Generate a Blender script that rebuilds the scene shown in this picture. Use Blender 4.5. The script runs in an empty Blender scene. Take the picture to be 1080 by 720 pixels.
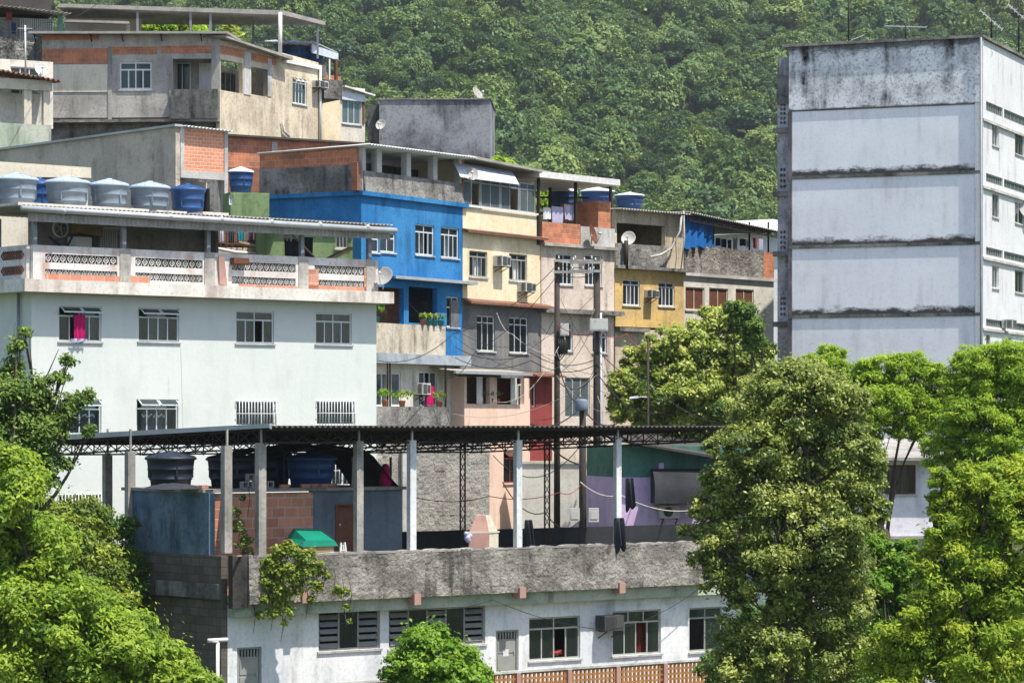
import bpy, math, random
import numpy as np
from mathutils import Vector, Matrix
random.seed(7); RNG = np.random.default_rng(11)
PI = math.pi; R = math.radians
SC = bpy.context.scene
C = SC.collection
# ------------------------------------------------------------------ camera, world, sun, exposure
F, CX, HY = 3200.0, 540.0, 450.0          # focal length in photo pixels, principal column, horizon row
cam_d = bpy.data.cameras.new('camera'); cam = bpy.data.objects.new('camera', cam_d); C.objects.link(cam)
cam.location = (0, 0, 0); cam.rotation_euler = (R(90), 0, 0)
cam_d.sensor_width = 36.0; cam_d.lens = 36.0 * F / 1080.0; cam_d.shift_y = 90.0 / 1080.0
cam_d.clip_start = 1.0; cam_d.clip_end = 6000.0
SC.camera = cam
SUN_EL = 65.0
sun_h = Vector((0.829, -0.559)).normalized()          # horizontal direction towards the sun
sun_dir = Vector((sun_h.x * math.cos(R(SUN_EL)), sun_h.y * math.cos(R(SUN_EL)), math.sin(R(SUN_EL))))
world = bpy.data.worlds.new('World'); SC.world = world; world.use_nodes = True
wn = world.node_tree.nodes; wl = world.node_tree.links
bg = wn.get('Background') or wn.new('ShaderNodeBackground')
sky = wn.new('ShaderNodeTexSky'); sky.sky_type = 'NISHITA'; sky.sun_disc = False
sky.sun_elevation = R(SUN_EL); sky.sun_rotation = math.atan2(sun_h.x, sun_h.y)
sky.air_density = 1.0; sky.dust_density = 1.5; sky.ozone_density = 1.0
wl.new(sky.outputs[0], bg.inputs[0]); bg.inputs[1].default_value = 0.14
sl = bpy.data.lights.new('sun', 'SUN'); sl.energy = 5.0; sl.angle = R(0.53); sl.color = (1.0, 0.945, 0.85)
so = bpy.data.objects.new('sun', sl); C.objects.link(so)
so.rotation_euler = sun_dir.to_track_quat('Z', 'Y').to_euler(); so.location = (60, -20, 120)
SC.view_settings.view_transform = 'Standard'; SC.view_settings.look = 'None'
SC.view_settings.exposure = 0.62; SC.view_settings.gamma = 1.0
SC.render.resolution_x = 1024; SC.render.resolution_y = 682

# ------------------------------------------------------------------ materials
def lin(c):
    if isinstance(c, str):
        c = [int(c[i:i+2], 16) / 255 for i in (0, 2, 4)]
        c = [(x / 12.92 if x <= .04045 else ((x + .055) / 1.055) ** 2.4) for x in c]
    return tuple(c) + (1.0,) if len(c) == 3 else tuple(c)
MATS = {}
class NT:
    def __init__(s, name):
        s.m = bpy.data.materials.new(name); s.m.use_nodes = True
        s.t = s.m.node_tree; s.n = s.t.nodes; s.l = s.t.links
        s.b = s.n['Principled BSDF']
        s.tc = s.n.new('ShaderNodeTexCoord')
    def new(s, ty, **kw):
        n = s.n.new(ty)
        for k, v in kw.items():
            if k in n.inputs.keys(): n.inputs[k].default_value = v
            else: setattr(n, k, v)
        return n
    def link(s, a, b): s.l.new(a, b)
    def mapping(s, scale=(1, 1, 1), loc=(0, 0, 0), src=None):
        m = s.n.new('ShaderNodeMapping'); m.inputs['Scale'].default_value = scale; m.inputs['Location'].default_value = loc
        s.l.new(src or s.tc.outputs['Object'], m.inputs['Vector']); return m.outputs[0]
    def noise(s, scale, detail=6, rough=.6, vec=None):
        n = s.n.new('ShaderNodeTexNoise'); n.inputs['Scale'].default_value = scale
        n.inputs['Detail'].default_value = detail; n.inputs['Roughness'].default_value = rough
        s.l.new(vec or s.tc.outputs['Object'], n.inputs['Vector']); return n.outputs['Fac']
    def ramp(s, src, stops):
        r = s.n.new('ShaderNodeValToRGB'); e = r.color_ramp.elements
        while len(e) < len(stops): e.new(0.5)
        for q, (p, c) in zip(e, stops): q.position = p; q.color = lin(c) if not isinstance(c, (int, float)) else (c, c, c, 1)
        s.l.new(src, r.inputs[0]); return r.outputs[0]
    def mix(s, fac, a, b, mode='MIX'):
        m = s.n.new('ShaderNodeMix'); m.data_type = 'RGBA'; m.blend_type = mode
        for sock, v in ((m.inputs[0], fac), (m.inputs[6], a), (m.inputs[7], b)):
            if hasattr(v, 'is_linked') or isinstance(v, bpy.types.NodeSocket): s.l.new(v, sock)
            elif isinstance(v, (int, float)): sock.default_value = v
            else: sock.default_value = lin(v)
        return m.outputs[2]
    def math(s, op, a, b=None, clamp=False):
        m = s.n.new('ShaderNodeMath'); m.operation = op; m.use_clamp = clamp
        for i, v in enumerate((a, b)):
            if v is None: continue
            if isinstance(v, bpy.types.NodeSocket): s.l.new(v, m.inputs[i])
            else: m.inputs[i].default_value = v
        return m.outputs[0]
    def bump(s, h, strength=.4, dist=.02):
        b = s.n.new('ShaderNodeBump'); b.inputs['Strength'].default_value = strength; b.inputs['Distance'].default_value = dist
        s.l.new(h, b.inputs['Height']); s.l.new(b.outputs[0], s.b.inputs['Normal'])
    def done(s, col, rough=.85, spec=.25, metal=0):
        if isinstance(col, bpy.types.NodeSocket): s.l.new(col, s.b.inputs['Base Color'])
        else: s.b.inputs['Base Color'].default_value = lin(col)
        s.b.inputs['Roughness'].default_value = rough; s.b.inputs['Specular IOR Level'].default_value = spec
        s.b.inputs['Metallic'].default_value = metal
        return s.m

def plaster(name, col, col2=None, stain='3a3733', amt=.35, bump=.35, bscale=14, bdist=.02, patch=.5, bands=(), bandh=.5, seed=None, streak=3.0, mold_amt=.9):
    """painted or bare render: large blotches, vertical run-off streaks, grain; mould growing up from given heights"""
    t = NT(name); sd = random.uniform(0, 50) if seed is None else seed
    v = t.mapping(loc=(sd, sd * .7, sd * 1.3))
    col2 = col2 or col
    n1 = t.noise(patch, 8, .65, v)
    base = t.mix(t.ramp(n1, [(.42, 0.0), (.56, 1.0)]), col, col2)
    vs = t.mapping((streak * .8, streak * .8, .3), (sd, 0, sd))
    n2 = t.noise(1.0, 9, .62, vs); n3 = t.noise(.7, 6, .65, v)
    k = t.math('MULTIPLY', t.ramp(n2, [(.47, 0.0), (.64, 1.0)]), t.ramp(n3, [(.44, .0), (.58, 1.0)]))
    base = t.mix(t.math('MULTIPLY', k, amt), base, stain)
    n4 = t.noise(9, 5, .7, v)
    base = t.mix(t.math('MULTIPLY', t.ramp(n4, [(.5, 0.0), (.72, 1.0)]), amt * .8), base, stain)
    if bands:
        sp = t.n.new('ShaderNodeSeparateXYZ'); t.link(t.tc.outputs['Object'], sp.inputs[0])
        nb = t.noise(1.5, 10, .8, t.mapping((1.0, 1.0, 2.5), (sd, sd, 0)))
        for z0, h, dirn in bands:
            d = t.math('MULTIPLY', t.math('SUBTRACT', sp.outputs['Z'], z0), dirn / h)
            inside = t.math('GREATER_THAN', d, -.05)
            f = t.math('SUBTRACT', t.math('MULTIPLY', nb, 1.9), t.math('ADD', d, .38))
            f = t.math('MULTIPLY', t.math('MULTIPLY', f, 3.0, True), inside)
            base = t.mix(t.math('MULTIPLY', f, mold_amt), base, '2b2a28')
    t.bump(t.math('ADD', t.noise(bscale, 6, .7, v), t.math('MULTIPLY', t.noise(bscale * .22, 3, .5, v), .8)), bump, bdist)
    return t.done(base, .9, .15)

def brickm(name, c1, c2, mortar, w=.30, h=.20, ms=.012, dirt=.3):
    t = NT(name)
    sp = t.n.new('ShaderNodeSeparateXYZ'); t.link(t.tc.outputs['Object'], sp.inputs[0])
    cb = t.n.new('ShaderNodeCombineXYZ'); t.link(t.math('ADD', sp.outputs['X'], sp.outputs['Y']), cb.inputs[0]); t.link(sp.outputs['Z'], cb.inputs[1])
    b = t.n.new('ShaderNodeTexBrick'); b.inputs['Scale'].default_value = 1; b.inputs['Brick Width'].default_value = w
    b.inputs['Row Height'].default_value = h; b.inputs['Mortar Size'].default_value = ms; b.inputs['Mortar Smooth'].default_value = .3
    b.inputs['Color1'].default_value = lin(c1); b.inputs['Color2'].default_value = lin(c2); b.inputs['Mortar'].default_value = lin(mortar)
    t.link(cb.outputs[0], b.inputs['Vector'])
    n = t.noise(1.3, 8, .7); c = t.mix(t.math('MULTIPLY', t.ramp(n, [(.42, 0.0), (.7, 1.0)]), dirt), b.outputs['Color'], '4b4238')
    n2 = t.noise(14, 4, .7); c = t.mix(t.math('MULTIPLY', t.ramp(n2, [(.4, 0.0), (.8, 1.0)]), .35), c, mortar)
    t.bump(t.math('SUBTRACT', t.math('MULTIPLY', n2, .4), b.outputs['Fac']), .6, .02)
    return t.done(c, .92, .1)

def plain(name, col, rough=.6, spec=.3, metal=0, var=.25, nscale=3.0, bump=0, dark=None):
    t = NT(name); n = t.noise(nscale, 7, .65)
    d = dark or tuple(x * (1 - var) for x in lin(col)[:3])
    c = t.mix(t.ramp(n, [(.3, 0.0), (.7, 1.0)]), d, lin(col)[:3])
    if bump: t.bump(t.noise(18, 5, .6), bump, .01)
    return t.done(c, rough, spec, metal)

def sheetm(name, col, rust='5a3a24', amt=.3, rough=.55, metal=.2):
    t = NT(name); n = t.noise(.9, 8, .7); n2 = t.noise(1, 6, .6, t.mapping((5, .5, 5)))
    c = t.mix(t.ramp(n2, [(.3, 0.0), (.7, 1.0)]), tuple(x * .72 for x in lin(col)[:3]), lin(col)[:3])
    c = t.mix(t.math('MULTIPLY', t.ramp(n, [(.48, 0.0), (.72, 1.0)]), amt), c, rust)
    return t.done(c, rough, .3, metal)

def glassm(name, tint=(.6, .66, .66), mixf=.06):
    t = NT(name); out = t.n['Material Output']
    tr = t.new('ShaderNodeBsdfTransparent'); tr.inputs[0].default_value = (*tint, 1)
    gl = t.new('ShaderNodeBsdfGlossy'); gl.inputs['Roughness'].default_value = .08; gl.inputs[0].default_value = (.75, .8, .82, 1)
    df = t.new('ShaderNodeBsdfDiffuse'); df.inputs[0].default_value = (.16, .2, .21, 1)
    fr = t.new('ShaderNodeFresnel'); fr.inputs[0].default_value = 1.5
    m1 = t.n.new('ShaderNodeMixShader'); m1.inputs[0].default_value = mixf; t.link(tr.outputs[0], m1.inputs[1]); t.link(df.outputs[0], m1.inputs[2])
    m2 = t.n.new('ShaderNodeMixShader'); t.link(t.math('MULTIPLY', fr.outputs[0], .8), m2.inputs[0]); t.link(m1.outputs[0], m2.inputs[1]); t.link(gl.outputs[0], m2.inputs[2])
    t.link(m2.outputs[0], out.inputs[0]); return t.m

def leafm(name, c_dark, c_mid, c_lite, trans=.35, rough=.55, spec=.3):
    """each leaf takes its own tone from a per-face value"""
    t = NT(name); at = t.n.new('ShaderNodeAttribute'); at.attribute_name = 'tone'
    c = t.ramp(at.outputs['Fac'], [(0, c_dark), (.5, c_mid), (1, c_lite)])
    t.done(c, rough, spec)
    tl = t.n.new('ShaderNodeBsdfTranslucent'); t.link(t.mix(.5, c, c_lite), tl.inputs[0])
    mx = t.n.new('ShaderNodeMixShader'); mx.inputs[0].default_value = trans
    t.link(t.b.outputs[0], mx.inputs[1]); t.link(tl.outputs[0], mx.inputs[2]); t.link(mx.outputs[0], t.n['Material Output'].inputs[0])
    return t.m

M = {}
M['white_wall'] = plaster('mint_white_paint', (.60, .635, .60), (.64, .665, .635), '8a8a7c', .13, .4, 8, .014, .3)
M['slab_white'] = plaster('slab_edge_white', (.72, .70, .64), (.64, .61, .55), '7a4a30', .5, .3)
M['low_white'] = plaster('old_white_wall', (.62, .645, .67), (.72, .73, .73), '5e5a52', .4, .4, 12, .015, .6)
M['rough'] = plaster('roughcast_grey', (.37, .34, .305), (.20, .185, .165), '1d1b17', .75, 1.0, 6, .11, 1.0)
M['rough_dark'] = plaster('roughcast_dirty', (.30, .29, .27), (.18, .17, .16), '1c1b19', .75, .9, 9, .06, .9)
M['block_old'] = brickm('old_block_wall', (.115, .105, .085), (.17, .155, .13), (.085, .08, .07), .42, .22, .01, .75)
M['conc'] = plaster('concrete', (.42, .395, .36), (.28, .265, .245), '2a2723', .5, .5, 12, .02)
M['conc_lt'] = plaster('concrete_light', (.56, .55, .53), (.42, .41, .39), '33302c', .45, .45)
M['conc_dk'] = plaster('concrete_mouldy', (.27, .26, .24), (.13, .13, .12), '111110', .8, .5)
M['blue'] = plaster('bright_blue_paint', (.024, .16, .38), (.045, .215, .46), '14304c', .45, .35, 12, .02, .6)
M['blue_dull'] = plaster('faded_blue_paint', (.17, .225, .27), (.09, .15, .215), '1b2530', .6, .35)
M['slate'] = plaster('slate_paint', (.13, .16, .20), (.10, .125, .155), '20242a', .3, .3)
M['black_wall'] = plaster('black_paint', (.035, .037, .042), (.025, .026, .03), '0b0b0b', .3, .3)
M['cream'] = plaster('cream_paint', (.80, .69, .49), (.72, .60, .41), '7a6648', .4, .3, 12, .02, .5)
M['dgrey'] = plaster('dark_grey_paint', (.12, .125, .14), (.215, .21, .205), '55524c', .5, .5, 12, .02, .7)
M['beige'] = plaster('pinkish_beige_render', (.68, .58, .50), (.58, .49, .42), '4d443c', .6, .4)
M['beige2'] = plaster('sandy_render', (.68, .59, .44), (.52, .44, .33), '3f382f', .6, .5)
M['yellow'] = plaster('ochre_yellow_paint', (.70, .48, .18), (.58, .41, .18), '4a3c24', .55, .35, 12, .02, .6)
M['pink'] = plaster('pale_pink_paint', (.72, .53, .47), (.68, .48, .42), '6d5048', .3, .25)
M['peach'] = plaster('peach_paint', (.76, .56, .46), (.72, .52, .42), '6d5048', .2, .2)
M['redwall'] = plaster('dark_red_paint', (.30, .065, .06), (.25, .055, .05), '2a1010', .3, .2)
M['green'] = plaster('moss_green_paint', (.15, .22, .10), (.20, .28, .14), '20301a', .6, .3)
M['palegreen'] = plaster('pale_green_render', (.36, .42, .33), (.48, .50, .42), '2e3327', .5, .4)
M['purple'] = plaster('lilac_paint', (.62, .47, .70), (.55, .41, .63), '4a3a5a', .3, .2)
M['teal'] = plaster('teal_green_paint', (.10, .22, .17), (.08, .18, .14), '0f2019', .4, .2)
M['lilac_white'] = plaster('lilac_white_paint', (.66, .63, .72), (.72, .70, .76), '5a5660', .3, .3)
M['offwhite'] = plaster('offwhite_render', (.72, .68, .60), (.60, .57, .50), '504a40', .5, .35)
M['ivory'] = plaster('ivory_render', (.68, .62, .50), (.60, .55, .45), '5a5040', .35, .3)
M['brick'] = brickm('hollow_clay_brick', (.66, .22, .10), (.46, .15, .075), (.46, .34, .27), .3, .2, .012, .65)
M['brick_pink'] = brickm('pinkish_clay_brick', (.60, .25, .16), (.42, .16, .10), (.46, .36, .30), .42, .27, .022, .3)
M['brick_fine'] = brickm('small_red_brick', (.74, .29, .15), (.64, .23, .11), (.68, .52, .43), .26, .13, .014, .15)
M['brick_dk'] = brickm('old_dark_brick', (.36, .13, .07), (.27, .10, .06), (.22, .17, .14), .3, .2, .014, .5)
M['tower_side'] = plaster('tower_white_paint', (.66, .665, .67), (.62, .62, .63), '5e5c58', .35, .15)
M['steel_dk'] = plain('dark_rusty_steel', (.045, .035, .03), .7, .2, .3)
M['steel'] = plain('grey_painted_steel', (.22, .24, .27), .5, .4, .2)
M['steel_lt'] = plain('galvanised_steel', (.48, .50, .52), .45, .4, .3)
M['alu'] = plain('aluminium_frame', (.62, .66, .67), .45, .4, 0, .15)
M['frame_w'] = plain('white_frame', (.72, .73, .72), .5, .4, 0, .1)
M['frame_g'] = plain('grey_green_frame', (.30, .31, .28), .6, .3, 0, .2)
M['frame_l'] = plain('light_grey_green_frame', (.40, .41, .37), .6, .3, 0, .2)
M['slat'] = plain('grey_glass_slats', (.17, .17, .155), .4, .5, 0, .3)
M['frame_d'] = plain('dark_frame', (.05, .05, .05), .6, .3, 0, .2)
M['wood'] = plain('brown_wood', (.17, .07, .04), .7, .2, 0, .4, 6)
M['wood_lt'] = plain('weathered_board', (.38, .27, .15), .8, .2, 0, .4, 5)
M['pole'] = plain('dark_pole_wood', (.065, .055, .048), .85, .15, 0, .4, 5, .5)
M['pole_c'] = plain('concrete_pole', (.36, .35, .33), .85, .15, 0, .3, 5, .3)
M['roof_sheet'] = sheetm('fibre_cement_sheet', (.38, .36, .33), '2a241f', .6, .9, 0)
M['roof_dark'] = sheetm('dark_metal_sheet', (.07, .062, .058), '2a1d15', .5, .8, .0)
M['roof_metal'] = sheetm('metal_sheet', (.50, .51, .52), '5a4636', .3, .5, .2)
M['roof_white'] = sheetm('white_sheet', (.76, .75, .73), '6a6258', .2, .6, 0)
M['awning'] = sheetm('blue_white_awning', (.62, .68, .76), '55606a', .2, .5, 0)
M['tile'] = brickm('clay_roof_tile', (.30, .13, .09), (.22, .10, .07), (.12, .07, .05), .2, .3, .02, .6)
M['glass'] = glassm('window_glass'); M['glass_lt'] = glassm('milky_glass', (.6, .7, .7), .55)
M['glass_teal'] = glassm('teal_glass', (.2, .7, .66), .5)
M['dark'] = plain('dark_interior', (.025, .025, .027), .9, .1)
M['curtain'] = plain('pale_curtain', (.60, .60, .62), .9, .1, 0, .12)
M['curtain_b'] = plain('blue_grey_curtain', (.36, .42, .48), .9, .1, 0, .12)
M['curtain_t'] = plain('teal_curtain', (.22, .62, .60), .9, .1, 0, .12)
M['curtain_r'] = plain('red_brown_curtain', (.10, .022, .015), .9, .1, 0, .2)
M['tank_g'] = plain('grey_tank_plastic', (.20, .25, .31), .6, .3, 0, .4, 2.5)
M['tank_b'] = plain('blue_tank_plastic', (.02, .075, .22), .45, .4, 0, .25, 2)
M['tank_k'] = plain('black_blue_tank_plastic', (.018, .025, .04), .5, .4, 0, .25, 2)
M['lid_g'] = plain('pale_blue_lid', (.36, .45, .57), .6, .3, 0, .15, 2)
M['lid_w'] = plain('whitish_lid', (.66, .70, .74), .6, .3, 0, .15, 2)
M['tarp_blue'] = plain('blue_tarpaulin', (.015, .16, .50), .5, .35, 0, .3, 2)
M['tarp_k'] = plain('black_tarpaulin', (.02, .02, .022), .5, .4, 0, .3, 3)
M['tarp_green'] = plain('green_tarpaulin', (.0, .22, .14), .45, .4, 0, .3, 3)
M['cloth_w'] = plain('white_cloth', (.70, .70, .72), .9, .1); M['cloth_l'] = plain('lilac_cloth', (.45, .45, .62), .9, .1)
M['cloth_m'] = plain('magenta_cloth', (.50, .015, .13), .9, .1); M['cloth_k'] = plain('dark_cloth', (.04, .045, .055), .9, .1)
M['cloth_t'] = plain('teal_cloth', (.03, .25, .28), .9, .1); M['cloth_b'] = plain('navy_cloth', (.04, .06, .16), .9, .1)
M['cloth_r'] = plain('red_cloth', (.30, .06, .05), .9, .1)
M['dish'] = plain('grey_dish', (.38, .37, .36), .6, .3); M['pvc'] = plain('white_pipe', (.68, .67, .63), .5, .3, 0, .15)
M['pinkpost'] = plain('pink_paint', (.46, .27, .23), .8, .2); M['bark'] = plain('bark', (.10, .085, .065), .9, .1, 0, .5, 6, .6)
M['ac'] = plain('ac_casing', (.58, .57, .53), .6, .3, 0, .15); M['ac_dk'] = plain('ac_grille', (.07, .07, .07), .6, .3)
M['pot'] = plain('terracotta_pot', (.36, .14, .08), .85, .2); M['pot_t'] = plain('teal_pot', (.03, .22, .20), .6, .3)
M['wire'] = plain('black_cable', (.02, .02, .02), .6, .3); M['wire_lt'] = plain('pale_cable', (.5, .46, .42), .6, .3)
M['rope_r'] = plain('red_white_cable', (.5, .12, .10), .6, .3, 0, .5, 3)
M['mould_shade'] = plaster('mould_shade_render', (.10, .095, .085), (.05, .048, .045), '0c0c0b', .7, .6)  # near-black render: mould, with shade put into the colour as well
M['warm_grey'] = plaster('warm_grey_render', (.50, .465, .42), (.37, .345, .32), '3a352f', .5, .5, 10, .03, .5)
M['lattice'] = plain('terracotta_lattice', (.40, .19, .07), .85, .2, 0, .3, 4)
L = {}
L['left'] = leafm('leaf_bright', (.07, .14, .012), (.18, .30, .022), (.38, .48, .045), .4)
L['sparse'] = leafm('leaf_mid', (.05, .10, .018), (.12, .21, .035), (.26, .36, .07), .4)
L['vine'] = leafm('leaf_vine', (.05, .10, .015), (.16, .25, .028), (.42, .46, .07), .4)
L['vine_dk'] = leafm('leaf_ivy_dark', (.04, .09, .018), (.09, .19, .03), (.18, .30, .05))
L['big'] = leafm('leaf_olive', (.045, .085, .016), (.17, .245, .035), (.44, .48, .12), .4, .45, .4)
L['mango'] = leafm('leaf_mango', (.06, .12, .016), (.24, .33, .035), (.54, .57, .14), .4, .45, .4)
L['light'] = leafm('leaf_light', (.10, .20, .015), (.28, .44, .03), (.45, .58, .06), .5)
L['yel'] = leafm('leaf_yellowgreen', (.08, .16, .014), (.25, .39, .028), (.50, .57, .06), .5)
L['bush'] = leafm('leaf_bush', (.05, .13, .012), (.16, .31, .02), (.30, .45, .045), .4)
L['hill'] = leafm('leaf_forest', (.022, .06, .022), (.072, .145, .034), (.20, .275, .06), .22)

# ------------------------------------------------------------------ mesh builder and frames
class Frame:
    """a vertical facade: passes through photo column px at distance Y, runs at angle th from the view axis; local x right, y inward"""
    def __init__(s, px, Y, th, zb=-9.0):
        s.o = Vector(((px - CX) / F * Y, Y)); a = R(th); s.th = th
        s.d = Vector((math.sin(a), math.cos(a))); s.i = Vector((-math.cos(a), math.sin(a))); s.zb = zb
        s.mat = Matrix.Translation((s.o.x, s.o.y, zb)) @ Matrix.Rotation(R(90 - th), 4, 'Z')
    def U(s, px, y=0):
        k = (px - CX) / F; p = s.o + s.i * y
        return (k * p.y - p.x) / (s.d.x - k * s.d.y)
    def V(s, px, u=0):
        k = (px - CX) / F; p = s.o + s.d * u
        return (k * p.y - p.x) / (s.i.x - k * s.i.y)
    def Z(s, px, py, y=0):
        Y = (s.o + s.d * s.U(px, y) + s.i * y).y
        return (HY - py) / F * Y - s.zb
    def Zu(s, u, py, y=0): return (HY - py) / F * (s.o + s.d * u + s.i * y).y - s.zb
    def W(s, px, py, y=0):
        u = s.U(px, y); p = s.o + s.d * u + s.i * y
        return Vector((p.x, p.y, s.Z(px, py, y) + s.zb))
    def L(s, u, y, z):
        p = s.o + s.d * u + s.i * y; return Vector((p.x, p.y, z + s.zb))
WORLD = Frame(CX, 0.001, 90, 0.0); WORLD.mat = Matrix.Identity(4)
def at(px, py, Y): return Vector(((px - CX) / F * Y, Y, (HY - py) / F * Y))

class MB:
    def __init__(s): s.v = []; s.f = []; s.sm = []
    def add(s, vs, fs, smooth=False):
        b = len(s.v); s.v += [tuple(p) for p in vs]; s.f += [tuple(b + i for i in f) for f in fs]; s.sm += [smooth] * len(fs); return s
    def box(s, x0, x1, y0, y1, z0, z1):
        if x0 > x1: x0, x1 = x1, x0
        if y0 > y1: y0, y1 = y1, y0
        if z0 > z1: z0, z1 = z1, z0
        return s.add([(x0,y0,z0),(x1,y0,z0),(x1,y1,z0),(x0,y1,z0),(x0,y0,z1),(x1,y0,z1),(x1,y1,z1),(x0,y1,z1)],
                     [(0,3,2,1),(4,5,6,7),(0,1,5,4),(1,2,6,5),(2,3,7,6),(3,0,4,7)])
    def hexa(s, p): return s.add(p, [(0,3,2,1),(4,5,6,7),(0,1,5,4),(1,2,6,5),(2,3,7,6),(3,0,4,7)])
    def slab(s, quad, th):
        """quad of 4 points (front-left, front-right, back-right, back-left), thickened upward"""
        q = [Vector(p) for p in quad]
        return s.hexa([*q, *[p + Vector((0, 0, th)) for p in q]])
    def prism_y(s, poly, y0, y1):
        n = len(poly); vs = [(x, y0, z) for x, z in poly] + [(x, y1, z) for x, z in poly]
        return s.add(vs, [tuple(range(n)), tuple(range(2*n-1, n-1, -1))] + [(i, i+n, (i+1) % n + n, (i+1) % n) for i in range(n)])
    def prism_x(s, poly, x0, x1):
        n = len(poly); vs = [(x0, y, z) for y, z in poly] + [(x1, y, z) for y, z in poly]
        return s.add(vs, [tuple(range(n-1, -1, -1)), tuple(range(n, 2*n))] + [(i, (i+1) % n, (i+1) % n + n, i+n) for i in range(n)])
    def bar(s, a, b, w, h=None):
        a = Vector(a); b = Vector(b); h = h or w; d = (b - a).normalized()
        up = Vector((0, 0, 1)) if abs(d.z) < .9 else Vector((0, 1, 0))
        x = d.cross(up).normalized() * w / 2; y = x.cross(d).normalized() * h / 2
        return s.hexa([a-x-y, a+x-y, a+x+y, a-x+y, b-x-y, b+x-y, b+x+y, b-x+y])
    def tube(s, pts, r, n=7, r2=None):
        pts = [Vector(p) for p in pts]; m = len(pts); vs = []; fs = []
        for i, p in enumerate(pts):
            d = (pts[min(i+1, m-1)] - pts[max(i-1, 0)]).normalized()
            up = Vector((0, 0, 1)) if abs(d.z) < .95 else Vector((0, 1, 0))
            x = d.cross(up).normalized(); y = x.cross(d)
            rr = r[i] if isinstance(r, (list, tuple)) else (r if r2 is None else r + (r2 - r) * i / (m - 1))
            vs += [p + x * rr * math.cos(2*PI*k/n) + y * rr * math.sin(2*PI*k/n) for k in range(n)]
        for i in range(m - 1):
            for k in range(n): fs.append((i*n+k, i*n+(k+1) % n, (i+1)*n+(k+1) % n, (i+1)*n+k))
        fs += [tuple(range(n-1, -1, -1)), tuple((m-1)*n + k for k in range(n))]
        return s.add(vs, fs, True)
    def lathe(s, prof, n=32, c=(0, 0, 0)):
        vs = []; fs = []
        for r, z in prof: vs += [(c[0] + r*math.cos(2*PI*k/n), c[1] + r*math.sin(2*PI*k/n), c[2] + z) for k in range(n)]
        for i in range(len(prof)-1):
            for k in range(n): fs.append((i*n+k, i*n+(k+1) % n, (i+1)*n+(k+1) % n, (i+1)*n+k))
        return s.add(vs, fs, True)
    def corr(s, FL, FR, BR, BL, pitch=.18, amp=.03, th=.012, seg=6):
        """corrugated sheet, waves running front to back"""
        FL, FR, BR, BL = map(Vector, (FL, FR, BR, BL)); n = max(2, int((FR - FL).length / pitch * seg)); vs = []; fs = []
        for i in range(n + 1):
            t = i / n; w = math.sin(2*PI*i/seg) * amp
            for P in (FL.lerp(FR, t), BL.lerp(BR, t)):
                vs += [P + Vector((0, 0, w)), P + Vector((0, 0, w + th))]
        for i in range(n):
            a = 4*i; b = a + 4
            fs += [(a, a+2, b+2, b), (a+1, b+1, b+3, a+3), (a, b, b+1, a+1), (a+2, a+3, b+3, b+2)]
        fs += [(0, 1, 3, 2), (4*n, 4*n+2, 4*n+3, 4*n+1)]
        return s.add(vs, fs, True)
    def cloth(s, u0, u1, y, z0, z1, amp=.04, waves=3, nz=6, ph=0, ragged=0, taper=0, skew=0):
        n = 24; vs = []; fs = []
        for j in range(nz + 1):
            t = j / nz; z = z1 + (z0 - z1) * t
            for i in range(n + 1):
                q = i / n; c = (q - .5) * (1 - taper * t) + .5
                vs.append((u0 + (u1-u0) * c + skew * t, y + amp * t ** .5 * math.sin(2*PI*waves*q + ph + t), z - (ragged * (math.sin(7*q + ph) + math.sin(17*q)) * t)))
        for j in range(nz):
            for i in range(n): a = j*(n+1)+i; fs.append((a, a+1, a+n+2, a+n+1))
        m = len(vs); vs += [(x, yy + .012, z) for x, yy, z in vs]
        fs += [tuple(m + k for k in reversed(f)) for f in fs]
        return s.add(vs, fs, True)
    def build(s, name, mat, fr=None, parent=None, absz=False):
        """link as ONE mesh object, in the frame of a facade, optionally as a child"""
        me = bpy.data.meshes.new(name); me.from_pydata(s.v, [], s.f); me.update()
        if any(s.sm): me.polygons.foreach_set('use_smooth', s.sm)
        me.materials.append(M[mat] if isinstance(mat, str) else mat)
        o = bpy.data.objects.new(name, me); C.objects.link(o); place(o, fr or WORLD, parent); return o
def place(o, fr, parent=None):
    m = fr.mat if isinstance(fr, Frame) else fr
    if parent is not None:
        o.parent = parent; o.matrix_basis = WM[parent.name].inverted() @ m
    else: o.matrix_basis = m
    WM[o.name] = m.copy()
    if parent is not None: TREE.setdefault(parent.name, []).append(o)
WM = {}; TREE = {}
def tag(o, label=None, cat=None, group=None, kind=None):
    if label: o['label'] = label
    if cat: o['category'] = cat
    if group: o['group'] = group
    if kind: o['kind'] = kind
    return o
def thing(name, label, cat, fr=None, group=None):
    o = bpy.data.objects.new(name, None); C.objects.link(o); o.empty_display_size = .3; place(o, fr or WORLD)
    return tag(o, label, cat, group)
def copy_tree(o, mat, label=None, group=None):
    kids = [c for c in TREE.get(o.name, [])]
    c = o.copy(); C.objects.link(c); c.matrix_basis = mat
    if label: c['label'] = label
    if group: c['group'] = group
    for k in kids:
        d = k.copy(); C.objects.link(d); d.parent = c; d.matrix_basis = k.matrix_basis.copy()
    return c
def loc_mat(p, rz=0, s=1): return Matrix.Translation(p) @ Matrix.Rotation(rz, 4, 'Z') @ Matrix.Scale(s, 4)

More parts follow.
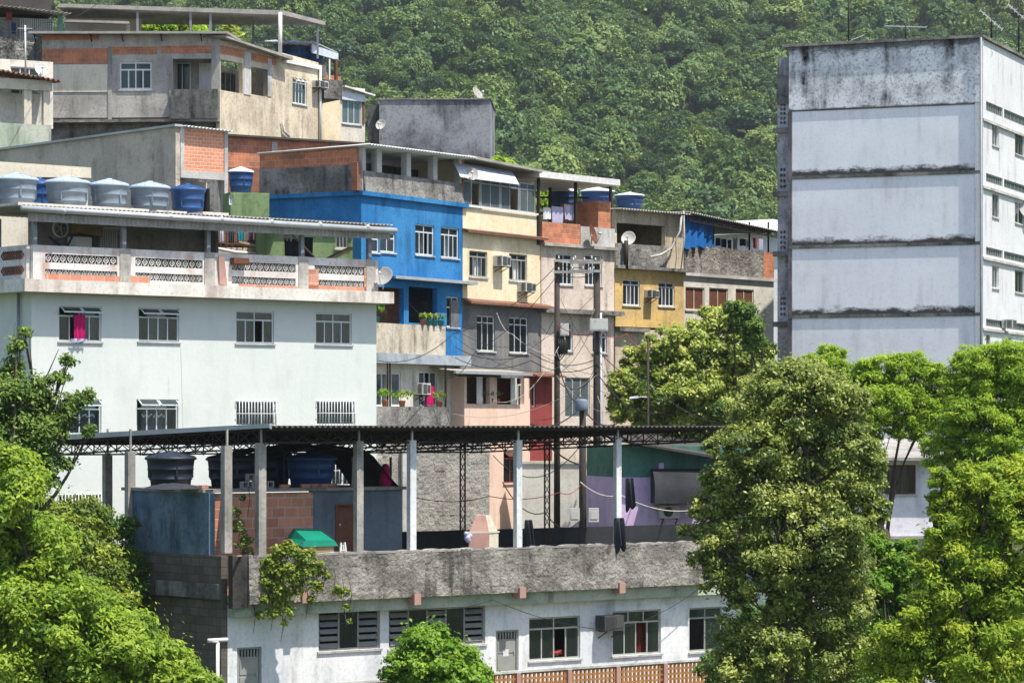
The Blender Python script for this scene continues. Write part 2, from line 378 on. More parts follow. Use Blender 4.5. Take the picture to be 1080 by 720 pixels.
def holed(mb, x0, x1, z0, z1, holes, y0=0.0, y1=.2):
    """wall slab with real openings"""
    xs = sorted({x0, x1, *[min(max(h[0], x0), x1) for h in holes], *[min(max(h[1], x0), x1) for h in holes]})
    zs = sorted({z0, z1, *[min(max(h[2], z0), z1) for h in holes], *[min(max(h[3], z0), z1) for h in holes]})
    nx, nz = len(xs), len(zs)
    solid = [[not any(h[0] < (xs[i]+xs[i+1])/2 < h[1] and h[2] < (zs[j]+zs[j+1])/2 < h[3] for h in holes) for j in range(nz-1)] for i in range(nx-1)]
    b = len(mb.v)
    for y in (y0, y1):
        for i in range(nx):
            for j in range(nz): mb.v.append((xs[i], y, zs[j]))
    id_ = lambda k, i, j: b + k*nx*nz + i*nz + j
    S = lambda i, j: 0 <= i < nx-1 and 0 <= j < nz-1 and solid[i][j]
    fs = []
    for i in range(nx-1):
        for j in range(nz-1):
            if not solid[i][j]: continue
            fs.append((id_(0,i,j), id_(0,i+1,j), id_(0,i+1,j+1), id_(0,i,j+1)))
            fs.append((id_(1,i,j), id_(1,i,j+1), id_(1,i+1,j+1), id_(1,i+1,j)))
            if not S(i-1,j): fs.append((id_(0,i,j), id_(0,i,j+1), id_(1,i,j+1), id_(1,i,j)))
            if not S(i+1,j): fs.append((id_(0,i+1,j), id_(1,i+1,j), id_(1,i+1,j+1), id_(0,i+1,j+1)))
            if not S(i,j-1): fs.append((id_(0,i,j), id_(1,i,j), id_(1,i+1,j), id_(0,i+1,j)))
            if not S(i,j+1): fs.append((id_(0,i,j+1), id_(0,i+1,j+1), id_(1,i+1,j+1), id_(1,i,j+1)))
    mb.f += fs; mb.sm += [False]*len(fs)

def window(root, fr, r, y=0.0, cols=2, tr=.3, tcols=2, opened=(), frame='alu', glass='glass', curt=None, curt_rng=(0, 1), bars=0, tilt=False, louver=False, sill=True, fw=.05, name='window', label=None):
    """window in rect r = (u0,u1,z0,z1): frame mesh, with pane, curtain, grille and sill as sub-parts"""
    u0, u1, z0, z1 = r; ya, yb = y + .05, y + .10
    m = MB(); W = u1 - u0; H = z1 - z0; zt = z1 - H * tr if tr else z1
    m.box(u0, u0+fw, ya, yb, z0, z1); m.box(u1-fw, u1, ya, yb, z0, z1)
    m.box(u0+fw, u1-fw, ya, yb, z0, z0+fw); m.box(u0+fw, u1-fw, ya, yb, z1-fw, z1)
    iu0, iu1 = u0+fw, u1-fw
    if tr: m.box(iu0, iu1, ya+.002, yb-.002, zt-fw/2, zt+fw/2)
    g = MB(); cw = (iu1-iu0)/cols
    for c in range(cols):
        a = iu0 + c*cw
        if c: m.box(a-fw*.4, a+fw*.4, ya+.004, yb-.004, z0+fw, zt-(fw/2 if tr else fw))
        if (c in opened) if louver else (c not in opened): g.box(a+.01, a+cw-.01, ya+.02, ya+.026, z0+fw, zt-fw/2)
    if tr:
        tw = (iu1-iu0)/tcols
        for c in range(tcols):
            a = iu0 + c*tw
            if c: m.box(a-fw*.4, a+fw*.4, ya+.004, yb-.004, zt+fw/2, z1-fw)
            if not tilt: g.box(a+.01, a+tw-.01, ya+.02, ya+.026, zt+fw/2, z1-fw)
    lv_ = MB()
    if louver:
        n = 5
        for k in range(n):
            zc = z0 + fw + (H-2*fw)*(k+.5)/n
            for c in range(cols):
                if c in opened: continue
                a = iu0 + c*cw; h = (H-2*fw)/n*.40
                lv_.hexa([(a+.02, ya-.03, zc-h), (a+cw-.02, ya-.03, zc-h), (a+cw-.02, ya-.02, zc-h), (a+.02, ya-.02, zc-h),
                        (a+.02, yb-.02, zc+h*.6), (a+cw-.02, yb-.02, zc+h*.6), (a+cw-.02, yb, zc+h*.6), (a+.02, yb, zc+h*.6)])
    wo = m.build(name, frame, fr, root)
    if label: wo['label'] = label
    if g.v: g.build('pane', glass, fr, wo)
    if lv_.v: lv_.build('louvres', 'slat', fr, wo)
    if tilt:
        s_ = MB(); gg = MB(); tw = (iu1-iu0)/tcols; h = z1-fw-zt; dy = h*.75; dz = h*.55
        for c in range(tcols):
            a, b = iu0 + c*tw + .015, iu0 + (c+1)*tw - .015; T = Vector((0, y-.01, z1-fw)); 
            lo = Vector((0, y-.01-dy, z1-fw-dz))
            for x0_, x1_ in ((a, a+.035), (b-.035, b)):
                s_.hexa([(x0_, lo.y, lo.z), (x1_, lo.y, lo.z), (x1_, T.y, T.z), (x0_, T.y, T.z), (x0_, lo.y, lo.z+.03), (x1_, lo.y, lo.z+.03), (x1_, T.y, T.z+.03), (x0_, T.y, T.z+.03)])
            s_.box(a, b, lo.y-.03, lo.y, lo.z-.02, lo.z+.03)
            gg.slab([(a+.035, lo.y, lo.z+.01), (b-.035, lo.y, lo.z+.01), (b-.035, T.y, T.z+.01), (a+.035, T.y, T.z+.01)], .006)
        so_ = s_.build('tilted_sash', frame, fr, wo); gg.build('pane', glass, fr, wo)
    if curt:
        k = MB(); k.cloth(u0 + W*curt_rng[0], u0 + W*curt_rng[1], y+.22, z0+.02, z1-.02, .03, 5, 3, random.random()*6); k.build('curtain', curt, fr, wo)
    if bars:
        b = MB()
        for k in range(bars):
            x = u0 + W*(k+.5)/bars; b.tube([(x, y-.1, z0-.04), (x, y-.1, z1+.02)], .014, 6)
        for z in (z0, z0+H*.5, z1): b.tube([(u0-.03, y-.1, z), (u1+.03, y-.1, z)], .014, 6)
        for x in (u0-.02, u1+.02):
            for z in (z0, z1): b.tube([(x, y-.1, z), (x, y+.05, z)], .014, 6)
        b.build('grille', 'frame_w', fr, wo)
    if sill:
        q = MB(); q.box(u0-.05, u1+.05, y-.05, y+.045, z0-.06, z0-.004); q.build('sill', 'conc_lt', fr, wo)
    return wo

def rect(fr, w, y=0.0):
    p0, p1, q0, q1 = w; c = (p0+p1)/2
    return (fr.U(p0, y), fr.U(p1, y), fr.Z(c, q1, y), fr.Z(c, q0, y))
def storey(root, fr, pl, pr, z0, z1, mat, depth=6, wins=(), holes=(), label=None, y=0.0, th=.2, closed=True, roof=False, shell=None, u=None):
    """one floor of a house: front wall with openings cut for its windows, side and back walls"""
    u0, u1 = u or (fr.U(pl, y), fr.U(pr, y)); hs = []; todo = []
    for w in wins:
        r = rect(fr, w[0], y); hs.append(r); todo.append((r, w[1]))
    for h in holes: hs.append(rect(fr, h, y))
    m = MB(); holed(m, u0, u1, z0, z1, hs, y, y+th)
    if closed:
        for (a, b, c, d) in ((u0, u0+th, y+th, y+depth), (u1-th, u1, y+th, y+depth), (u0+th, u1-th, y+depth-th, y+depth)): m.box(a, b, c, d, z0, z1)
        m.box(u0+th, u1-th, y+th, y+depth-th, z1-.12, z1-.002); m.box(u0+th, u1-th, y+th, y+depth-th, z0+.002, z0+.1)
    o = m.build('wall', mat, fr, root)
    if label: o['label'] = label
    for r, kw in todo: window(root, fr, r, y, **kw)
    return o
def part(root, fr, name, mat, *boxes, label=None):
    one = {'columns': 'column', 'posts': 'post', 'parapet_piers': 'parapet_pier', 'awning_posts': 'awning_post', 'brick_course': 'brick_course', 'ledge': 'ledge', 'roof_boards': 'roof_board', 'slab': 'slab', 'floor_slab': 'floor_slab', 'roof_edge': 'roof_edge', 'frame': 'frame_beam'}
    if name in one and len(boxes) > 1:
        for b in boxes: o = part(root, fr, one[name], mat, b, label=label)
        return o
    name = one.get(name, name); m = MB()
    for b in boxes: m.box(*b)
    o = m.build(name, mat, fr, root)
    if label: o['label'] = label
    return o

# ================================================================== THE SETTING: terrain
LHF = Frame(240, 80, 51, -9.2)
def smooth(a, b, x):
    t = np.clip((x - a) / (b - a), 0, 1); return t * t * (3 - 2 * t)
def terr(x, Y):
    rel_x, rel_y = x - LHF.o.x, Y - LHF.o.y
    yl = rel_x * LHF.i.x + rel_y * LHF.i.y                       # distance behind the lower house front
    z = -9.2 + 5.2 * smooth(4, 10.5, yl)
    z = z + 9.0 * smooth(24, 60, yl) * smooth(30, -10, x)         # the hillside the houses climb
    z = z + np.maximum(0, (Y - 500)) * .42 * 1.0
    return z + smooth(200, 500, Y) * -4
def build_ground():
    xs = np.concatenate([np.linspace(-900, -80, 12), np.linspace(-70, 70, 57), np.linspace(80, 900, 12)])
    ys = np.concatenate([np.linspace(-300, 40, 6), np.linspace(50, 170, 61), np.linspace(185, 480, 12), np.linspace(500, 1500, 50)])
    X, Y = np.meshgrid(xs, ys); Z = terr(X, Y); Z = Z + (RNG.random(Z.shape) - .5) * np.where(Y > 500, 5, .05)
    v = np.stack([X, Y, Z], -1).reshape(-1, 3); nx = len(xs); f = []
    for j in range(len(ys)-1):
        for i in range(nx-1): a = j*nx+i; f.append((a, a+1, a+nx+1, a+nx))
    t = NT('grassy_earth'); n = t.noise(.08, 8, .7); n2 = t.noise(1.1, 6, .7)
    c = t.mix(t.ramp(n, [(.35, 0.0), (.65, 1.0)]), (.035, .055, .02), (.055, .075, .025))
    c = t.mix(t.math('MULTIPLY', t.ramp(n2, [(.45, 0.0), (.7, 1.0)]), .5), c, (.12, .10, .07))
    t.bump(n2, .8, .1); mat = t.done(c, .95, .1)
    m = MB(); m.add(v.tolist(), f, True); o = m.build('ground', mat); tag(o, kind='structure')
build_ground()

# ================================================================== foliage: many leaf-sized faces
def leaf_arrays(centers, normals, size, rg, aspect=.5, size_j=.35, fold=.25):
    """one bent leaf (two quads as one diamond quad) per centre"""
    n = len(centers); nr = normals / (np.linalg.norm(normals, axis=1, keepdims=True) + 1e-9)
    a = rg.normal(size=(n, 3)); t = np.cross(nr, a); t /= (np.linalg.norm(t, axis=1, keepdims=True) + 1e-9); b = np.cross(nr, t)
    s = (size * (1 + (rg.random(n) - .5) * 2 * size_j))[:, None]
    l = t * s * .5; w = b * s * .5 * aspect; dr = nr * s * fold * .3
    v = np.stack([centers - l - dr, centers - w * 1.0 + l * .1, centers + l - dr, centers + w * 1.0 + l * .1], 1)
    return v.reshape(-1, 3)
def mesh_from_quads(name, v, tone, mat):
    n = len(v) // 4; me = bpy.data.meshes.new(name)
    me.vertices.add(len(v)); me.vertices.foreach_set('co', v.astype(np.float32).ravel())
    me.loops.add(4*n); me.loops.foreach_set('vertex_index', np.arange(4*n, dtype=np.int32))
    me.polygons.add(n); me.polygons.foreach_set('loop_start', np.arange(0, 4*n, 4, dtype=np.int32))
    me.update(calc_edges=True)
    at_ = me.attributes.new('tone', 'FLOAT', 'FACE'); at_.data.foreach_set('value', np.clip(tone, 0, 1).astype(np.float32))
    me.materials.append(mat); o = bpy.data.objects.new(name, me); C.objects.link(o); WM[o.name] = Matrix.Identity(4); return o
def leaf_obj(name, blobs, n_leaves, size, mat, seed=0, sub=.38, flat=.8, shell=.5, up=.5, aspect=.5, size_j=.5, tone=.45, tvar=.16, nsub=None, outlier=.1):
    """blobs (x,y,z,rx,ry,rz): each broken up into small sprays of leaves, spray size = sub * radius"""
    rg = np.random.default_rng(seed + 1); Vs = []; Ts = []
    vol = np.array([b[3]*b[5] for b in blobs]); share = vol / vol.sum()
    for b, sh in zip(blobs, share):
        c = np.array(b[:3]); r = np.array(b[3:6]); k = nsub or int(max(5, 16 + 10 * (.38/sub)**2)); nl = max(20, int(n_leaves * sh))
        d = rg.normal(size=(k, 3)); d /= np.linalg.norm(d, axis=1, keepdims=True); d[:, 2] = np.where(d[:, 2] < -.8, -d[:, 2] * .7, d[:, 2])
        q = (shell + (1 - shell) * rg.random(k))[:, None]; cs = d * q
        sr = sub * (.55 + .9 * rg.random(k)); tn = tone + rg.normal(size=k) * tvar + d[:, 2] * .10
        per = (sr**2 / (sr**2).sum() * nl).astype(int) + 1
        for i in range(k):
            m = per[i]; dd = rg.normal(size=(m, 3)); dd /= np.linalg.norm(dd, axis=1, keepdims=True)
            rr = (rg.random(m) ** .45)[:, None]; P = (cs[i] + dd * rr * sr[i] * np.array([1, 1, flat])) * r + c
            o_ = rg.random(m) < outlier; P[o_] += rg.normal(size=(o_.sum(), 3)) * r * sr[i] * .55
            N = dd * .8 + d[i] * .3 + rg.normal(size=(m, 3)) * .5 + np.array([.40, -.30, 1.0]) * up * 1.5
            Vs.append(leaf_arrays(P, N, size, rg, aspect, size_j)); Ts.append(tn[i] + rg.normal(size=m) * .16)
    return mesh_from_quads(name, np.concatenate(Vs), np.concatenate(Ts), mat)
def limb_pts(a, b, rg, sag=.12, n=6):
    a, b = Vector(a), Vector(b); L_ = (b-a).length; pts = []
    o1 = Vector(rg.normal(size=3).tolist()) * L_ * .06
    for i in range(n):
        t = i/(n-1); p = a.lerp(b, t); w = math.sin(PI*t); p = p + o1*w + Vector((0, 0, -L_*sag*w*(1-t))); pts.append(p)
    return pts
def tree(name, label, cat, mat, base, blobs_px, Y, n, size, depth=1.0, group=None, trunk=.2, fork=.45, seed=1, jitter=.5, extra=(), every=1, **kw):
    """blobs_px (px, py, radius px[, depth offset m]) give the crown's masses at distance Y; trunk and limbs reach into each"""
    rg = np.random.default_rng(seed); s = Y / F
    blobs = []
    for b in blobs_px:
        y = Y + (b[3] if len(b) > 3 else (rg.random() - .5) * 2 * jitter * b[2] * s * 1.2)
        p = at(b[0], b[1], y); r = b[2] * 1.28 * y / F; blobs.append((p.x, p.y, p.z, r, r * depth, r * kw.get('vert', .9)))
    kw.pop('vert', None)
    bp = at(base[0], base[1], Y); gz = float(terr(bp.x, bp.y)); B = Vector((bp.x, bp.y, min(bp.z, gz) - .2))
    g = Frame(CX, .001, 90, 0); g.mat = Matrix.Translation(B)
    t = thing(name, label, cat, g, group)
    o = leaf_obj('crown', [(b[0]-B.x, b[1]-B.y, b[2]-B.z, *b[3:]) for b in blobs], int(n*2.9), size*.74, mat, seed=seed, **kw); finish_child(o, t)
    m = MB(); top = Vector((np.mean([b[0] for b in blobs]), np.mean([b[1] for b in blobs]), 0)); zs = [b[2] for b in blobs]
    top.z = B.z + (max(zs) - B.z) * fork; top.x = B.x*.6 + top.x*.4; top.y = B.y*.6 + top.y*.4
    o_ = lambda p: Vector(p) - B
    m.tube([o_(p) for p in limb_pts(B, top, rg, 0, 7)], [trunk * (1.25 - .5*i/6) for i in range(7)], 10)
    for b in blobs[::every]:
        e = Vector(b[:3]); L_ = (e - top).length; r0 = min(trunk*.5, .025 + .016*L_)
        pts = [o_(p) for p in limb_pts(top.lerp(B, rg.random()*.25), e, rg, .1, 7)]
        m.tube(pts, [r0 * (1 - .75*i/6) for i in range(7)], 7)
        for k in range(2):
            dd = Vector(rg.normal(size=3).tolist()).normalized() * b[3] * .75; dd.z = abs(dd.z) * .7
            q0 = pts[4 + k % 2]; m.tube([q0, q0.lerp(o_(e) + dd, .5) + Vector((0, 0, .04)), o_(e) + dd], [r0*.4, r0*.28, r0*.12], 5)
    for ex in extra: m.tube([o_(p) for p in ex[0]], ex[1], 6)
    m.build('trunk', 'bark', g, t); return t

def hill_forest():
    """far wooded slope seen as one mass: crowns of many shapes standing on the hillside"""
    rg = np.random.default_rng(5); protos = []
    for k in range(12):
        n = 2600; d = rg.normal(size=(n, 3)); d /= np.linalg.norm(d, axis=1, keepdims=True); d[:, 2] = np.abs(d[:, 2]) * 1.15 - .3
        nl = 8 + 2*k; lob = rg.normal(size=(nl, 3)); lob /= np.linalg.norm(lob, axis=1, keepdims=True); lob[:, 2] = np.abs(lob[:, 2])
        dn = d / np.linalg.norm(d, axis=1, keepdims=True); w = np.max(np.maximum(0, dn @ lob.T) ** (8 + k), axis=1)
        r = .60 + .42 * w + rg.normal(size=n) * .05
        P = d * r[:, None]; P[:, 2] *= .8 + .4 * rg.random(); N = dn * .9 + rg.normal(size=(n, 3)) * .6 + np.array([.3, -.2, .6])
        o = mesh_from_quads('tree_crown', leaf_arrays(P, N, .10 + .03 * (k % 3), rg, .75, .4), (w - .5) * .25 + .5 + rg.normal(size=n) * .13, L['hill'])
        C.objects.unlink(o); protos.append(o)
    pts = []
    def scatter(x0, x1, y0, y1, sp):
        xs = np.arange(x0, x1, sp); ys = np.arange(y0, y1, sp * .8); X, Y = np.meshgrid(xs, ys)
        X = X + rg.random(X.shape) * sp * .9; Y = Y + rg.random(Y.shape) * sp * .8; pts.append(np.stack([X.ravel(), Y.ravel()], 1))
    scatter(-400, 400, 505, 1100, 4.6)
    P = np.concatenate(pts); n = len(P); Z = terr(P[:, 0], P[:, 1])
    big = np.sin(P[:, 0]*.045 + 2*np.sin(P[:, 1]*.02)) * np.cos(P[:, 1]*.05 + P[:, 0]*.02)
    sz = rg.choice([1.8, 2.5, 3.3, 4.6, 6.6], size=n, p=[.22, .30, .27, .15, .06])
    me = bpy.data.meshes.new('forest'); me.vertices.add(n)
    lift = rg.random(n) * 3.0 + .35 * sz
    me.vertices.foreach_set('co', np.stack([P[:, 0], P[:, 1], Z + lift], 1).astype(np.float32).ravel())
    def attr(nm, ty, v): a = me.attributes.new(nm, ty, 'POINT'); a.data.foreach_set('vector' if ty == 'FLOAT_VECTOR' else 'value', v)
    attr('scl', 'FLOAT_VECTOR', np.stack([sz, sz, sz * (.85 + .5*rg.random(n))], 1).astype(np.float32).ravel())
    attr('rot', 'FLOAT_VECTOR', np.stack([rg.normal(size=n)*.1, rg.normal(size=n)*.1, rg.random(n)*6.28], 1).astype(np.float32).ravel())
    attr('idx', 'INT', rg.integers(0, len(protos), n).astype(np.int32))
    attr('itone', 'FLOAT', (big*.07 + rg.normal(size=n) * .21 - .02 + .16 * (rg.random(n) > .93)).astype(np.float32))
    fo = bpy.data.objects.new('forest', me); C.objects.link(fo); WM[fo.name] = Matrix.Identity(4)
    tag(fo, 'dense green rainforest covering the steep hillside behind the houses', 'forest', kind='stuff')
    ng = bpy.data.node_groups.new('forest_crowns', 'GeometryNodeTree')
    ng.interface.new_socket('Geometry', in_out='INPUT', socket_type='NodeSocketGeometry'); ng.interface.new_socket('Geometry', in_out='OUTPUT', socket_type='NodeSocketGeometry')
    N = ng.nodes; K = ng.links; gi = N.new('NodeGroupInput'); go = N.new('NodeGroupOutput'); jn = N.new('GeometryNodeJoinGeometry')
    for o in reversed(protos):
        oi = N.new('GeometryNodeObjectInfo'); oi.inputs['Object'].default_value = o; oi.inputs['As Instance'].default_value = True; K.new(oi.outputs['Geometry'], jn.inputs[0])
    ip = N.new('GeometryNodeInstanceOnPoints'); ip.inputs['Pick Instance'].default_value = True
    def na(nm, ty): a = N.new('GeometryNodeInputNamedAttribute'); a.data_type = ty; a.inputs['Name'].default_value = nm; return a.outputs['Attribute']
    K.new(gi.outputs[0], ip.inputs['Points']); K.new(jn.outputs[0], ip.inputs['Instance']); K.new(na('idx', 'INT'), ip.inputs['Instance Index'])
    K.new(na('rot', 'FLOAT_VECTOR'), ip.inputs['Rotation']); K.new(na('scl', 'FLOAT_VECTOR'), ip.inputs['Scale']); K.new(ip.outputs[0], go.inputs[0])
    md = fo.modifiers.new('crowns', 'NODES'); md.node_group = ng
    t = L['hill'].node_tree; at1 = [q for q in t.nodes if q.type == 'ATTRIBUTE'][0]; a2 = t.nodes.new('ShaderNodeAttribute'); a2.attribute_type = 'INSTANCER'; a2.attribute_name = 'itone'
    ad = t.nodes.new('ShaderNodeMath'); ad.operation = 'ADD'; rmp = [l.to_node for l in t.links if l.from_node == at1][0]
    t.links.new(at1.outputs['Fac'], ad.inputs[0]); t.links.new(a2.outputs['Fac'], ad.inputs[1]); t.links.new(ad.outputs[0], rmp.inputs[0])

hill_forest()
# pale summer haze in the air: one closed box round the scene, the sky outside it
hz = MB(); hz.box(-1000, 1000, -320, 1560, -16, 520)
ho = hz.build('haze', 'pvc'); ho.data.materials.clear(); tag(ho, 'thin pale haze in the air between the houses and the forested hill', 'haze', kind='stuff')
hm = bpy.data.materials.new('haze_air'); hm.use_nodes = True; hn = hm.node_tree.nodes; hn.clear()
hv = hn.new('ShaderNodeVolumePrincipled'); hv.inputs['Density'].default_value = .00011; hv.inputs['Color'].default_value = (.86, .93, 1.0, 1); hv.inputs['Anisotropy'].default_value = .3
hm.node_tree.links.new(hv.outputs[0], hn.new('ShaderNodeOutputMaterial').inputs['Volume']); ho.data.materials.append(hm)

# ================================================================== small things made once and copied
TANKS = {}
def tank(kind, p, w, h, label, group='water tanks on the roofs', rz=0.0):
    """round plastic water tank: ribbed tapered body and a cone lid; unit size, scaled to width and height"""
    body, lid = {'grey': ('tank_g', 'lid_g'), 'blue': ('tank_b', 'tank_b'), 'bluewhite': ('tank_b', 'lid_w'), 'dark': ('tank_k', 'tank_k')}[kind]
    mat = Matrix.Translation(p) @ Matrix.Rotation(rz, 4, 'Z') @ Matrix.Diagonal((w, w, h, 1))
    if kind in TANKS: return copy_tree(TANKS[kind], mat, label, group)
    t = bpy.data.objects.new('water_tank', None); C.objects.link(t); WM[t.name] = Matrix.Identity(4); t.empty_display_size = .3
    tag(t, label, 'water tank', group)
    m = MB(); m.lathe([(.0, 0), (.37, 0), (.385, .03), (.40, .22), (.425, .235), (.425, .265), (.415, .28), (.43, .48), (.455, .495), (.455, .525), (.445, .54), (.465, .74), (.495, .76), (.50, .80), (.46, .805)], 40)
    for k in range(4):
        a = k*PI/2 + .4; m.box(.44*math.cos(a)-.02, .44*math.cos(a)+.02, .44*math.sin(a)-.02, .44*math.sin(a)+.02, .28, .76)
    m.build('body', body, WORLD, t)
    m = MB(); m.lathe([(.505, .77), (.512, .80), (.49, .835), (.40, .875), (.22, .935), (.08, .965), (.07, 1.0), (0, 1.0)], 40)
    for k in range(12):
        a = k*PI/6; c, s_ = math.cos(a), math.sin(a)
        m.bar((.47*c, .47*s_, .85), (.12*c, .12*s_, .965), .025, .02)
    m.build('lid', lid, WORLD, t)
    t.matrix_basis = mat; TANKS[kind] = t; return t
def dish(p, r, yaw, label, elev=35, mast=0.5, mat='dish', group='satellite dishes'):
    t = thing('satellite_dish', label, 'dish', WORLD, group)
    m = MB(); pr = [(r*k/7, .22*r*(k/7)**2) for k in range(8)]; pr += [(r*1.02, .22*r), (r*1.02, .20*r)] + [(r*k/7, .22*r*(k/7)**2 - .012) for k in range(7, -1, -1)]
    m.lathe(pr, 28); o = m.build('reflector', mat, WORLD, t)
    rot = Matrix.Rotation(yaw, 4, 'Z') @ Matrix.Rotation(R(90 - elev), 4, 'X')
    c = Vector((0, 0, mast)); o.matrix_basis = Matrix.Translation(c) @ rot
    fp = rot @ Vector((0, -.15*r, r*1.05)) + c; low = rot @ Vector((0, -r, .22*r)) + c
    m = MB(); m.tube([(0, 0, 0), (0, 0, mast), c], .022, 8); m.tube([(0, 0, mast), c + rot @ Vector((0, 0, .01))], .03)
    m.build('mast', 'steel_lt', WORLD, t)
    m = MB(); m.tube([low, fp], .014, 6); m.build('feed_arm', 'steel_lt', WORLD, t)
    m = MB(); m.tube([fp, fp + rot @ Vector((0, .03, -.12))], .045, 10); m.build('receiver', 'ac', WORLD, t)
    t.matrix_basis = Matrix.Translation(p); return t
def ac(fr, r, label, y=0.0, face='left', casing='ac', group='window air conditioners'):
    """box air conditioner sticking out of the wall, on a bracket"""
    u0, u1 = fr.U(r[0], y), fr.U(r[1], y); c = (r[0]+r[1])/2; z0, z1 = fr.Z(c, r[3], y), fr.Z(c, r[2], y)
    D = .42; cu = (u0+u1)/2; g = Frame(CX, .001, 90, 0); g.mat = fr.mat @ Matrix.Translation((cu, y, z0)); W = max((u1-u0)*.36, .24); H = z1 - z0
    t = thing('air_conditioner', label, 'air conditioner', g, group)
    m = MB(); m.box(-W, W, -D, .0, 0, H); m.box(-W-.015, W+.015, -D*.45, -D*.4, -.012, H+.012); m.build('casing', casing, g, t)
    m = MB()
    for k in range(9):
        z = H*(.12 + .76*k/8); m.box(-W*.86, W*.1, -D-.012, -D-.001, z-.012, z+.012)
        m.box(-W-.012, -W-.001, -D*.9, -D*.5, z-.01, z+.01); m.box(W+.001, W+.012, -D*.9, -D*.5, z-.01, z+.01)
    m.box(W*.2, W*.86, -D-.01, -D-.001, H*.15, H*.85); m.build('grille', 'ac_dk', g, t)
    m = MB()
    for x in (-W*.7, W*.7): m.bar((x, -.005, -.22), (x, -D*.95, -.02), .025); m.bar((x, -.0, -.018), (x, -D, -.018), .025, .02)
    m.build('bracket', 'steel_dk', g, t); return t
def clothes(fr, items, y, group, line=True, cat='laundry'):
    """hung washing: each piece a thing; items (px0,px1,py0,py1,mat,label)"""
    for k, (a, b, c, d, mt, lb) in enumerate(items):
        u0, u1 = fr.U(a, y), fr.U(b, y); cx = (a+b)/2
        m = MB(); m.cloth(u0, u1, y, fr.Z(cx, d, y), fr.Z(cx, c, y), .03, 2.5, 6, k*1.7, .015, .12)
        o = m.build('hanging_cloth', mt, fr); tag(o, lb, cat, group)
def truss(m, a, b, h, step=.55, w=.03):
    a, b = Vector(a), Vector(b); n = max(2, int((b-a).length/step)); H = Vector((0, 0, h))
    m.bar(a, b, w*1.6); m.bar(a+H, b+H, w*1.6)
    for k in range(n):
        p, q = a.lerp(b, k/n), a.lerp(b, (k+1)/n); m.bar(p, q+H, w*.7); m.bar(p+H, q, w*.7)
        if k % 2 == 0: m.bar(p - H*.15, p+H, w)

# ================================================================== LOWER HOUSE with the covered terrace
fr = LHF
lh = thing('terrace_house', 'low white house with rough grey parapet, roofed terrace on columns and terracotta balustrade', 'house', fr)
PY = -.5
zt = fr.Z(350, 583, PY); zb = fr.Z(350, 633, PY); u0 = fr.U(240); ue = fr.U(800)
up0 = fr.U(262, PY); up1 = fr.U(742, PY); deck = zt - 1.1
W_ = dict(frame='frame_g', sill=True)
storey(lh, fr, 240, 812, 0, zb - .02, 'low_white', 8, wins=[
    ((336, 401, 643, 685), dict(cols=3, tr=0, louver=True, opened=(1,), frame='frame_g', fw=.06)),
    ((410, 512, 640, 681), dict(cols=5, tr=0, louver=True, opened=(1, 3), frame='frame_g', fw=.06)),
    ((558, 612, 650, 695), dict(cols=4, tr=.27, tcols=2, opened=(2,), frame='frame_l')),
    ((646, 697, 643, 690), dict(cols=4, tr=.27, tcols=3, opened=(2,), curt='curtain_r', curt_rng=(.3, .75), frame='frame_l')),
    ((727, 762, 640, 686), dict(cols=2, tr=.24, tcols=2, opened=(0,), frame='frame_g')),
    ((786, 800, 650, 690), dict(cols=1, tr=.24, tcols=1, frame='frame_g')),
], holes=[(523, 547, 664, 712), (250, 276, 682, 740)], label='white painted lower wall with windows')
for (a, b, c, d) in ((523, 547, 664, 712), (250, 276, 682, 740)):
    r = rect(fr, (a, b, c, d)); m = MB(); m.box(r[0]+.05, r[1]-.05, .07, .11, r[2], r[3]-.26)
    m.box(r[0]+.12, r[1]-.12, .055, .069, r[2]+.1, r[2]+(r[3]-r[2])*.45); m.box(r[0]+.12, r[1]-.12, .055, .069, r[2]+(r[3]-r[2])*.5, r[3]-.34)
    m.box(r[0], r[0]+.05, .03, .13, r[2], r[3]); m.box(r[1]-.05, r[1], .03, .13, r[2], r[3]); m.box(r[0]+.05, r[1]-.05, .03, .13, r[3]-.05, r[3])
    for k in range(7): x = r[0]+.05+(r[1]-r[0]-.1)*(k+.5)/7; m.box(x-.02, x+.02, .06, .1, r[3]-.26, r[3]-.05)
    dr = m.build('door', 'frame_g', fr, lh)
    m = MB(); m.box(r[1]-.14, r[1]-.11, .03, .054, (r[2]+r[3])/2-.06, (r[2]+r[3])/2+.06); m.build('handle', 'steel_lt', fr, dr)
    if a == 523:
        m = MB(); zc = fr.Z(535, 688); m.box(r[0]+.3, r[0]+.5, .048, .0545, zc-.1, zc+.1); m.build('notice', 'cloth_w', fr, dr)
m = MB(); rg = random.Random(5)
for k in range(14): m.tube([(fr.U(578+18*rg.random(), .2), .2+.2*rg.random(), fr.Z(587, 690-4*rg.random(), .2)) for _ in range(3)], .05, 6)
tag(m.build('clothes_heap', 'cloth_r', fr), 'heap of red clothes inside the open window left of the dark air conditioner', 'clothes')
part(lh, fr, 'beam', 'palegreen', (u0+.02, ue, -.3, -.003, zb-.34, zb-.003), label='pale green beam under the parapet')
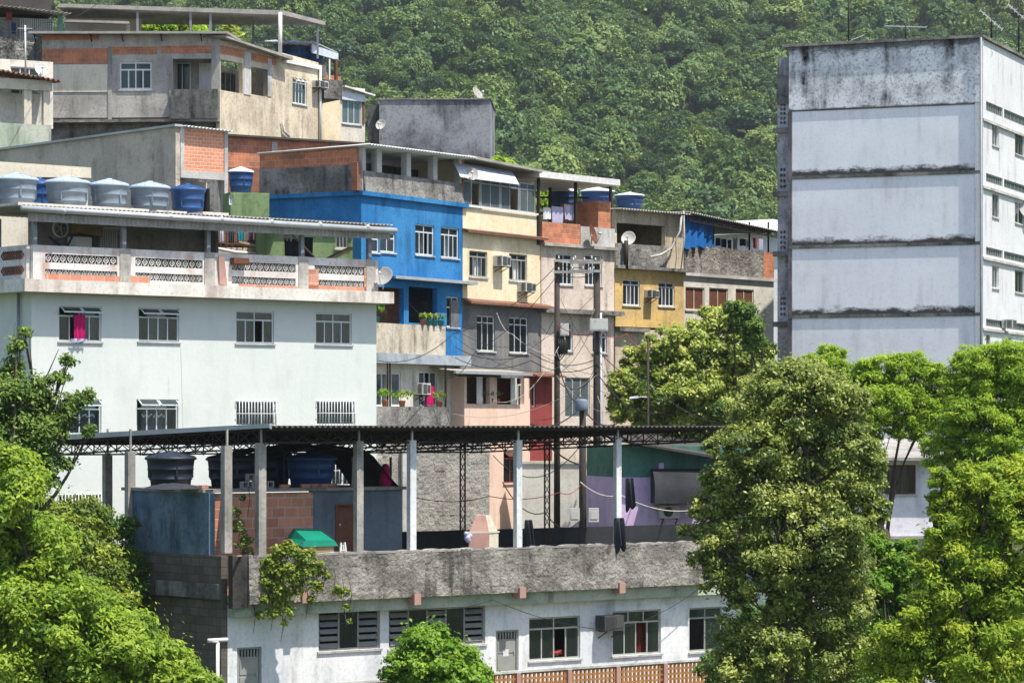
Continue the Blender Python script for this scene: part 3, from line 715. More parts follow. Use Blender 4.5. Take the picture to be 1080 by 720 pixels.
# rough parapet with uneven lumpy face
def lumpy(u0, u1, z0, z1, y, amp, th, nx, nz, seed, slope=.0):
    rg = np.random.default_rng(seed); a = rg.random((nz+1, nx+1)); b = rg.random((nz//4+2, nx//6+2)); m = MB(); vs = []; fs = []
    for j in range(nz+1):
        for i in range(nx+1):
            q = b[j//4, i//6]; e = 0 if j in (0,) else 1
            vs.append((u0+(u1-u0)*i/nx, y - amp*(a[j, i]*.5+q*.8) - slope*(1 - j/nz), z0+(z1-z0)*j/nz + (rg.random()-.5)*(.02 if j in (0, nz) else 0)))
    for j in range(nz):
        for i in range(nx): k = j*(nx+1)+i; fs.append((k, k+1, k+nx+2, k+nx+1))
    m.add(vs, fs, False); m.box(u0, u1, y+.004, y+th, z0, z1-.02); return m
lumpy(up0, up1, zb, zt, PY, .022, .22, 300, 22, 3, .05).build('parapet', 'rough', fr, lh)
part(lh, fr, 'parapet', 'mould_shade', (u0-.16, up0-.003, PY+.02, PY+.22, zb-.1, zt+.02), label='mouldy end of the parapet, darkened as vine shade')  # real mould, its colour darkened further for the shade of the vine
m = MB(); rg = random.Random(2); pr = []; u = up0                # uneven mortar strip along the wall top
while u < up1: pr.append((u, zt + rg.uniform(-.02, .035))); u += rg.uniform(.04, .3)
m.prism_y([(up0, zt-.05)] + [(up1, zt-.05)] + [(up1, zt)] + pr[::-1], PY-.02, PY+.2)
m.build('coping', 'conc', fr, lh)
part(lh, fr, 'deck', 'conc', (u0, ue, PY+.22, 12.5, deck-.15, deck), (up0, up1, PY+.01, .2, zb-.002, zb+.16))
yb = fr.V(140, u0)
part(lh, fr, 'side_wall', 'block_old', (u0-.2, u0-.003, 0, yb, 0, zt-.01), (u0-.2, u0, yb, 12.5, 0, zt-.9))
part(lh, fr, 'ledge', 'conc_dk', (u0-.3, u0-.2, .02, yb+.1, zt-1.15, zt-.75), (u0-.34, u0-.2, .0, yb, zt-3.5, zt-3.3))
zr = fr.Z(240, 520)
part(lh, fr, 'terrace_room_wall', 'blue_dull', (u0-.19, u0, .6, yb+.05, zt-.008, zr), label='faded blue side wall of the terrace room')
yr = .9; ub1 = fr.U(330, yr); us1 = fr.U(424, yr)
part(lh, fr, 'terrace_room_wall', 'brick_pink', (u0+.004, ub1, yr, yr+.2, deck, zr-.03), label='bare pinkish brick wall of the terrace room')
dh = (fr.U(355, yr), fr.U(375, yr), deck+.01, fr.Z(365, 533, yr))
m = MB(); holed(m, ub1+.003, us1, deck+.003, zr, [dh], yr, yr+.2); m.box(us1-.2, us1, yr+.2, yb+.05, deck, zr)
o = m.build('terrace_room_wall', 'slate', fr, lh); o['label'] = 'dark slate painted wall of the terrace room with a door'
dr = part(lh, fr, 'door', 'wood', (dh[0], dh[1], yr+.07, yr+.12, dh[2], dh[3]), (dh[0]-.05, dh[0]-.002, yr-.02, yr+.02, dh[2], dh[3]+.05), (dh[0]-.002, dh[1], yr-.02, yr+.02, dh[3]+.002, dh[3]+.05), label='brown wooden door')
m = MB(); zc = fr.Z(361, 553, yr); m.lathe([(0, .03), (.035, .03), (.035, 0), (0, 0)], 10); m.v = [(dh[0]+.12+x, yr+.04-z, zc+y) for x, y, z in m.v]; m.build('handle', 'steel_lt', fr, dr)
part(lh, fr, 'terrace_room_roof', 'conc_dk', (u0-.25, us1+.08, yr-.1, yb+.2, zr+.003, zr+.09))
yk = 5.0; zk = fr.Zu(fr.U(560, yk), 557, yk)
part(lh, fr, 'back_parapet', 'black_wall', (us1+.01, fr.U(775, yk), yk, yk+.15, deck, zk), label='low black wall at the back of the terrace')
# corrugated carport roof, falling to the back
yf = -1.0; yd = 11.5; ra = fr.U(287, yf); rb = fr.U(768, yf); z_f = fr.Z(300, 450, yf); z_b = fr.Zu(ra, 465, yd)
m = MB(); m.corr((ra, yf, z_f), (rb, yf, z_f), (rb, yd, z_b), (ra, yd, z_b), .176, .032, .012)
rf = m.build('roof', 'roof_dark', fr, lh)
part(lh, fr, 'roof_edge', 'steel_lt', (ra-.06, ra-.01, yf, yf+.05, z_f-.05, z_f+.05)); m = MB()
m.hexa([(ra-.08, yf, z_f-.02), (ra-.005, yf, z_f-.02), (ra-.005, yd, z_b-.02), (ra-.08, yd, z_b-.02), (ra-.08, yf, z_f+.09), (ra-.005, yf, z_f+.09), (ra-.005, yd, z_b+.14), (ra-.08, yd, z_b+.14)])
m.build('roof_edge', 'roof_metal', fr, lh)
m = MB(); zc_ = z_f - .42
for k in range(9):
    y = yf + .2 + (yd-yf-.4)*k/8; z = z_f + (z_b-z_f)*(y-yf)/(yd-yf) - .07; m.bar((ra, y, z), (rb, y, z), .08, .05)
truss(m, (ra, PY+.1, z_f-.42), (rb, PY+.1, z_f-.42), .32); truss(m, (ra+.1, PY, z_f-.42), (ra+.1, yd-.3, z_b-.42), .34, .6)
truss(m, (ra, yd-.6, z_b-.40), (rb, yd-.6, z_b-.40), .3); truss(m, (rb-.15, PY, z_f-.42), (rb-.15, yd-.3, z_b-.42), .34, .6)
for px in (380, 490, 577, 650): u = fr.U(px); truss(m, (u, PY, z_f-.42), (u, yd-.4, z_b-.42), .34, .7)
m.build('roof_truss', 'steel_dk', fr, lh)
def col(px, y, wpx, pt, pb, mat='conc_lt', label=None):
    u = fr.U(px, y); w = wpx * (fr.o + fr.d*u + fr.i*y).y / F * .5; z0, z1 = fr.Z(px, pb, y), fr.Z(px, pt, y)
    m = MB(); m.box(u-w, u+w, y, y+2*w*.8, z0, z1); m.bar((u, y+w*.6, z1-.02), (u, y+w*.6, z_f-.06), .05)
    c = m.build('column', mat, fr, lh)
    if label: c['label'] = label
col(277, PY+.0, 9.5, 467, 600, 'conc'); col(380, PY+.02, 8.5, 465, 582, 'conc'); col(436, PY+.02, 8, 464, 583, 'low_white'); col(548, PY+.02, 7.5, 464, 581, 'low_white'); col(653, PY+.02, 7, 463, 575, 'low_white')
col(241, .12, 9.5, 470, 583, 'conc'); col(139, yb-.3, 9, 476, 583, 'conc'); col(115, 9.5, 8.5, 480, 640, 'conc')
for px, pb in ((488, 557), (577, 577)):
    m = MB()
    y = yk-.3 if px == 488 else 1.4; u = fr.U(px, y); z0, z1 = deck, z_f-.1
    for s_ in (-.09, .09): m.bar((u+s_, y, z0), (u+s_, y, z1), .035)
    n = 14
    for k in range(n): z = z0 + (z1-z0)*k/n; dz = (z1-z0)/n; m.bar((u-.09, y, z), (u+.09, y, z+dz), .016); m.bar((u+.09, y, z), (u-.09, y, z+dz), .016)
    m.build('lattice_post', 'steel_dk', fr, lh)
for px, py in ((322, 630), (440, 632), (551, 625), (656, 620)):
    u = fr.U(px, PY-.1); z = fr.Z(px, py, PY-.1); part(lh, fr, 'beam_end', 'pinkpost', (u-.11, u+.11, PY-.13, -.302, z-.14, z+.16))
# terracotta grid balustrade in front
yl = -1.35; ua, ub = fr.U(345, yl), fr.U(775, yl); zl = fr.Z(640, 702, yl); m = MB(); h = .95
n = int((ub-ua)/.155)
for k in range(n+1): u = ua+(ub-ua)*k/n; m.box(u-.03, u+.03, yl+.03, yl+.09, zl-h, zl-.03)
for k in range(7): z = zl-.05-.15*k; m.box(ua, ub, yl+.033, yl+.087, z-.03, z+.03)
bl = m.build('balustrade', 'lattice', fr, lh); m = MB(); m.box(ua, ub, yl, yl+.13, zl-.03, zl+.035); m.build('handrail', 'conc_lt', fr, bl)
for px in (547, 601, 652, 702, 751, 495, 440): u = fr.U(px, yl); part(lh, fr, 'balustrade_post', 'pinkpost', (u-.07, u+.07, yl-.02, yl+.15, zl-h, zl-.031))
part(lh, fr, 'balcony_floor', 'conc', (ua, ub, yl-.1, 0, zl-h-.2, zl-h-.003))
m = MB(); u = fr.U(229, -.4); z = fr.Z(229, 675, -.4); m.tube([(u-.25, -.4, z), (u, -.4, z-.02), (u+.02, -.4, z-.06), (u+.02, -.4, z-3)], .05, 10); m.tube([(u-.28, -.4, z+.01), (u+.32, -.4, z+.01)], .055, 10)
m.build('downpipe', 'pvc', fr, lh)
ac(fr, (624, 652, 648, 664), 'dark boxy air conditioner on the low white wall between two windows', 0, casing='ac_dk')
# things on the terrace
for k, (px, w, h, lb) in enumerate(((180, 1.38, 1.02, 'dark water tank on the faded blue wall under the terrace roof, leftmost there'), (243, 1.34, .98, 'dark water tank behind the second column under the terrace roof'))):
    p = fr.W(px, 518, 2.6); p.z = zr + fr.zb + .09; tank('dark', p, w, h, lb, 'water tanks under the terrace roof')
p = fr.W(328, 520, 2.2); p.z = zr + fr.zb + .09; tank('blue', p, 1.46, .98, 'blue water tank above the pinkish brick wall under the terrace roof', 'water tanks under the terrace roof')
p = fr.W(285, 520, 3.4); p.z = zr + fr.zb + .09; tank('dark', p, 1.3, 1.05, 'dark water tank behind the concrete blocks under the terrace roof', 'water tanks under the terrace roof')
for k, (px, y) in enumerate(((262, 1.2), (272, 1.15), (283, 1.3), (268, 1.5))):
    u = fr.U(px, y); z = zr+.09 + (.2 if k == 3 else 0); m = MB(); m.box(u-.19, u+.19, y, y+.14, z, z+.03); m.box(u-.19, u+.19, y, y+.14, z+.16, z+.19)
    for x in (-.19, -.02, .15): m.box(u+x, u+x+.04, y+.001, y+.139, z+.03, z+.16)
    tag(m.build('concrete_block', 'conc', fr), ('leftmost grey hollow concrete block lying beside the blue tank', 'middle grey hollow concrete block of the lower row beside the blue tank', 'rightmost grey hollow concrete block beside the blue tank', 'grey hollow concrete block on top of the others beside the blue tank')[k], 'block', 'concrete blocks on the terrace room')
m = MB(); pts = []
n = 20; vs = []; fs = []
for i in range(n+1):
    t = i/n; u = fr.U(270+145*t, 2.0+0*t); zz = fr.Z(330, 474, 2) - .02 + .18*math.sin(PI*min(1, t*1.25))*.8 - (max(0, t-.72)/.28)**1.6*1.1
    for j in range(7): q = j/6; vs.append((u + .04*math.sin(9*q+i), 1.6+2.2*q, zz + .05*math.sin(i*1.3+j*2) - .25*abs(q-.4)))
for i in range(n):
    for j in range(6): a = i*7+j; fs.append((a, a+7, a+8, a+1))
m.add(vs, fs, True); m2 = len(vs); m.add([(x, y, z+.015) for x, y, z in vs], [tuple(reversed(f)) for f in fs], True)
for px in (300, 345, 412): u = fr.U(px, 2.4); m.bar((u, 2.4, zr+.09), (u, 2.4, zr+1.2 if px < 400 else zr+.9), .05)
tag(m.build('black_tarpaulin', 'tarp_k', fr), 'black tarpaulin sagging over the blue tank under the terrace roof', 'tarpaulin')
m = MB(); u = fr.U(413, 1.6); m.lathe([(0, 0), (.16, 0), (.19, .1), (.13, .4), (.11, .55), (.05, .62), (0, .63)], 12, (u, 1.9, zr+.09))
tag(m.build('magenta_bag', 'cloth_m', fr), 'magenta cloth bundle standing at the right end of the terrace room roof', 'bundle')
rg = random.Random(9)
for k, (px, y) in enumerate(((300, 1.1), (322, 1.15), (333, 1.2), (341, 1.1), (350, 1.3), (206, 1.6), (215, 1.5))):
    u = fr.U(px, y); z = zr+.09; a = rg.uniform(-.4, .4); m = MB(); d = Vector((math.cos(a), math.sin(a), 0)) * .14; c = Vector((u, y, z+.05)); m.bar(c-d, c+d, .1, .1); tag(m.build('brick', 'brick', fr), ('brick left of the row before the blue terrace tank', 'brick in the row before the blue terrace tank, leftmost of four', 'brick in the row before the blue terrace tank, second of four', 'brick in the row before the blue terrace tank, third of four', 'brick in the row before the blue terrace tank, rightmost of four', 'loose brick behind the second column on the terrace room', 'loose brick just right of the second column on the terrace room')[k], 'brick', 'loose bricks on the terrace room')
m = MB(); n = 18; vs = []; fs = []
for i in range(n+1):
    for j in range(7): t_ = i/n; vs.append((fr.U(168 + 48*t_, 1.0), 1.0 + .9*j/6, zr+.09 + (.34*math.sin(PI*t_)**.4)*.5*math.sin(PI*j/6)**.5 * (.7+.3*math.sin(i*1.9+j))))
for i in range(n):
    for j in range(6): a = i*7+j; fs.append((a, a+7, a+8, a+1))
m.add(vs, fs, True); m.add([(x, y_, z+.012) for x, y_, z in vs], [tuple(reversed(f)) for f in fs], True); tag(m.build('blanket', 'cloth_k', fr), 'dark crumpled blanket lying before the leftmost dark terrace tank', 'blanket')
m = MB(); u = fr.U(372, 2.2); m.tube([(u, 2.2, zr+.09), (u, 2.2, zr+.9), (u+.5, 2.3, zr+1.0)], .035, 8); tag(m.build('pipe', 'pvc', fr), 'white elbow pipe rising beside the blue terrace tank', 'pipe')
for k, px in enumerate((399, 414)):
    m = MB(); y = .4; u = fr.U(px, y); m.lathe([(0, 0), (.13, 0), (.16, .28), (.17, .3), (.15, .3), (.12, .02), (0, .02)], 16, (u, y, zt-.35)); m.box(u-.2, u+.2, y-.15, y+.25, deck, zt-.352); tag(m.build('bucket', 'cloth_w' if k else 'tank_b', fr), ('blue bucket', 'white bucket')[k] + ' just showing above the grey parapet by the slate wall', 'bucket', 'buckets on the terrace')
# green-covered chest, chairs, chimney
yq = -.24; ua, ub = fr.U(323, yq), fr.U(352, yq); z = deck; zg = fr.Z(338, 568, yq)
t = thing('covered_chest', 'yellowish chest under a green tarpaulin below the brick wall', 'chest', fr); part(t, fr, 'chest', 'wood_lt', (ua-.1, ub, yq, yq+.7, z, zg-.08))
m = MB(); m.hexa([(ua-.16, yq-.05, zg-.2), (ub+.12, yq-.05, zg-.2), (ub+.02, yq+.76, zg+.02), (ua-.1, yq+.76, zg+.02), (ua-.02, yq-.02, zg-.02), (ub+.02, yq-.02, zg-.06), (ub-.1, yq+.6, zg+.24), (ua, yq+.6, zg+.28)]); m.build('cover', 'tarp_green', fr, t)
for k, (px, lb) in enumerate(((342, 'left of the pair'), (362, 'right of the pair'))):
    y = -.15; u = fr.U(px, y); z = zt; t = thing('folding_chair', 'white slatted folding chair back showing above the grey parapet, %s' % lb, 'chair', fr, 'folding chairs on the terrace')
    m = MB(); z2 = zt+.26
    for s_ in (-1, 1): m.bar((u+s_*.26, y, deck), (u+s_*.06, y+.02, z2), .045); m.bar((u+s_*.14, y+.04, deck+.3), (u+s_*.14*.2, y+.04, z2-.06), .035)
    for q in (.25, .5, .75): m.bar((u-.26+.2*q, y+.01, zt-.4+.6*q), (u+.26-.2*q, y+.01, zt-.4+.6*q), .03)
    m.build('frame', 'frame_w', fr, t); m = MB(); m.box(u-.2, u+.2, y, y+.35, deck+.42, deck+.46); m.build('seat', 'frame_w', fr, t)
y = -.26; ua, um, ub = fr.U(499, y), fr.U(516, y), fr.U(530, y); z1 = fr.Z(514, 543, y); c0 = (ua+ub)/2
t = thing('barbecue_chimney', 'pink and white tapered barbecue hood standing between the second and third sunlit columns', 'barbecue', fr)
w = (ub-ua)/2; zm = fr.Z(514, 562, y)
def ring(k, z, e=0): return [(c0-(w+e)*k, y+.5*w-.1*w*k, z), (c0+.1*w*k, y+.45*w-(.45*w+e)*k, z), (c0+(w+e)*k, y+.35*w, z), (c0-.1*w*k, y+.5*w+.5*w*k, z)]
MB().hexa(ring(1, deck) + ring(1, zm)).build('base', 'ivory', fr, t)
MB().hexa(ring(1.08, zm+.002) + ring(1.08, zm+.05)).build('rim', 'ivory', fr, t)
MB().hexa(ring(.93, zm+.052) + ring(.45, z1)).build('hood', 'ivory', fr, t)
def skin(a, b):
    q = [a[0], a[1], b[1], b[0]]; m = MB(); o_ = Vector((-.008, -.012, 0)); m.hexa([Vector(p) + o_ for p in q] + [Vector(p) + o_*.1 for p in q]); return m
skin(ring(1, deck), ring(1, zm)).build('painted_face', 'pinkpost', fr, t); skin(ring(.93, zm+.052), ring(.45, z1)).build('painted_face', 'pinkpost', fr, t)
m = MB(); y = -.15; u = fr.U(493, y); z = fr.Z(493, 567, y)
for (a, b, r) in ((0, 0, .1), (.09, .05, .08), (-.05, .12, .07), (.02, -.05, .09)):
    m.lathe([(0, -r), (r*.7, -r*.7), (r, 0), (r*.7, r*.7), (0, r)], 12, (u+a, y, z+b))
tag(m.build('plastic_bag', 'cloth_l', fr), 'knotted white and pink plastic bag hanging left of the barbecue hood', 'bag')
def rag(px0, px1, py0, py1, y, mt, lb):
    m = MB(); m.cloth(fr.U(px0, y), fr.U(px1, y), y, fr.Z(px0, py1, y), fr.Z(px0, py0, y), .12, 1.5, 10, px0, .10, .35, .05); tag(m.build('torn_cloth', mt, fr), lb, 'cloth', 'torn cloths on the terrace')
rag(648, 658, 546, 577, PY-.12, 'cloth_k', 'torn dark cloth draped over the right end of the grey parapet')
rag(660, 668, 504, 534, PY+.1, 'cloth_k', 'grey rag tied high on the rightmost column')
rag(554, 561, 548, 578, PY+.3, 'cloth_k', 'dark cloth strip hanging beside the second whitish column')
m = MB(); a = Vector((fr.U(226, .2), -.9, zt+.02)); b = Vector((fr.U(262, .2), .3, zt-.02)); m.bar(a, b, .06, .03); tag(m.build('board', 'pinkpost', fr), 'pinkish board lying on the corner of the terrace wall', 'board')
m = MB()
for k in range(5): u = fr.U(288+8*k, -.2); m.lathe([(0, 0), (.12, 0), (.13, .12), (.1, .24), (0, .25)], 10, (u, -.1+.05*k, deck+.75+.05*(k % 2))); m.box(u-.2, u+.25, -.2, .3, deck, deck+.74) if k == 2 else None
tag(m.build('junk_pile', 'cloth_k', fr), 'dark pile of bags and pots in front of the bare brick wall', 'junk pile')

# ================================================================== WHITE HOUSE
fr = WHF = Frame(33, 95, 49.6, -6.5)
wh = thing('white_house', 'large pale mint white house with patterned terrace parapet on top', 'house', fr)
u0, u1 = 0.0, fr.U(397); zs = fr.Z(140, 312); zp0 = fr.Z(140, 299); zp1 = fr.Z(140, 263)
wk = dict(cols=4, tr=.28, tcols=2, frame='alu', tilt=True, opened=(1,), curt='curtain_b', curt_rng=(.62, .98))
wins = [((62, 107, 323, 360), wk), ((146, 189, 325, 360), dict(wk, opened=(), curt='curtain', curt_rng=(.3, .75))), ((249, 289, 328, 362), dict(wk, tilt=False, opened=(2,), curt='curtain_b', curt_rng=(.05, .45))), ((333, 371, 330, 363), dict(wk, tilt=False, opened=(), curt='curtain_b', curt_rng=(.3, .8))),
        ((62, 107, 421, 458), dict(wk, opened=(), curt='curtain_b', curt_rng=(.1, .95))), ((144, 188, 421, 456), dict(wk, opened=(), curt='curtain', curt_rng=(.2, .8))),
        ((249, 291, 423, 449), dict(cols=3, tr=0, frame='frame_w', bars=13, curt='curtain_b', curt_rng=(.1, .9))), ((334, 374, 423, 448), dict(cols=3, tr=0, frame='frame_w', bars=13, curt='curtain_b', curt_rng=(.2, 1))),
        ((62, 107, 521, 548), dict(cols=3, tr=0, frame='frame_w', bars=13)), ((350, 374, 480, 512), dict(cols=2, tr=0, frame='frame_w', bars=6))]
storey(wh, fr, 33, 397, .2, zs, 'white_wall', 6, wins=wins, label='pale mint white rendered wall', u=(u0, u1))
part(wh, fr, 'slab_edge', 'slab_white', (u0-.62, u1+.28, -.62, 6.1, zs+.002, zp0), label='white slab edge under the terrace')
m = MB(); m.tube([(u0-.1, .6, zp0), (u0-.1, .62, zs-2), (u0-.12, .6, .3)], .05); m.build('downpipe', 'steel', fr, wh)
# terrace parapet with two rows of patterned openings per bay
post_px = [36, 130, 219, 318, 389]; pw = .13
bays = [(46, 122), (141, 212), (243, 310), (330, 383)]
holes = []
for a, b in bays:
    for q0, q1 in ((269, 278), (285, 293)):
        c = 80; ua, ub = fr.U(a), fr.U(b); zz1, zz0 = fr.Z(c, q0, 0), fr.Z(c, q1, 0); holes.append((ua, ub, zz0, zz1))
m = MB(); holed(m, u0, u1, zp0+.003, zp1, holes, -.1, .05)
par_m = plaster('worn_pink_white_parapet', (.66, .65, .63), (.52, .50, .48), '9a6048', .55, .3, 12, .015, .9)
pp = m.build('parapet', par_m, fr, wh); pp['label'] = 'worn white and pink parapet with patterned openings'
for (ua, ub, za, zb_) in holes:
    m = MB()
    n = round((ub-ua)/(zb_-za)/.95); w = (ub-ua)/n; zc = (za+zb_)/2; h = (zb_-za)/2
    for k in range(n):
        c0 = ua+w*(k+.5); pts = [(c0+w*.42*math.cos(a), zc+h*.92*math.sin(a)) for a in [PI/4*j for j in range(8)]]
        inn = [(c0+w*.25*math.cos(a), zc+h*.6*math.sin(a)) for a in [PI/4*j for j in range(8)]]
        for j in range(8):
            (x0, z0_), (x1, z1_), (x2, z2_), (x3, z3_) = pts[j], pts[(j+1) % 8], inn[(j+1) % 8], inn[j]
            if j % 2 == 0 or True: m.hexa([(x3, -.08, z3_), (x2, -.08, z2_), (x2, .03, z2_), (x3, .03, z3_), (x0, -.08, z0_), (x1, -.08, z1_), (x1, .03, z1_), (x0, .03, z0_)]) if False else None
        # diamond ring with a bead in the middle, corner webs
        D = [(c0-w*.36, zc), (c0, zc+h*.8), (c0+w*.36, zc), (c0, zc-h*.8)]
        for j in range(4): m.bar((D[j][0], -.04, D[j][1]), (D[(j+1) % 4][0], -.04, D[(j+1) % 4][1]), .05, .03)
        m.box(c0-.022, c0+.022, -.07, -.01, zc-.022, zc+.022)
        m.box(c0-w/2-.012, c0-w/2+.012, -.06, -.02, zc-h, zc-h*.35); m.box(c0-w/2-.012, c0-w/2+.012, -.06, -.02, zc+h*.35, zc+h)
    m.build('patterned_blocks', 'conc_lt', fr, wh)
part(wh, fr, 'shade_backing', 'dark', (u0+.05, u1-.05, .052, .07, zp0+.05, zp1-.05))  # added near-black sheet, stands in for the shade inside the openings
part(wh, fr, 'brick_course', 'brick_pink', *[(fr.U(a), fr.U(b), -.112, -.1005, zp0+.03, zp0+.03+.11*q) for a, b, q in ((46, 126, 1.6), (136, 156, 2), (250, 312, .7), (322, 386, 1.2), (322, 334, 6), (382, 388, 7))])
m = MB(); pz = fr.Z(140, 233)
for px in post_px:
    u = fr.U(px); part(wh, fr, 'roof_post', 'steel', (u-.07, u+.07, -.07, .07, zp1-.9, pz))
part(wh, fr, 'roof_post', 'steel', (u0-.06, u0+.06, 1.9, 2.02, zp1-.9, pz))
part(wh, fr, 'parapet_piers', 'conc', *[(fr.U(px)-.2, fr.U(px)+.2, -.13, -.1005, zp0+.004, zp1+.01) for px in (130, 219, 318, 389)])
# left side parapet with its own blocks
yL = fr.V(2, u0); part(wh, fr, 'side_parapet', par_m, (u0-.003-.14, u0-.003, .06, yL, zp0+.003, zp1), label='shaded side parapet of the terrace')
for zc in (zp1-.3, zp1-.78):
    m = MB(); n = 9
    for k in range(n):
        y = .35+(yL-.6)*k/n; w = .15
        for a, b in (((y, zc+.13), (y+w, zc)), ((y+w, zc), (y, zc-.13)), ((y, zc-.13), (y-w, zc)), ((y-w, zc), (y, zc+.13))): m.bar((u0-.16, a[0], a[1]), (u0-.16, b[0], b[1]), .04, .03)
    m.build('patterned_blocks', 'tile', fr, wh)
# roof sheet, gutter and hanging fringe
ue_ = fr.U(415, -.5); zg = fr.Z(200, 230, -.5); zr_ = zg + .12
m = MB(); m.corr((u0-.6, -.5, zr_), (ue_, -.5, zr_), (ue_, 3.0, zr_+.05), (u0-.6, 3.0, zr_+.05), .16, .025, .015)
m.build('terrace_roof', 'roof_sheet', fr, wh)
m = MB(); m.corr((u0-.6, 3.0, zr_+.06), (fr.U(300, 3), 3.0, zr_+.06), (fr.U(296, 5.5), 5.8, zr_+.14), (u0-.6, 5.8, zr_+.14), .16, .025, .015); m.build('terrace_roof', 'roof_sheet', fr, wh)
m = MB(); m.tube([(u0-.7, -.58, zg+.02), ((u0+ue_)/2, -.58, zg-.02), (ue_+.05, -.58, zg-.06)], .095, 12)
for k in range(7): u = u0+(ue_-u0)*(k+.4)/7; m.tube([(u-.05, -.58, zg), (u+.05, -.58, zg-.0)], .105, 12)
m.build('gutter', 'steel_lt', fr, wh)
m = MB(); n = int((ue_-u0)/.16*6); vs = []; fs = []
for i in range(n+1):
    u = u0-.4+(ue_-u0+.3)*i/n; w = .02*math.sin(2*PI*i/6); vs += [(u, -.45+w, zg-.1), (u, -.45+w, zg-.36)]
for i in range(n): a = 2*i; fs.append((a, a+1, a+3, a+2))
m.add(vs, fs); m.build('roof_fringe', 'roof_sheet', fr, wh)
part(wh, fr, 'terrace_room_wall', 'conc', (fr.U(33, 3.2), fr.U(218, 3.2), 3.2, 3.4, zp0, zr_), (fr.U(218, 3.2)-.1, fr.U(218, 3.2)-.001, 2.5, 3.199, zp0, zr_), label='grey back wall of the covered terrace')
m = MB(); y = 3.1; 
for k in range(8): x = fr.U(107+2.3*k, y); m.box(x-.02, x+.02, y, y+.04, zp1-.1, zr_-.3)
m.box(fr.U(105, y), fr.U(126, y), y-.01, y+.03, zr_-.32, zr_-.26); m.build('window_bars', 'frame_w', fr, wh)
part(wh, fr, 'roof_boards', 'offwhite', (u0-.6, fr.U(150, .2), -.2, 1.2, zr_+.04, zr_+.12), (fr.U(156, .2), fr.U(188, .2), -.3, .6, zr_+.05, zr_+.1), (fr.U(205, .2), fr.U(232, .2), -.3, .5, zr_+.05, zr_+.13))
# tanks on the roof
for k, (px, w, kind, lb) in enumerate(((17, 1.42, 'grey', 'grey tank with pale lid, leftmost on the white house roof'), (71, 1.48, 'grey', 'grey tank with pale lid, second from the left on the white house roof'),
        (115, 1.30, 'grey', 'grey tank with pale lid, third from the left on the white house roof'), (158, 1.34, 'grey', 'grey tank with pale lid next to the blue tank on the white house roof'), (198, 1.22, 'blue', 'blue tank with blue lid, rightmost of the row on the white house roof'))):
    y = 1.6; u = fr.U(px, y); p = fr.L(u, y, 0); p.z = zr_+fr.zb+.08; tank(kind, p, w, 1.12, lb, 'water tanks on the white house roof', k)
y = 3.4; p = fr.L(fr.U(42, y), y, 0); p.z = zr_+fr.zb+.12; tank('blue', p, .9, 1.15, 'small blue drum behind the grey tanks on the white house roof', 'water tanks on the white house roof')
# clutter on the terrace
def boxthing(name, label, cat, fr, px0, px1, py0, py1, y, d, mt, group=None, tilt=0):
    u0, u1 = fr.U(px0, y), fr.U(px1, y); c = (px0+px1)/2; z0, z1 = fr.Z(c, py1, y), fr.Z(c, py0, y); m = MB()
    t = tilt; m.hexa([(u0, y, z0), (u1, y, z0+t), (u1, y+d, z0+t), (u0, y+d, z0), (u0-t*.3, y, z1), (u1-t*.3, y, z1+t), (u1-t*.3, y+d, z1+t), (u0-t*.3, y+d, z1)])
    m.box(u0+.02, u1-.02, y-.012, y-.001, z0+abs(t)+.03, z0+abs(t)+.05); return tag(m.build(name, mt, fr), label, cat, group)
boxthing('white_cabinet', 'low white cabinet at the left end of the covered terrace', 'cabinet', fr, 40, 56, 247, 268, 2.6, .5, 'frame_w') if False else None
m = MB(); y = 2.4; u = fr.U(64, y); z = fr.Z(64, 241, y); m.v = []; m.lathe([(.26, -.04), (.30, -.04), (.30, .04), (.26, .04), (.26, -.04)], 24)
m.v = [(u+x, y+zz, z+yy) for x, yy, zz in m.v]
for k in range(5): m.bar((u, y, z), (u+.27*math.cos(k*1.256), y, z+.27*math.sin(k*1.256)), .02)
tag(m.build('standing_fan', 'ac', fr), 'round fan grille against the grey terrace wall', 'fan')
for (a, b, c, d, mt, nm, lb, ct, tl) in ((83, 108, 234, 246, 'wood_lt', 'cardboard_box', 'tilted brown cardboard box high on the covered terrace', 'box', -.1), (80, 97, 250, 268, 'frame_w', 'washing_machine', 'white washing machine below the brown box on the terrace', 'washing machine', 0),
        (98, 104, 250, 268, 'ac_dk', 'dark_shelf', 'narrow dark shelf beside the washing machine', 'shelf', 0), (0, 0, 0, 0, 0, 0, 0, 0, 0)):
    if a or b: boxthing(nm, lb, ct, fr, a, b, c, d, 2.3, .5, mt, None, tl)
m = MB(); y = 2.2; m.bar((fr.U(52, y), y, fr.Z(52, 250, y)), (fr.U(72, y), y, fr.Z(72, 266, y)), .12, .05); m.bar((fr.U(70, y), y, fr.Z(70, 262, y)), (fr.U(76, y), y, fr.Z(76, 250, y)), .05); tag(m.build('folded_stroller', 'cloth_b', fr), 'dark folded frame leaning on the terrace wall by the round fan', 'folded frame')
m = MB(); y = .5; m.bar((fr.U(307, y), y, fr.Z(307, 246, y)), (fr.U(335, y), y, fr.Z(335, 275, y)), .09, .04); tag(m.build('leaning_board', 'pinkpost', fr), 'long pinkish board leaning diagonally on the terrace parapet', 'board')
m = MB(); y = .6; m.bar((fr.U(347, y), y, fr.Z(347, 273, y)), (fr.U(370, y), y, fr.Z(370, 262, y)), .3, .1); tag(m.build('wooden_crate', 'wood_lt', fr), 'weathered yellow-brown boards behind the right end of the terrace parapet', 'boards')
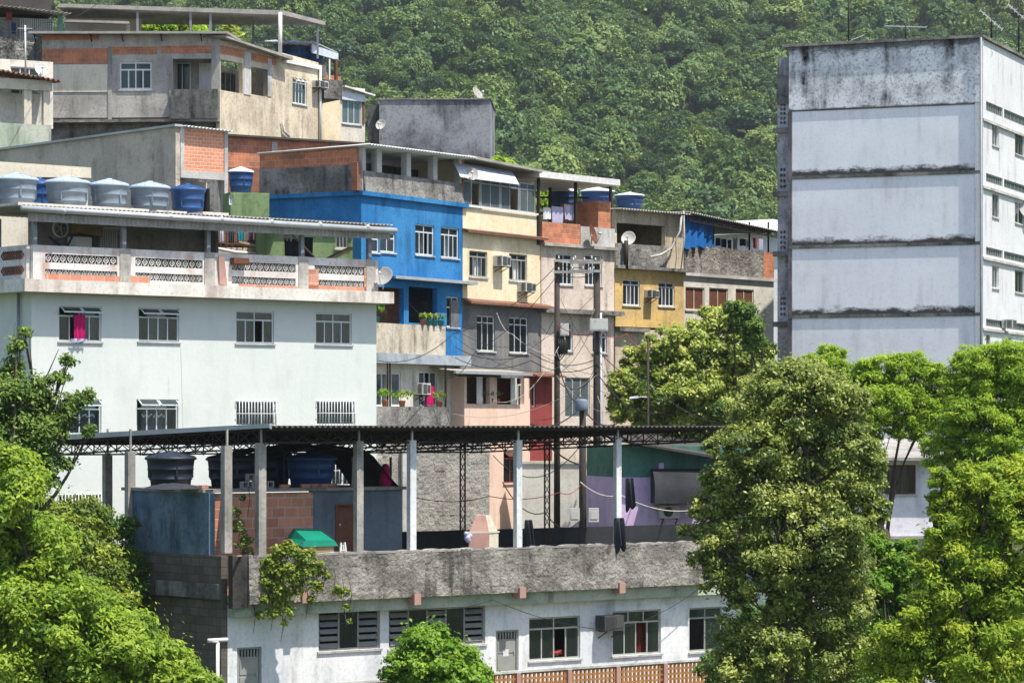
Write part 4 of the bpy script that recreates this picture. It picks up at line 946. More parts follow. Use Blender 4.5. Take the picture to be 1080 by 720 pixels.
m = MB(); m.hexa([(fr.U(229), -.16, zp0+.08), (fr.U(237), -.16, zp0+.02), (fr.U(237), -.12, zp0+.02), (fr.U(229), -.12, zp0+.08), (fr.U(227), -.2, zp1-.1), (fr.U(233), -.2, zp1-.16), (fr.U(233), -.16, zp1-.16), (fr.U(227), -.16, zp1-.1)])
tag(m.build('terracotta_slab', 'pinkpost', fr), 'pink slab leaning against the outside of the terrace parapet', 'slab')
boxthing('brown_basket', 'brown box hooked over the patterned parapet', 'box', fr, 247, 263, 272, 279, -.35, .22, 'wood', None, 0)
clothes(fr, [(300, 318, 252, 272, 'cloth_k', 'black cloth draped behind the right part of the terrace parapet'), (318, 330, 250, 272, 'cloth_k', 'dark cloth hanging beside the steel post on the terrace'), (298, 309, 240, 254, 'curtain', 'grey-white cloth hanging high at the right of the terrace')], 1.2, 'clothes drying on the white house terrace')
clothes(fr, [(78, 90, 332, 358, 'cloth_m', 'magenta towel hanging out of the upper left window of the white house')], -.12, None)
clothes(fr, [(75, 92, 357, 361, 'cloth_l', 'crumpled pale cloth on the sill under the magenta towel')], -.14, None)
y = -.25; p = fr.W(404, 305, y); dish(p, .36, R(-20), 'grey dish at the right end of the patterned terrace parapet', 30, .42)

# ================================================================== BLUE HOUSE
fr = Frame(381, 110, 30, -5.0)
bh = thing('blue_house', 'bright blue house with an open columned top floor and a plant-filled balcony', 'house', fr)
uR = fr.U(488); D = 4.4
zA = fr.Z(381, 206); zB = fr.Z(440, 296); zC = fr.Z(440, 343); zD = fr.Z(440, 374); zE = fr.Z(440, 383)
storey(bh, fr, 381, 488, zB, zA, 'blue', D, u=(0, uR), wins=[((389, 400, 246, 266), dict(cols=1, tr=.3, tcols=1, curt='curtain')), ((401, 417, 245, 266), dict(cols=2, tr=.3, curt='curtain')), ((438, 458, 237, 269), dict(cols=4, tr=.25, tcols=2, curt='curtain', curt_rng=(0, .6), opened=(2,))), ((465, 484, 240, 272), dict(cols=4, tr=.25, tcols=2, curt='curtain', curt_rng=(.4, 1), opened=(1,)))], label='bright blue upper wall with windows')
part(bh, fr, 'cornice', 'blue', (-.12, uR+.25, -.14, D+.05, zA+.002, zA+.16))
# balcony floor
up = fr.U(470)
storey(bh, fr, 381, 488, zD, zB-.003, 'blue', D, u=(0, uR), holes=[(390, 426, 303, 341), (431, 461, 303, 341)], wins=[((471, 484, 313, 345), dict(cols=2, tr=.35, opened=(1,)))], label='blue balcony storey')
part(bh, fr, 'balcony_roof', 'blue', (fr.U(405), uR+.35, -.45, -.003, zB-.02, zB+.06)); part(bh, fr, 'gutter', 'steel_lt', (fr.U(405), uR+.3, -.52, -.455, zB-.02, zB+.09))
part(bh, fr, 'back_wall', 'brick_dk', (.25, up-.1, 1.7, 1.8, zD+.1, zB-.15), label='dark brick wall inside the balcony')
part(bh, fr, 'balcony_parapet', plaster('stained_cream_parapet', (.58, .52, .42), (.50, .44, .35), '4a4236', .7, .3), (fr.U(390, -.3), fr.U(470, -.3), -.3, -.15, zD+.003, zC), label='stained cream balcony parapet')
part(bh, fr, 'slab_edge', plaster('bluish_slab', (.36, .40, .45), (.28, .31, .34), '3a3630', .5), (fr.U(390, -.5), fr.U(497, -.5), -.5, D, zE-.05, zD))
# lower living floor behind its own parapet
zF = fr.Z(440, 429); zG = fr.Z(440, 470)
storey(bh, fr, 381, 488, 0, zE-.053, 'offwhite', D, u=(0, fr.U(480)), y=.0, wins=[((397, 410, 393, 428), dict(cols=2, tr=0, frame='frame_w', curt='curtain_b', opened=(1,), name='window')), ((413, 423, 393, 428), dict(cols=1, tr=0, frame='frame_w', glass='glass_lt')), ((442, 461, 392, 428), dict(cols=3, tr=0, frame='frame_w', opened=(1,), glass='glass_lt', curt='curtain_b', curt_rng=(.3, .6)))], label='off-white lower wall with french windows')
part(bh, fr, 'lower_parapet', 'rough_dark', (fr.U(390, -.8), fr.U(474, -.8), -.8, -.65, zG, zF), label='stained grey lower parapet')
part(bh, fr, 'awning_posts', 'steel_dk', (fr.U(409, -.75), fr.U(409, -.75)+.05, -.75, -.7, zG, zE-.05), (fr.U(411, -.75)+.04, fr.U(411, -.75)+.09, -.75, -.7, zG, zE-.05), (fr.U(470, -.75), fr.U(470, -.75)+.08, -.75, -.7, zG, zE-.05))
part(bh, fr, 'lower_slab', 'conc', (fr.U(390, -.8), fr.U(475, -.8), -.8, 0, zG-.15, zG+.6))
ac(fr, (434, 446, 404, 416), 'white boxy air conditioner between the french windows below the blue house', 0)
clothes(fr, [(450, 458, 407, 427, 'cloth_m', 'magenta towel hanging in the french window below the blue house')], -.2, None)
# open top floor: columns, parapet, roof falling to the right
zT0 = zA + .163; zT1 = fr.Z(381, 154, -.1); zT2 = fr.Z(487, 167, -.1); zh = fr.Z(400, 182)
m = MB(); m.box(-.12, uR+.0, 0, .15, zT0, zh)
o = m.build('terrace_parapet', 'rough_dark', fr, bh); o['label'] = 'mouldy grey parapet of the open top floor'
lumpy(.1, uR-.05, zT0, zT0+.75, -.002, .025, .001, 90, 10, 8, .1).build('roughcast_base', 'rough_dark', fr, bh)
m = MB()
for px, w in ((384, .12), (400, .17), (431, .15), (459, .15), (486, .14)):
    u = fr.U(px, 0); part(bh, fr, 'column', 'conc_lt', (u-w, u+w, -.01, .24, zh if w > .13 else zT0, zT1 + (zT2-zT1)*u/uR - .02))
m = MB(); m.corr((-.3, -.55, zT1+.02), (uR+.15, -.55, zT2+.02), (uR+.15, D, zT2-.1), (-.3, D, zT1-.1), .2, .02, .03); m.build('roof', 'roof_white', fr, bh)
part(bh, fr, 'back_wall', 'mould_shade', (0.06, uR, 2.0, 2.15, zT0, zT1-.25), label='back wall of the open top floor, painted dark as shade')  # shade of the open floor painted into the wall colour
part(bh, fr, 'side_wall', 'conc_dk', (-.12, .03, .153, D, zT0, zT0+.95), label='mouldy grey lower band of the top floor side')
part(bh, fr, 'side_wall', 'brick', (-.1, .05, .153, D, zT0+.953, zT1-.06), label='bare orange brick side of the top floor')
part(bh, fr, 'columns', 'brick_dk', (fr.U(487)-.02, fr.U(487)+.16, -.012, .25, zT0, zT2-.03), (-.35, -.125, -.05, .2, zT0, zT1-.6), label='rusty brick end pier')
p = fr.W(497, 187, -.35); dish(p - Vector((0, 0, .45)), .27, R(10), 'round grey dish on the corner between the mouldy top floor and the glazed veranda', 25, .55)
# plants on the balcony
def plant(p, n, h, w, mat, pot, label, group='potted plants'):
    t = thing('potted_plant', label, 'plant', loc_f(p), group)
    m = MB(); m.lathe([(0, 0), (.09, 0), (.13, .2), (.14, .22), (.12, .22), (.11, .19), (0, .19)], 14); m.build('pot', pot, loc_f(p), t)
    o = leaf_obj('foliage', [(0, 0, .22+h*.55, w, w, h*.5)], n, .11, L[mat], seed=n, size_j=.5); finish_child(o, t)
    return t
def loc_f(p):
    g = Frame(CX, .001, 90, 0); g.mat = Matrix.Translation(p); return g
def finish_child(o, t): o.parent = t; o.matrix_basis = Matrix.Identity(4)
for px, py, mt, pot, lb in ((397, 339, 'bush', 'pot_t', 'yellow-green plant at the left end of the blue house balcony'), (446, 341, 'bush', 'pot', 'plant in a terracotta pot on the blue house balcony'), (452, 341, 'vine', 'pot_t', 'tallest plant in a teal pot on the blue house balcony'), (458, 341, 'vine', 'pot_t', 'second plant in a teal pot on the blue house balcony'), (465, 342, 'vine_dk', 'pot_t', 'dark small plant at the right end of the blue house balcony')):
    p = fr.W(px, 343, -.32 if px > 400 else -.2); p.z = fr.zb + zC + (.0 if px > 400 else .0); plant(p, 60 if px > 400 else 260, .25 if px != 397 else .8, .15 if px > 400 else .36, mt, pot, lb, 'potted plants on the blue balcony')
p = fr.W(406, 428, -.7); p.z = fr.zb + zF; plant(p, 120, .45, .3, 'bush', 'pot', 'leafy plant on the stained grey lower parapet, leftmost', 'potted plants on the lower parapet')
p = fr.W(424, 428, -.7); p.z = fr.zb + zF; plant(p, 160, .4, .42, 'left', 'pot', 'yellow-green plant on the stained grey lower parapet below the air conditioner', 'potted plants on the lower parapet')
p = fr.W(463, 428, -.7); p.z = fr.zb + zF; plant(p, 100, .35, .3, 'vine', 'pot', 'plant beside the magenta towel on the lower parapet', 'potted plants on the lower parapet')

# ================================================================== CREAM HOUSE (glazed veranda, cream, dark grey, pink floors)
fr = Frame(488, 116.2, 30, -6.0)
ch = thing('cream_house', 'tall cream house with glazed top veranda, dark grey middle floor and pink balcony', 'house', fr)
uR = fr.U(571.5); D = 5.0
z0 = fr.Z(488, 166); zv = fr.Z(488, 216); zl = fr.Z(488, 243); zr = fr.Z(488, 317); zp = fr.Z(488, 389)
m = MB(); m.box(0, uR-.35, 0, .15, zl+.08, zv); o = m.build('wall', 'cream', fr, ch); o['label'] = 'cream parapet under the veranda glazing'
part(ch, fr, 'wall', 'cream', (0, .15, .15, D, zl, z0-.1), (uR-.5, uR-.35, .15, D, zl, z0-.5), (0, uR-.35, D-.15, D, zl, z0-.5), label='cream side and back walls of the veranda')
n = 4; uv = [fr.U(p) for p in (489, 508, 529, 549, 566)]
for k in range(4):
    window(ch, fr, (uv[k]+.02, uv[k+1]-.02, zv+.01, fr.Zu(uv[k], 183+3*k)), 0, cols=2, tr=.22, tcols=2, frame='steel_lt', glass='glass_lt', opened=(1,) if k in (0, 2) else (), curt='curtain', curt_rng=(.1, .55), sill=(k == 0))
part(ch, fr, 'veranda_sill', 'frame_w', (0, uR-.3, -.09, -.052, zv-.06, zv+.01))
m = MB(); a, b = fr.U(490, -.5), fr.U(552, -.5); m.corr((a, -.32, fr.Zu(a, 187, -.3)), (b, -.32, fr.Zu(b, 195, -.3)), (b, 0, fr.Zu(b, 181)), (a, 0, fr.Zu(a, 171)), .14, .015, .01); m.build('awning', 'awning', fr, ch)
ze = fr.Zu(uR, 183); m = MB(); m.slab([(-.1, -.3, z0-.02), (uR+.2, -.3, ze-.02), (uR+.2, D, ze), (-.1, D, z0)], .1); m.build('roof', 'roof_sheet', fr, ch)
storey(ch, fr, 488, 571.5, zr, zl, 'cream', D, u=(0, uR), wins=[((495, 514, 265, 292), dict(cols=4, tr=.22, tcols=2, opened=(1, 2), curt='curtain', curt_rng=(.5, 1), frame='frame_g')), ((537, 556, 268, 296), dict(cols=4, tr=.22, tcols=2, opened=(1, 2), curt='curtain', curt_rng=(.4, .8), frame='frame_g'))], label='cream wall with two windows')
m = MB(); m.slab([(-.05, -.28, zl-.07), (uR+.05, -.28, zl-.07), (uR+.05, .0, zl-.0), (-.05, .0, zl-.0)], .09); m.build('tiled_ledge', 'tile', fr, ch)
m = MB(); m.slab([(-.1, -.45, zr-.12), (uR+.25, -.45, zr-.12), (uR+.25, -.003, zr+.02), (-.1, -.003, zr+.02)], .08); m.build('tiled_eave', 'tile', fr, ch)
u1 = fr.U(475.5)
storey(ch, fr, 475, 571.5, zp-.3, zr-.003, 'dgrey', D, u=(u1, uR-.1), wins=[((503, 522, 333, 370), dict(cols=3, tr=.2, tcols=3, frame='frame_w', fw=.04, sill=True)), ((537, 557, 335, 372), dict(cols=3, tr=.2, tcols=3, frame='frame_w', fw=.04))], label='dark grey middle floor')
# pink balcony floor
zq = fr.Z(500, 426); zb_ = 0
m = MB(); holed(m, u1-.0, fr.U(545), zb_, zp-.303, [(fr.U(478), fr.U(502.5), zq, fr.Z(490, 397)), (fr.U(510), fr.U(539), zq, fr.Z(525, 397)), rect(fr, (517, 533, 476, 509))], -.6, -.42)
m.box(u1, u1+.18, -.42, D, zb_, zp-.303); m.box(u1+.18, uR, D-.2, D, 0, zp-.31); m.box(u1+.18, uR-.2, 2.5, 2.6, zq-1.2, zp-.31)
o = m.build('wall', 'peach', fr, ch); o['label'] = 'pale pink balcony wall and peach lower wall'
window(ch, fr, rect(fr, (517, 533, 476, 509)), -.6, cols=2, tr=.22, tcols=1, tilt=True, frame='redwall', opened=(), name='window')
part(ch, fr, 'balcony_floor', 'conc', (u1+.18, uR-.2, -.42, 2.5, zq-1.1, zq-.95))
part(ch, fr, 'columns', 'pvc', (fr.U(503, -.63), fr.U(509, -.63), -.63, -.605, zq, zp-.3)); part(ch, fr, 'columns', 'pvc', (fr.U(539, -.63), fr.U(545, -.63), -.63, -.605, zq, zp-.3))
part(ch, fr, 'inner_wall', 'redwall', (fr.U(514, 1.2), fr.U(545, 1.2)+1, 1.2, 1.3, zq-.9, zp-.4), label='red inner wall of the pink balcony')
m = MB(); a, b = fr.U(477, -1), fr.U(556, -1); m.corr((a, -1.1, zp-.12), (b-.3, -1.1, zp-.12), (b-.3, 0, zp+.0), (a, 0, zp+.0), .15, .02, .015); m.build('balcony_roof', 'roof_sheet', fr, ch)
part(ch, fr, 'gutter', 'steel_lt', (a-.05, b+.1, -1.2, -1.1, zp-.22, zp-.12))
ua, ub = fr.U(545), uR-.05; zz = fr.Z(558, 397)
storey(ch, fr, 545, 571, 0, zz, 'redwall', D, u=(ua+.004, ub), y=-.5, closed=False, wins=[((547, 551, 405, 429), dict(cols=1, tr=0, frame='offwhite', sill=False)), ((554.5, 558.5, 405, 429), dict(cols=1, tr=0, frame='offwhite', sill=False)), ((561, 565, 405, 429), dict(cols=1, tr=0, frame='offwhite', sill=False))], label='dark red lower wall with three narrow windows')
m = MB(); m.slab([(ua-.1, -1.0, zz-.03), (ub+.3, -1.0, zz-.03), (ub+.3, -.3, zz+.1), (ua-.1, -.3, zz+.1)], .06); m.build('tiled_eave', 'tile', fr, ch)
ac(fr, (518, 531, 270, 281), 'air conditioner between the two windows of the cream wall'); ac(fr, (543, 558, 298, 308), 'air conditioner low on the cream wall above the tiled eave')
for px, mt, lb in ((507, 'vine', 'small plant on the pink balcony wall, left'), (517, 'left', 'yellowish plant on the pink balcony wall between the pillars'), (524, 'bush', 'plant on the pink balcony wall near the right pillar')):
    p = fr.W(px, 426, -.5); p.z = fr.zb + zq; plant(p, 70, .35, .22, mt, 'pot', lb, 'potted plants on the pink balcony')

# ================================================================== BEIGE HOUSE with brick roof terrace
fr = Frame(571, 121.4, 40, -6.0)
be = thing('beige_house', 'weathered pinkish beige house with half-bricked roof terrace', 'house', fr)
uR = fr.U(648); D = 5; z1 = fr.Z(571, 259); z2 = fr.Z(571, 325)
storey(be, fr, 571, 648, z2, z1, 'beige', D, u=(.0, uR), wins=[((586, 604, 268, 300), dict(cols=4, tr=.25, tcols=2, opened=(2,), curt='curtain', curt_rng=(.1, .4))), ((617, 635, 269, 301), dict(cols=4, tr=.25, tcols=2, opened=(), curt='curtain', curt_rng=(.3, .9)))], label='pinkish beige upper wall')
storey(be, fr, 571, 648, 0, z2-.18, 'beige', D, u=(.0, uR-.05), wins=[((590, 604, 340, 370), dict(cols=2, tr=.25, tcols=1)), ((625, 640, 350, 372), dict(cols=2, tr=.25, tcols=1)), ((596, 622, 398, 440), dict(cols=3, tr=0, frame='conc_lt', glass='glass_lt', sill=False))], label='stained beige lower wall')
part(be, fr, 'ledge', 'rough_dark', (-.15, uR+.2, -.4, D, z2-.178, z2-.002)); part(be, fr, 'slab', 'conc', (-.05, uR+.12, -.22, D, z1+.002, z1+.12))
zt0 = z1+.123
part(be, fr, 'terrace_parapet', 'brick', (.05, fr.U(612), 0, .18, zt0, fr.Z(590, 235)), label='orange brick half of the terrace parapet')
part(be, fr, 'terrace_parapet', 'conc_lt', (fr.U(612)+.003, uR, -.02, .18, zt0, fr.Z(630, 240)), label='mouldy rendered half of the terrace parapet')
part(be, fr, 'brick_shed', 'brick', (fr.U(630, .25), uR+.0, .2, 2.2, fr.Z(630, 240)-.3, fr.Z(640, 212)), label='orange brick box on the roof terrace')
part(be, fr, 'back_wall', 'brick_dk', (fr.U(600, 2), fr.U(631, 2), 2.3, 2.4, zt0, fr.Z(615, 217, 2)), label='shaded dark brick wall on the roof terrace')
m = MB()
for px, y in ((569, -.1), (581, 2.5), (608, .1), (645, .4), (606, 2.4)): u = fr.U(px, y); part(be, fr, 'steel_post', 'steel_dk', (u-.05, u+.05, y, y+.1, zt0-.1, fr.Z(608, 190)))
for px in (569, 645): u = fr.U(px, .1); m.bar((u, .1, fr.Z(608, 188)), (u, 3.6, fr.Z(608, 188)), .1, .08)
m.bar((fr.U(570), 1.2, fr.Z(600, 209)), (fr.U(645), 1.2, fr.Z(600, 203)), .08); m.build('roof_beam', 'steel_dk', fr, be)
m = MB(); a, b = fr.U(567, -.2), fr.U(652, -.2); za, zb_ = fr.Zu(a, 187, -.2), fr.Zu(b, 196, -.2)
m.slab([(a, -.3, za), (b, -.3, zb_), (b, 3.8, zb_), (a, 3.8, za)], .25); m.build('roof_slab', 'roof_white', fr, be)
for px, w, y, lb in ((594, 1.2, 2.9, 'blue tank with whitish lid behind the washing on the brick roof terrace'), (630, 1.5, 3.2, 'blue tank with whitish lid behind the orange brick box')):
    p = fr.W(px, 221, y); tank('bluewhite', p, w, .95, lb, 'blue tanks behind the roof terraces')
p = at(664, 221.5, 127.5); tank('bluewhite', p, 1.28, .75, 'blue tank with whitish lid right of the orange brick box', 'blue tanks behind the roof terraces')
clothes(fr, [(573, 581, 219, 231, 'cloth_w', 'small white cloth at the left of the roof terrace washing line'), (582, 594, 218, 235, 'cloth_l', 'pale lilac towel in the middle of the roof terrace washing line'), (595, 606, 216, 232, 'cloth_l', 'pale lilac cloth by the steel post on the roof terrace washing line')], .3, 'washing on the roof terrace line')
p = fr.W(624, 258, -.35); dish(p, .4, R(70), 'reddish-brown dish seen edge-on before the rendered parapet', 15, .4, 'wood')
ac(fr, (596, 604, 302, 309), 'tiny air conditioner under the left window of the beige house') if False else None

# ================================================================== YELLOW HOUSE
fr = Frame(648.5, 125.2, 42, -6.0)
ye = thing('yellow_house', 'ochre yellow house with an open mouldy roof terrace above two windows', 'house', fr)
uR = fr.U(721); D = 5; z1 = fr.Z(649, 283); z2 = fr.Z(649, 344)
storey(ye, fr, 649, 721, z2, z1, 'yellow', D, u=(0, uR), wins=[((657, 675, 295, 322), dict(cols=4, tr=.2, tcols=2, opened=(1,), curt='curtain', curt_rng=(.5, .9), frame='frame_w')), ((694.5, 711.5, 298, 323), dict(cols=4, tr=.2, tcols=2, opened=(1,), curt='curtain_b', curt_rng=(.5, 1), frame='frame_w'))], label='ochre yellow wall')
storey(ye, fr, 649, 721, 0, z2-.1, 'beige2', D, u=(0, uR-.1), closed=False, label='grey lower wall')
part(ye, fr, 'ledge', 'rough_dark', (0, fr.U(680), -.3, -.003, z2-.2, z2-.05)); part(ye, fr, 'slab', 'rough_dark', (-.15, uR+.1, -.28, D, z1+.002, z1+.13))
zt0 = z1+.133; zo = fr.Z(675, 258)
m = MB(); holed(m, 0, uR, zt0, fr.Z(660, 222), [(fr.U(650.5), fr.U(701.5), zo, fr.Z(670, 236))], 0, .2); m.box(0, .2, .2, D, zt0, fr.Z(660, 224)); m.box(uR-.2, uR, .2, D, zt0, fr.Z(660, 224)); m.box(.2, uR-.2, 3, 3.1, zt0, fr.Z(660, 224))
o = m.build('wall', 'beige2', fr, ye); o['label'] = 'stained sandy terrace wall with wide opening'
lumpy(.02, fr.U(703), zt0, zo, -.003, .03, .002, 60, 10, 5).build('terrace_parapet', 'rough_dark', fr, ye)
m = MB(); m.corr((-.1, -.45, fr.Z(650, 221)), (uR+.0, -.45, fr.Z(650, 221)), (uR, D, fr.Z(650, 221)+.1), (-.1, D, fr.Z(650, 221)+.1), .18, .03, .015); m.build('roof', 'roof_sheet', fr, ye)
m = MB(); m.tube([(fr.U(655.5), -.25, z1-.0), (fr.U(655.5), -.25, fr.Z(655, 254))], .09, 8); m.build('iron_post', 'steel_dk', fr, ye)
m = MB(); u = fr.U(688, .0); zz = fr.Z(688, 250, 0); m.box(u-.09, u+.09, 2.9, 2.998, zz-.14, zz+.14); m.build('vent', 'dark', fr, ye)
p = fr.W(663, 258, -.2); dish(p, .3, R(-15), 'pale round dish on the terrace parapet above the yellow wall', 20, .25, 'ac'); ac(fr, (678.5, 688, 306, 314), 'air conditioner between the two windows of the yellow wall')
a = fr.W(719, 225, -.35); b = fr.W(708, 262, -.35); c = fr.W(686, 271, -.35); m = MB(); m.tube([a, a.lerp(b, .5)+Vector((.15, 0, 0)), b, b.lerp(c, .5)+Vector((0, 0, -.08)), c], .045, 8); m.tube([fr.W(721, 222, -.4), fr.W(722, 250, -.4), fr.W(718, 285, -.4)], .03, 7)
tag(m.build('water_pipe', 'conc_lt'), 'thick pale pipe sweeping down from the roof across the sandy terrace wall', 'pipe')

# ================================================================== GREY TERRACE HOUSE with the blue tarpaulin
fr = Frame(721, 128.8, 37, -6.0)
gh = thing('tarpaulin_house', 'off-white house with rough grey terrace parapet and three pairs of rusty shutters', 'house', fr)
uR = fr.U(816); D = 6; z1 = fr.Z(721, 288)
sh = dict(cols=2, tr=0, frame='ivory', louver=False, glass='wood', sill=True)
storey(gh, fr, 721, 816, 0, z1-.1, 'offwhite', D, u=(0.004, uR), wins=[((723, 743, 303, 327), sh), ((748, 768, 304, 328), sh), ((776, 795, 305, 329), sh)], label='off-white lower wall')
part(gh, fr, 'slab', 'conc_lt', (0, uR+.1, -.12, D, z1-.098, z1+.03)); zt0 = z1+.033
lumpy(.02, fr.U(805), zt0, fr.Z(721, 258), 0, .03, .2, 120, 16, 9).build('terrace_parapet', 'rough', fr, gh)
part(gh, fr, 'brick_pier', 'brick', (fr.U(805)+.003, uR, -.02, .3, zt0, fr.Z(810, 266)))
m = MB(); a = fr.Zu(0, 224, -.3); b = fr.Zu(uR, 245, -.3); m.corr((-.2, -.4, a), (uR+.1, -.4, b), (uR+.1, D, b+.1), (-.2, D, a+.1), .18, .03, .015); m.build('roof', 'roof_sheet', fr, gh)
m = MB(); truss(m, (0, -.3, a-.35), (uR, -.3, b-.25), .22, .5, .03)
for px in (722, 754, 792, 812): u = fr.U(px, -.05); m.box(u-.03, u+.03, -.0, .06, fr.Z(721, 258)-.05, fr.Zu(u, 234))
m.build('roof_frame', 'steel_dk', fr, gh)
part(gh, fr, 'back_wall', 'offwhite', (0, uR, D-.2, D, zt0, b-.9)); 
m = MB(); ua, ub = fr.U(723, -.1), fr.U(744, -.1); m.cloth(ua, ub, -.12, fr.Z(733, 261, -.1), fr.Zu(ua, 229), .09, 3.2, 10, .5, .05, -.05); m.cloth(ub-.05, fr.U(755, -.1), -.02, fr.Z(750, 260, -.1), fr.Zu(ub, 231), .05, 2, 8, 2, .05)
tag(m.build('blue_tarpaulin', 'tarp_blue', fr), 'bright blue tarpaulin hung between roof and rough grey parapet', 'tarpaulin')
its = []
for k, (px, w, mt, cl) in enumerate(((757, 4, 'cloth_b', 'navy'), (763, 4, 'cloth_b', 'dark blue'), (769, 3, 'cloth_k', 'black'), (775, 4, 'cloth_w', 'white'), (783, 5, 'cloth_k', 'dark grey'), (789, 3, 'cloth_w', 'small white'), (796, 4, 'cloth_r', 'red'), (802, 4, 'cloth_l', 'lilac'))):
    its.append((px-w/2, px+w/2+1, 251 + (k % 3), 259 + (k*5 % 4)*1.5, mt, '%s garment on the washing line right of the blue tarpaulin' % cl))
clothes(fr, its, 1.0, 'garments on the line by the blue tarpaulin')
# white tent-like roof beyond it
f2 = Frame(770, 150, 80, -4); t = thing('white_shed', 'white shed with pale pitched roof beyond the grey terrace house', 'shed', f2)
part(t, f2, 'wall', 'tower_side', (f2.U(770), f2.U(850), .1, 8, 0, f2.Z(800, 246))); m = MB(); zA_, zB_ = f2.Z(800, 243), f2.Z(830, 220)
m.hexa([(f2.U(745), -.5, zA_-.3), (f2.U(860), -.5, zA_+.0), (f2.U(865), 9, zB_), (f2.U(795), 9, zB_-.2), (f2.U(745), -.5, zA_-.2), (f2.U(860), -.5, zA_+.1), (f2.U(865), 9, zB_+.1), (f2.U(795), 9, zB_-.1)]); m.build('roof', 'roof_white', f2, t)

# ================================================================== TOWER BLOCK
fr = TF = Frame(1035, 118, 112.2, -9.0)
tw = thing('tower_block', 'tall white apartment block, blank five-panel end wall and windowed side', 'apartment block', fr)
uL = fr.U(832); zt = fr.Z(1035, 40); zt_l = zt
lv = [fr.Z(1033, y) for y in (110, 181, 256, 331)] + [fr.Z(1033, 405), fr.Z(1033, 480)]
Dt = 16.0
tp = plaster('tower_mouldy_top', (.82, .82, .84), (.60, .60, .62), '1a1a1a', 1.0, .3, 12, .02, .7, bands=((zt, .6, -1), (lv[0], .22, 1)), streak=2.6, mold_amt=.75)
tb = [plaster('tower_panel_paint', (.87, .86, .90), (.82, .81, .85), '4a4844', .18, .25, 10, .012, .3, bands=((lv[k+1]+.06, .5, 1),), mold_amt=.95) for k in range(5)]
ys0 = .0
part(tw, fr, 'wall', tp, (uL, -.003, .0, .3, lv[0]+.06, zt), label='mould-streaked top panel of the end wall')
for k in range(5):
    part(tw, fr, 'wall', tb[k], (uL+.12, -.16, .045, .3, lv[k+1] + .06, lv[k]-.073 if k else lv[0]+.001), label='recessed white panel of the end wall')
    part(tw, fr, 'ledge', 'conc_dk', (uL, -.0, .0, .3, lv[k]-.07, lv[k]+.058) if k else (uL, 0, .03, .3, lv[0]+.003, lv[0]+.057))
    
part(tw, fr, 'pier', plaster('purple_grey_pier', (.20, .18, .19), (.12, .11, .12), '151515', .8), (uL-.05, uL+.117, .01, .3, 0, lv[0]-.003), (-.157, -.0, .01, .3, 0, lv[0]-.003))
m = MB(); m.box(uL, 0, .31, .5, 0, lv[-1]+.05); m.build('wall', 'tower_side', fr, tw)
# right side face: y runs inward along it. floors with strip glazing and windows
def side_y(px): return fr.V(px, 0)
def side_z(px, py): return (HY - py)/F * (fr.o + fr.i*side_y(px)).y - fr.zb
y_r = side_y(1100); S_ = 3.0*0+ (lv[1]-lv[2])
sf = Frame(CX, .001, 90, 0); sf.mat = fr.mat @ Matrix.Rotation(R(90), 4, 'Z')   # local x = inward along the side, local y = -(outward)
gr = sf
z_top = zt; holes = []; wl_ = []
ws = lambda a, b, q0, q1: (side_y(a), side_y(b), side_z((a+b)/2, q1), side_z((a+b)/2, q0))
strip = []
for (q0, q1) in ((110, 120), (185, 194), (262, 270.5), (337, 345)):
    strip.append((side_y(1040), side_y(1057.5), side_z(1048, q1), side_z(1048, q0))); strip.append((side_y(1059), y_r-1, strip[-1][2], strip[-1][3]))
wn_ = []
for k, zc in enumerate((142, 217, 292)):
    zc0 = side_z(1050, zc+12); zc1 = side_z(1050, zc-12)
    for yy in ((1046.5, 1053.5), (1070.5, 1080)): wn_.append((side_y(yy[0]), side_y(yy[1]), zc0, zc1))
    wn_.append((side_y(1080)+3.2, side_y(1080)+4.4, zc0, zc1))
zc0 = side_z(1050, 375); zc1 = side_z(1050, 354)
for yy in ((1040, 1044.5), (1061, 1067)): wn_.append((side_y(yy[0]), side_y(yy[1]), zc0, zc1))
# side wall: frame local x along inward, local y points to -x of tower (inside) 
m = MB(); holed(m, .003, y_r+4, 0, zt-.02, strip + wn_, .0, .25); m.box(.003, y_r+4, .25, .3, 0, .1)
sw = m.build('wall', 'tower_side', sf, tw); sw['label'] = 'sunlit white side wall with windows'
for k, r in enumerate(strip):
    n = 4 if r[1]-r[0] < 2.6 else 9
    window(tw, sf, r, 0, cols=n, tr=0, frame='frame_g', glass='glass_lt', sill=False, fw=.045)
for k, r in enumerate(wn_): window(tw, sf, r, 0, cols=2, tr=0, frame='frame_g' if k % 2 else 'frame_w', opened=(1,) if k % 3 == 0 else (), curt='curtain' if k % 2 else 'curtain_b', curt_rng=(0, .5), fw=.04)
for l_ in lv[:5]: part(tw, sf, 'ledge', 'conc_lt', (.01, y_r+4, -.1, -.003, l_-.02 - .62, l_-.62+.08))
part(tw, fr, 'roof', 'rough_dark', (uL-.25, .12, -.12, y_r+4, zt+.003, zt+.11)); part(tw, fr, 'wall', 'tower_side', (uL, -.3, y_r+3.7, y_r+4, 0, zt), label='back wall')
part(tw, fr, 'corner_strip', 'tower_side', (.001, .06, .002, .06, 0, zt), label='thin white corner pilaster')
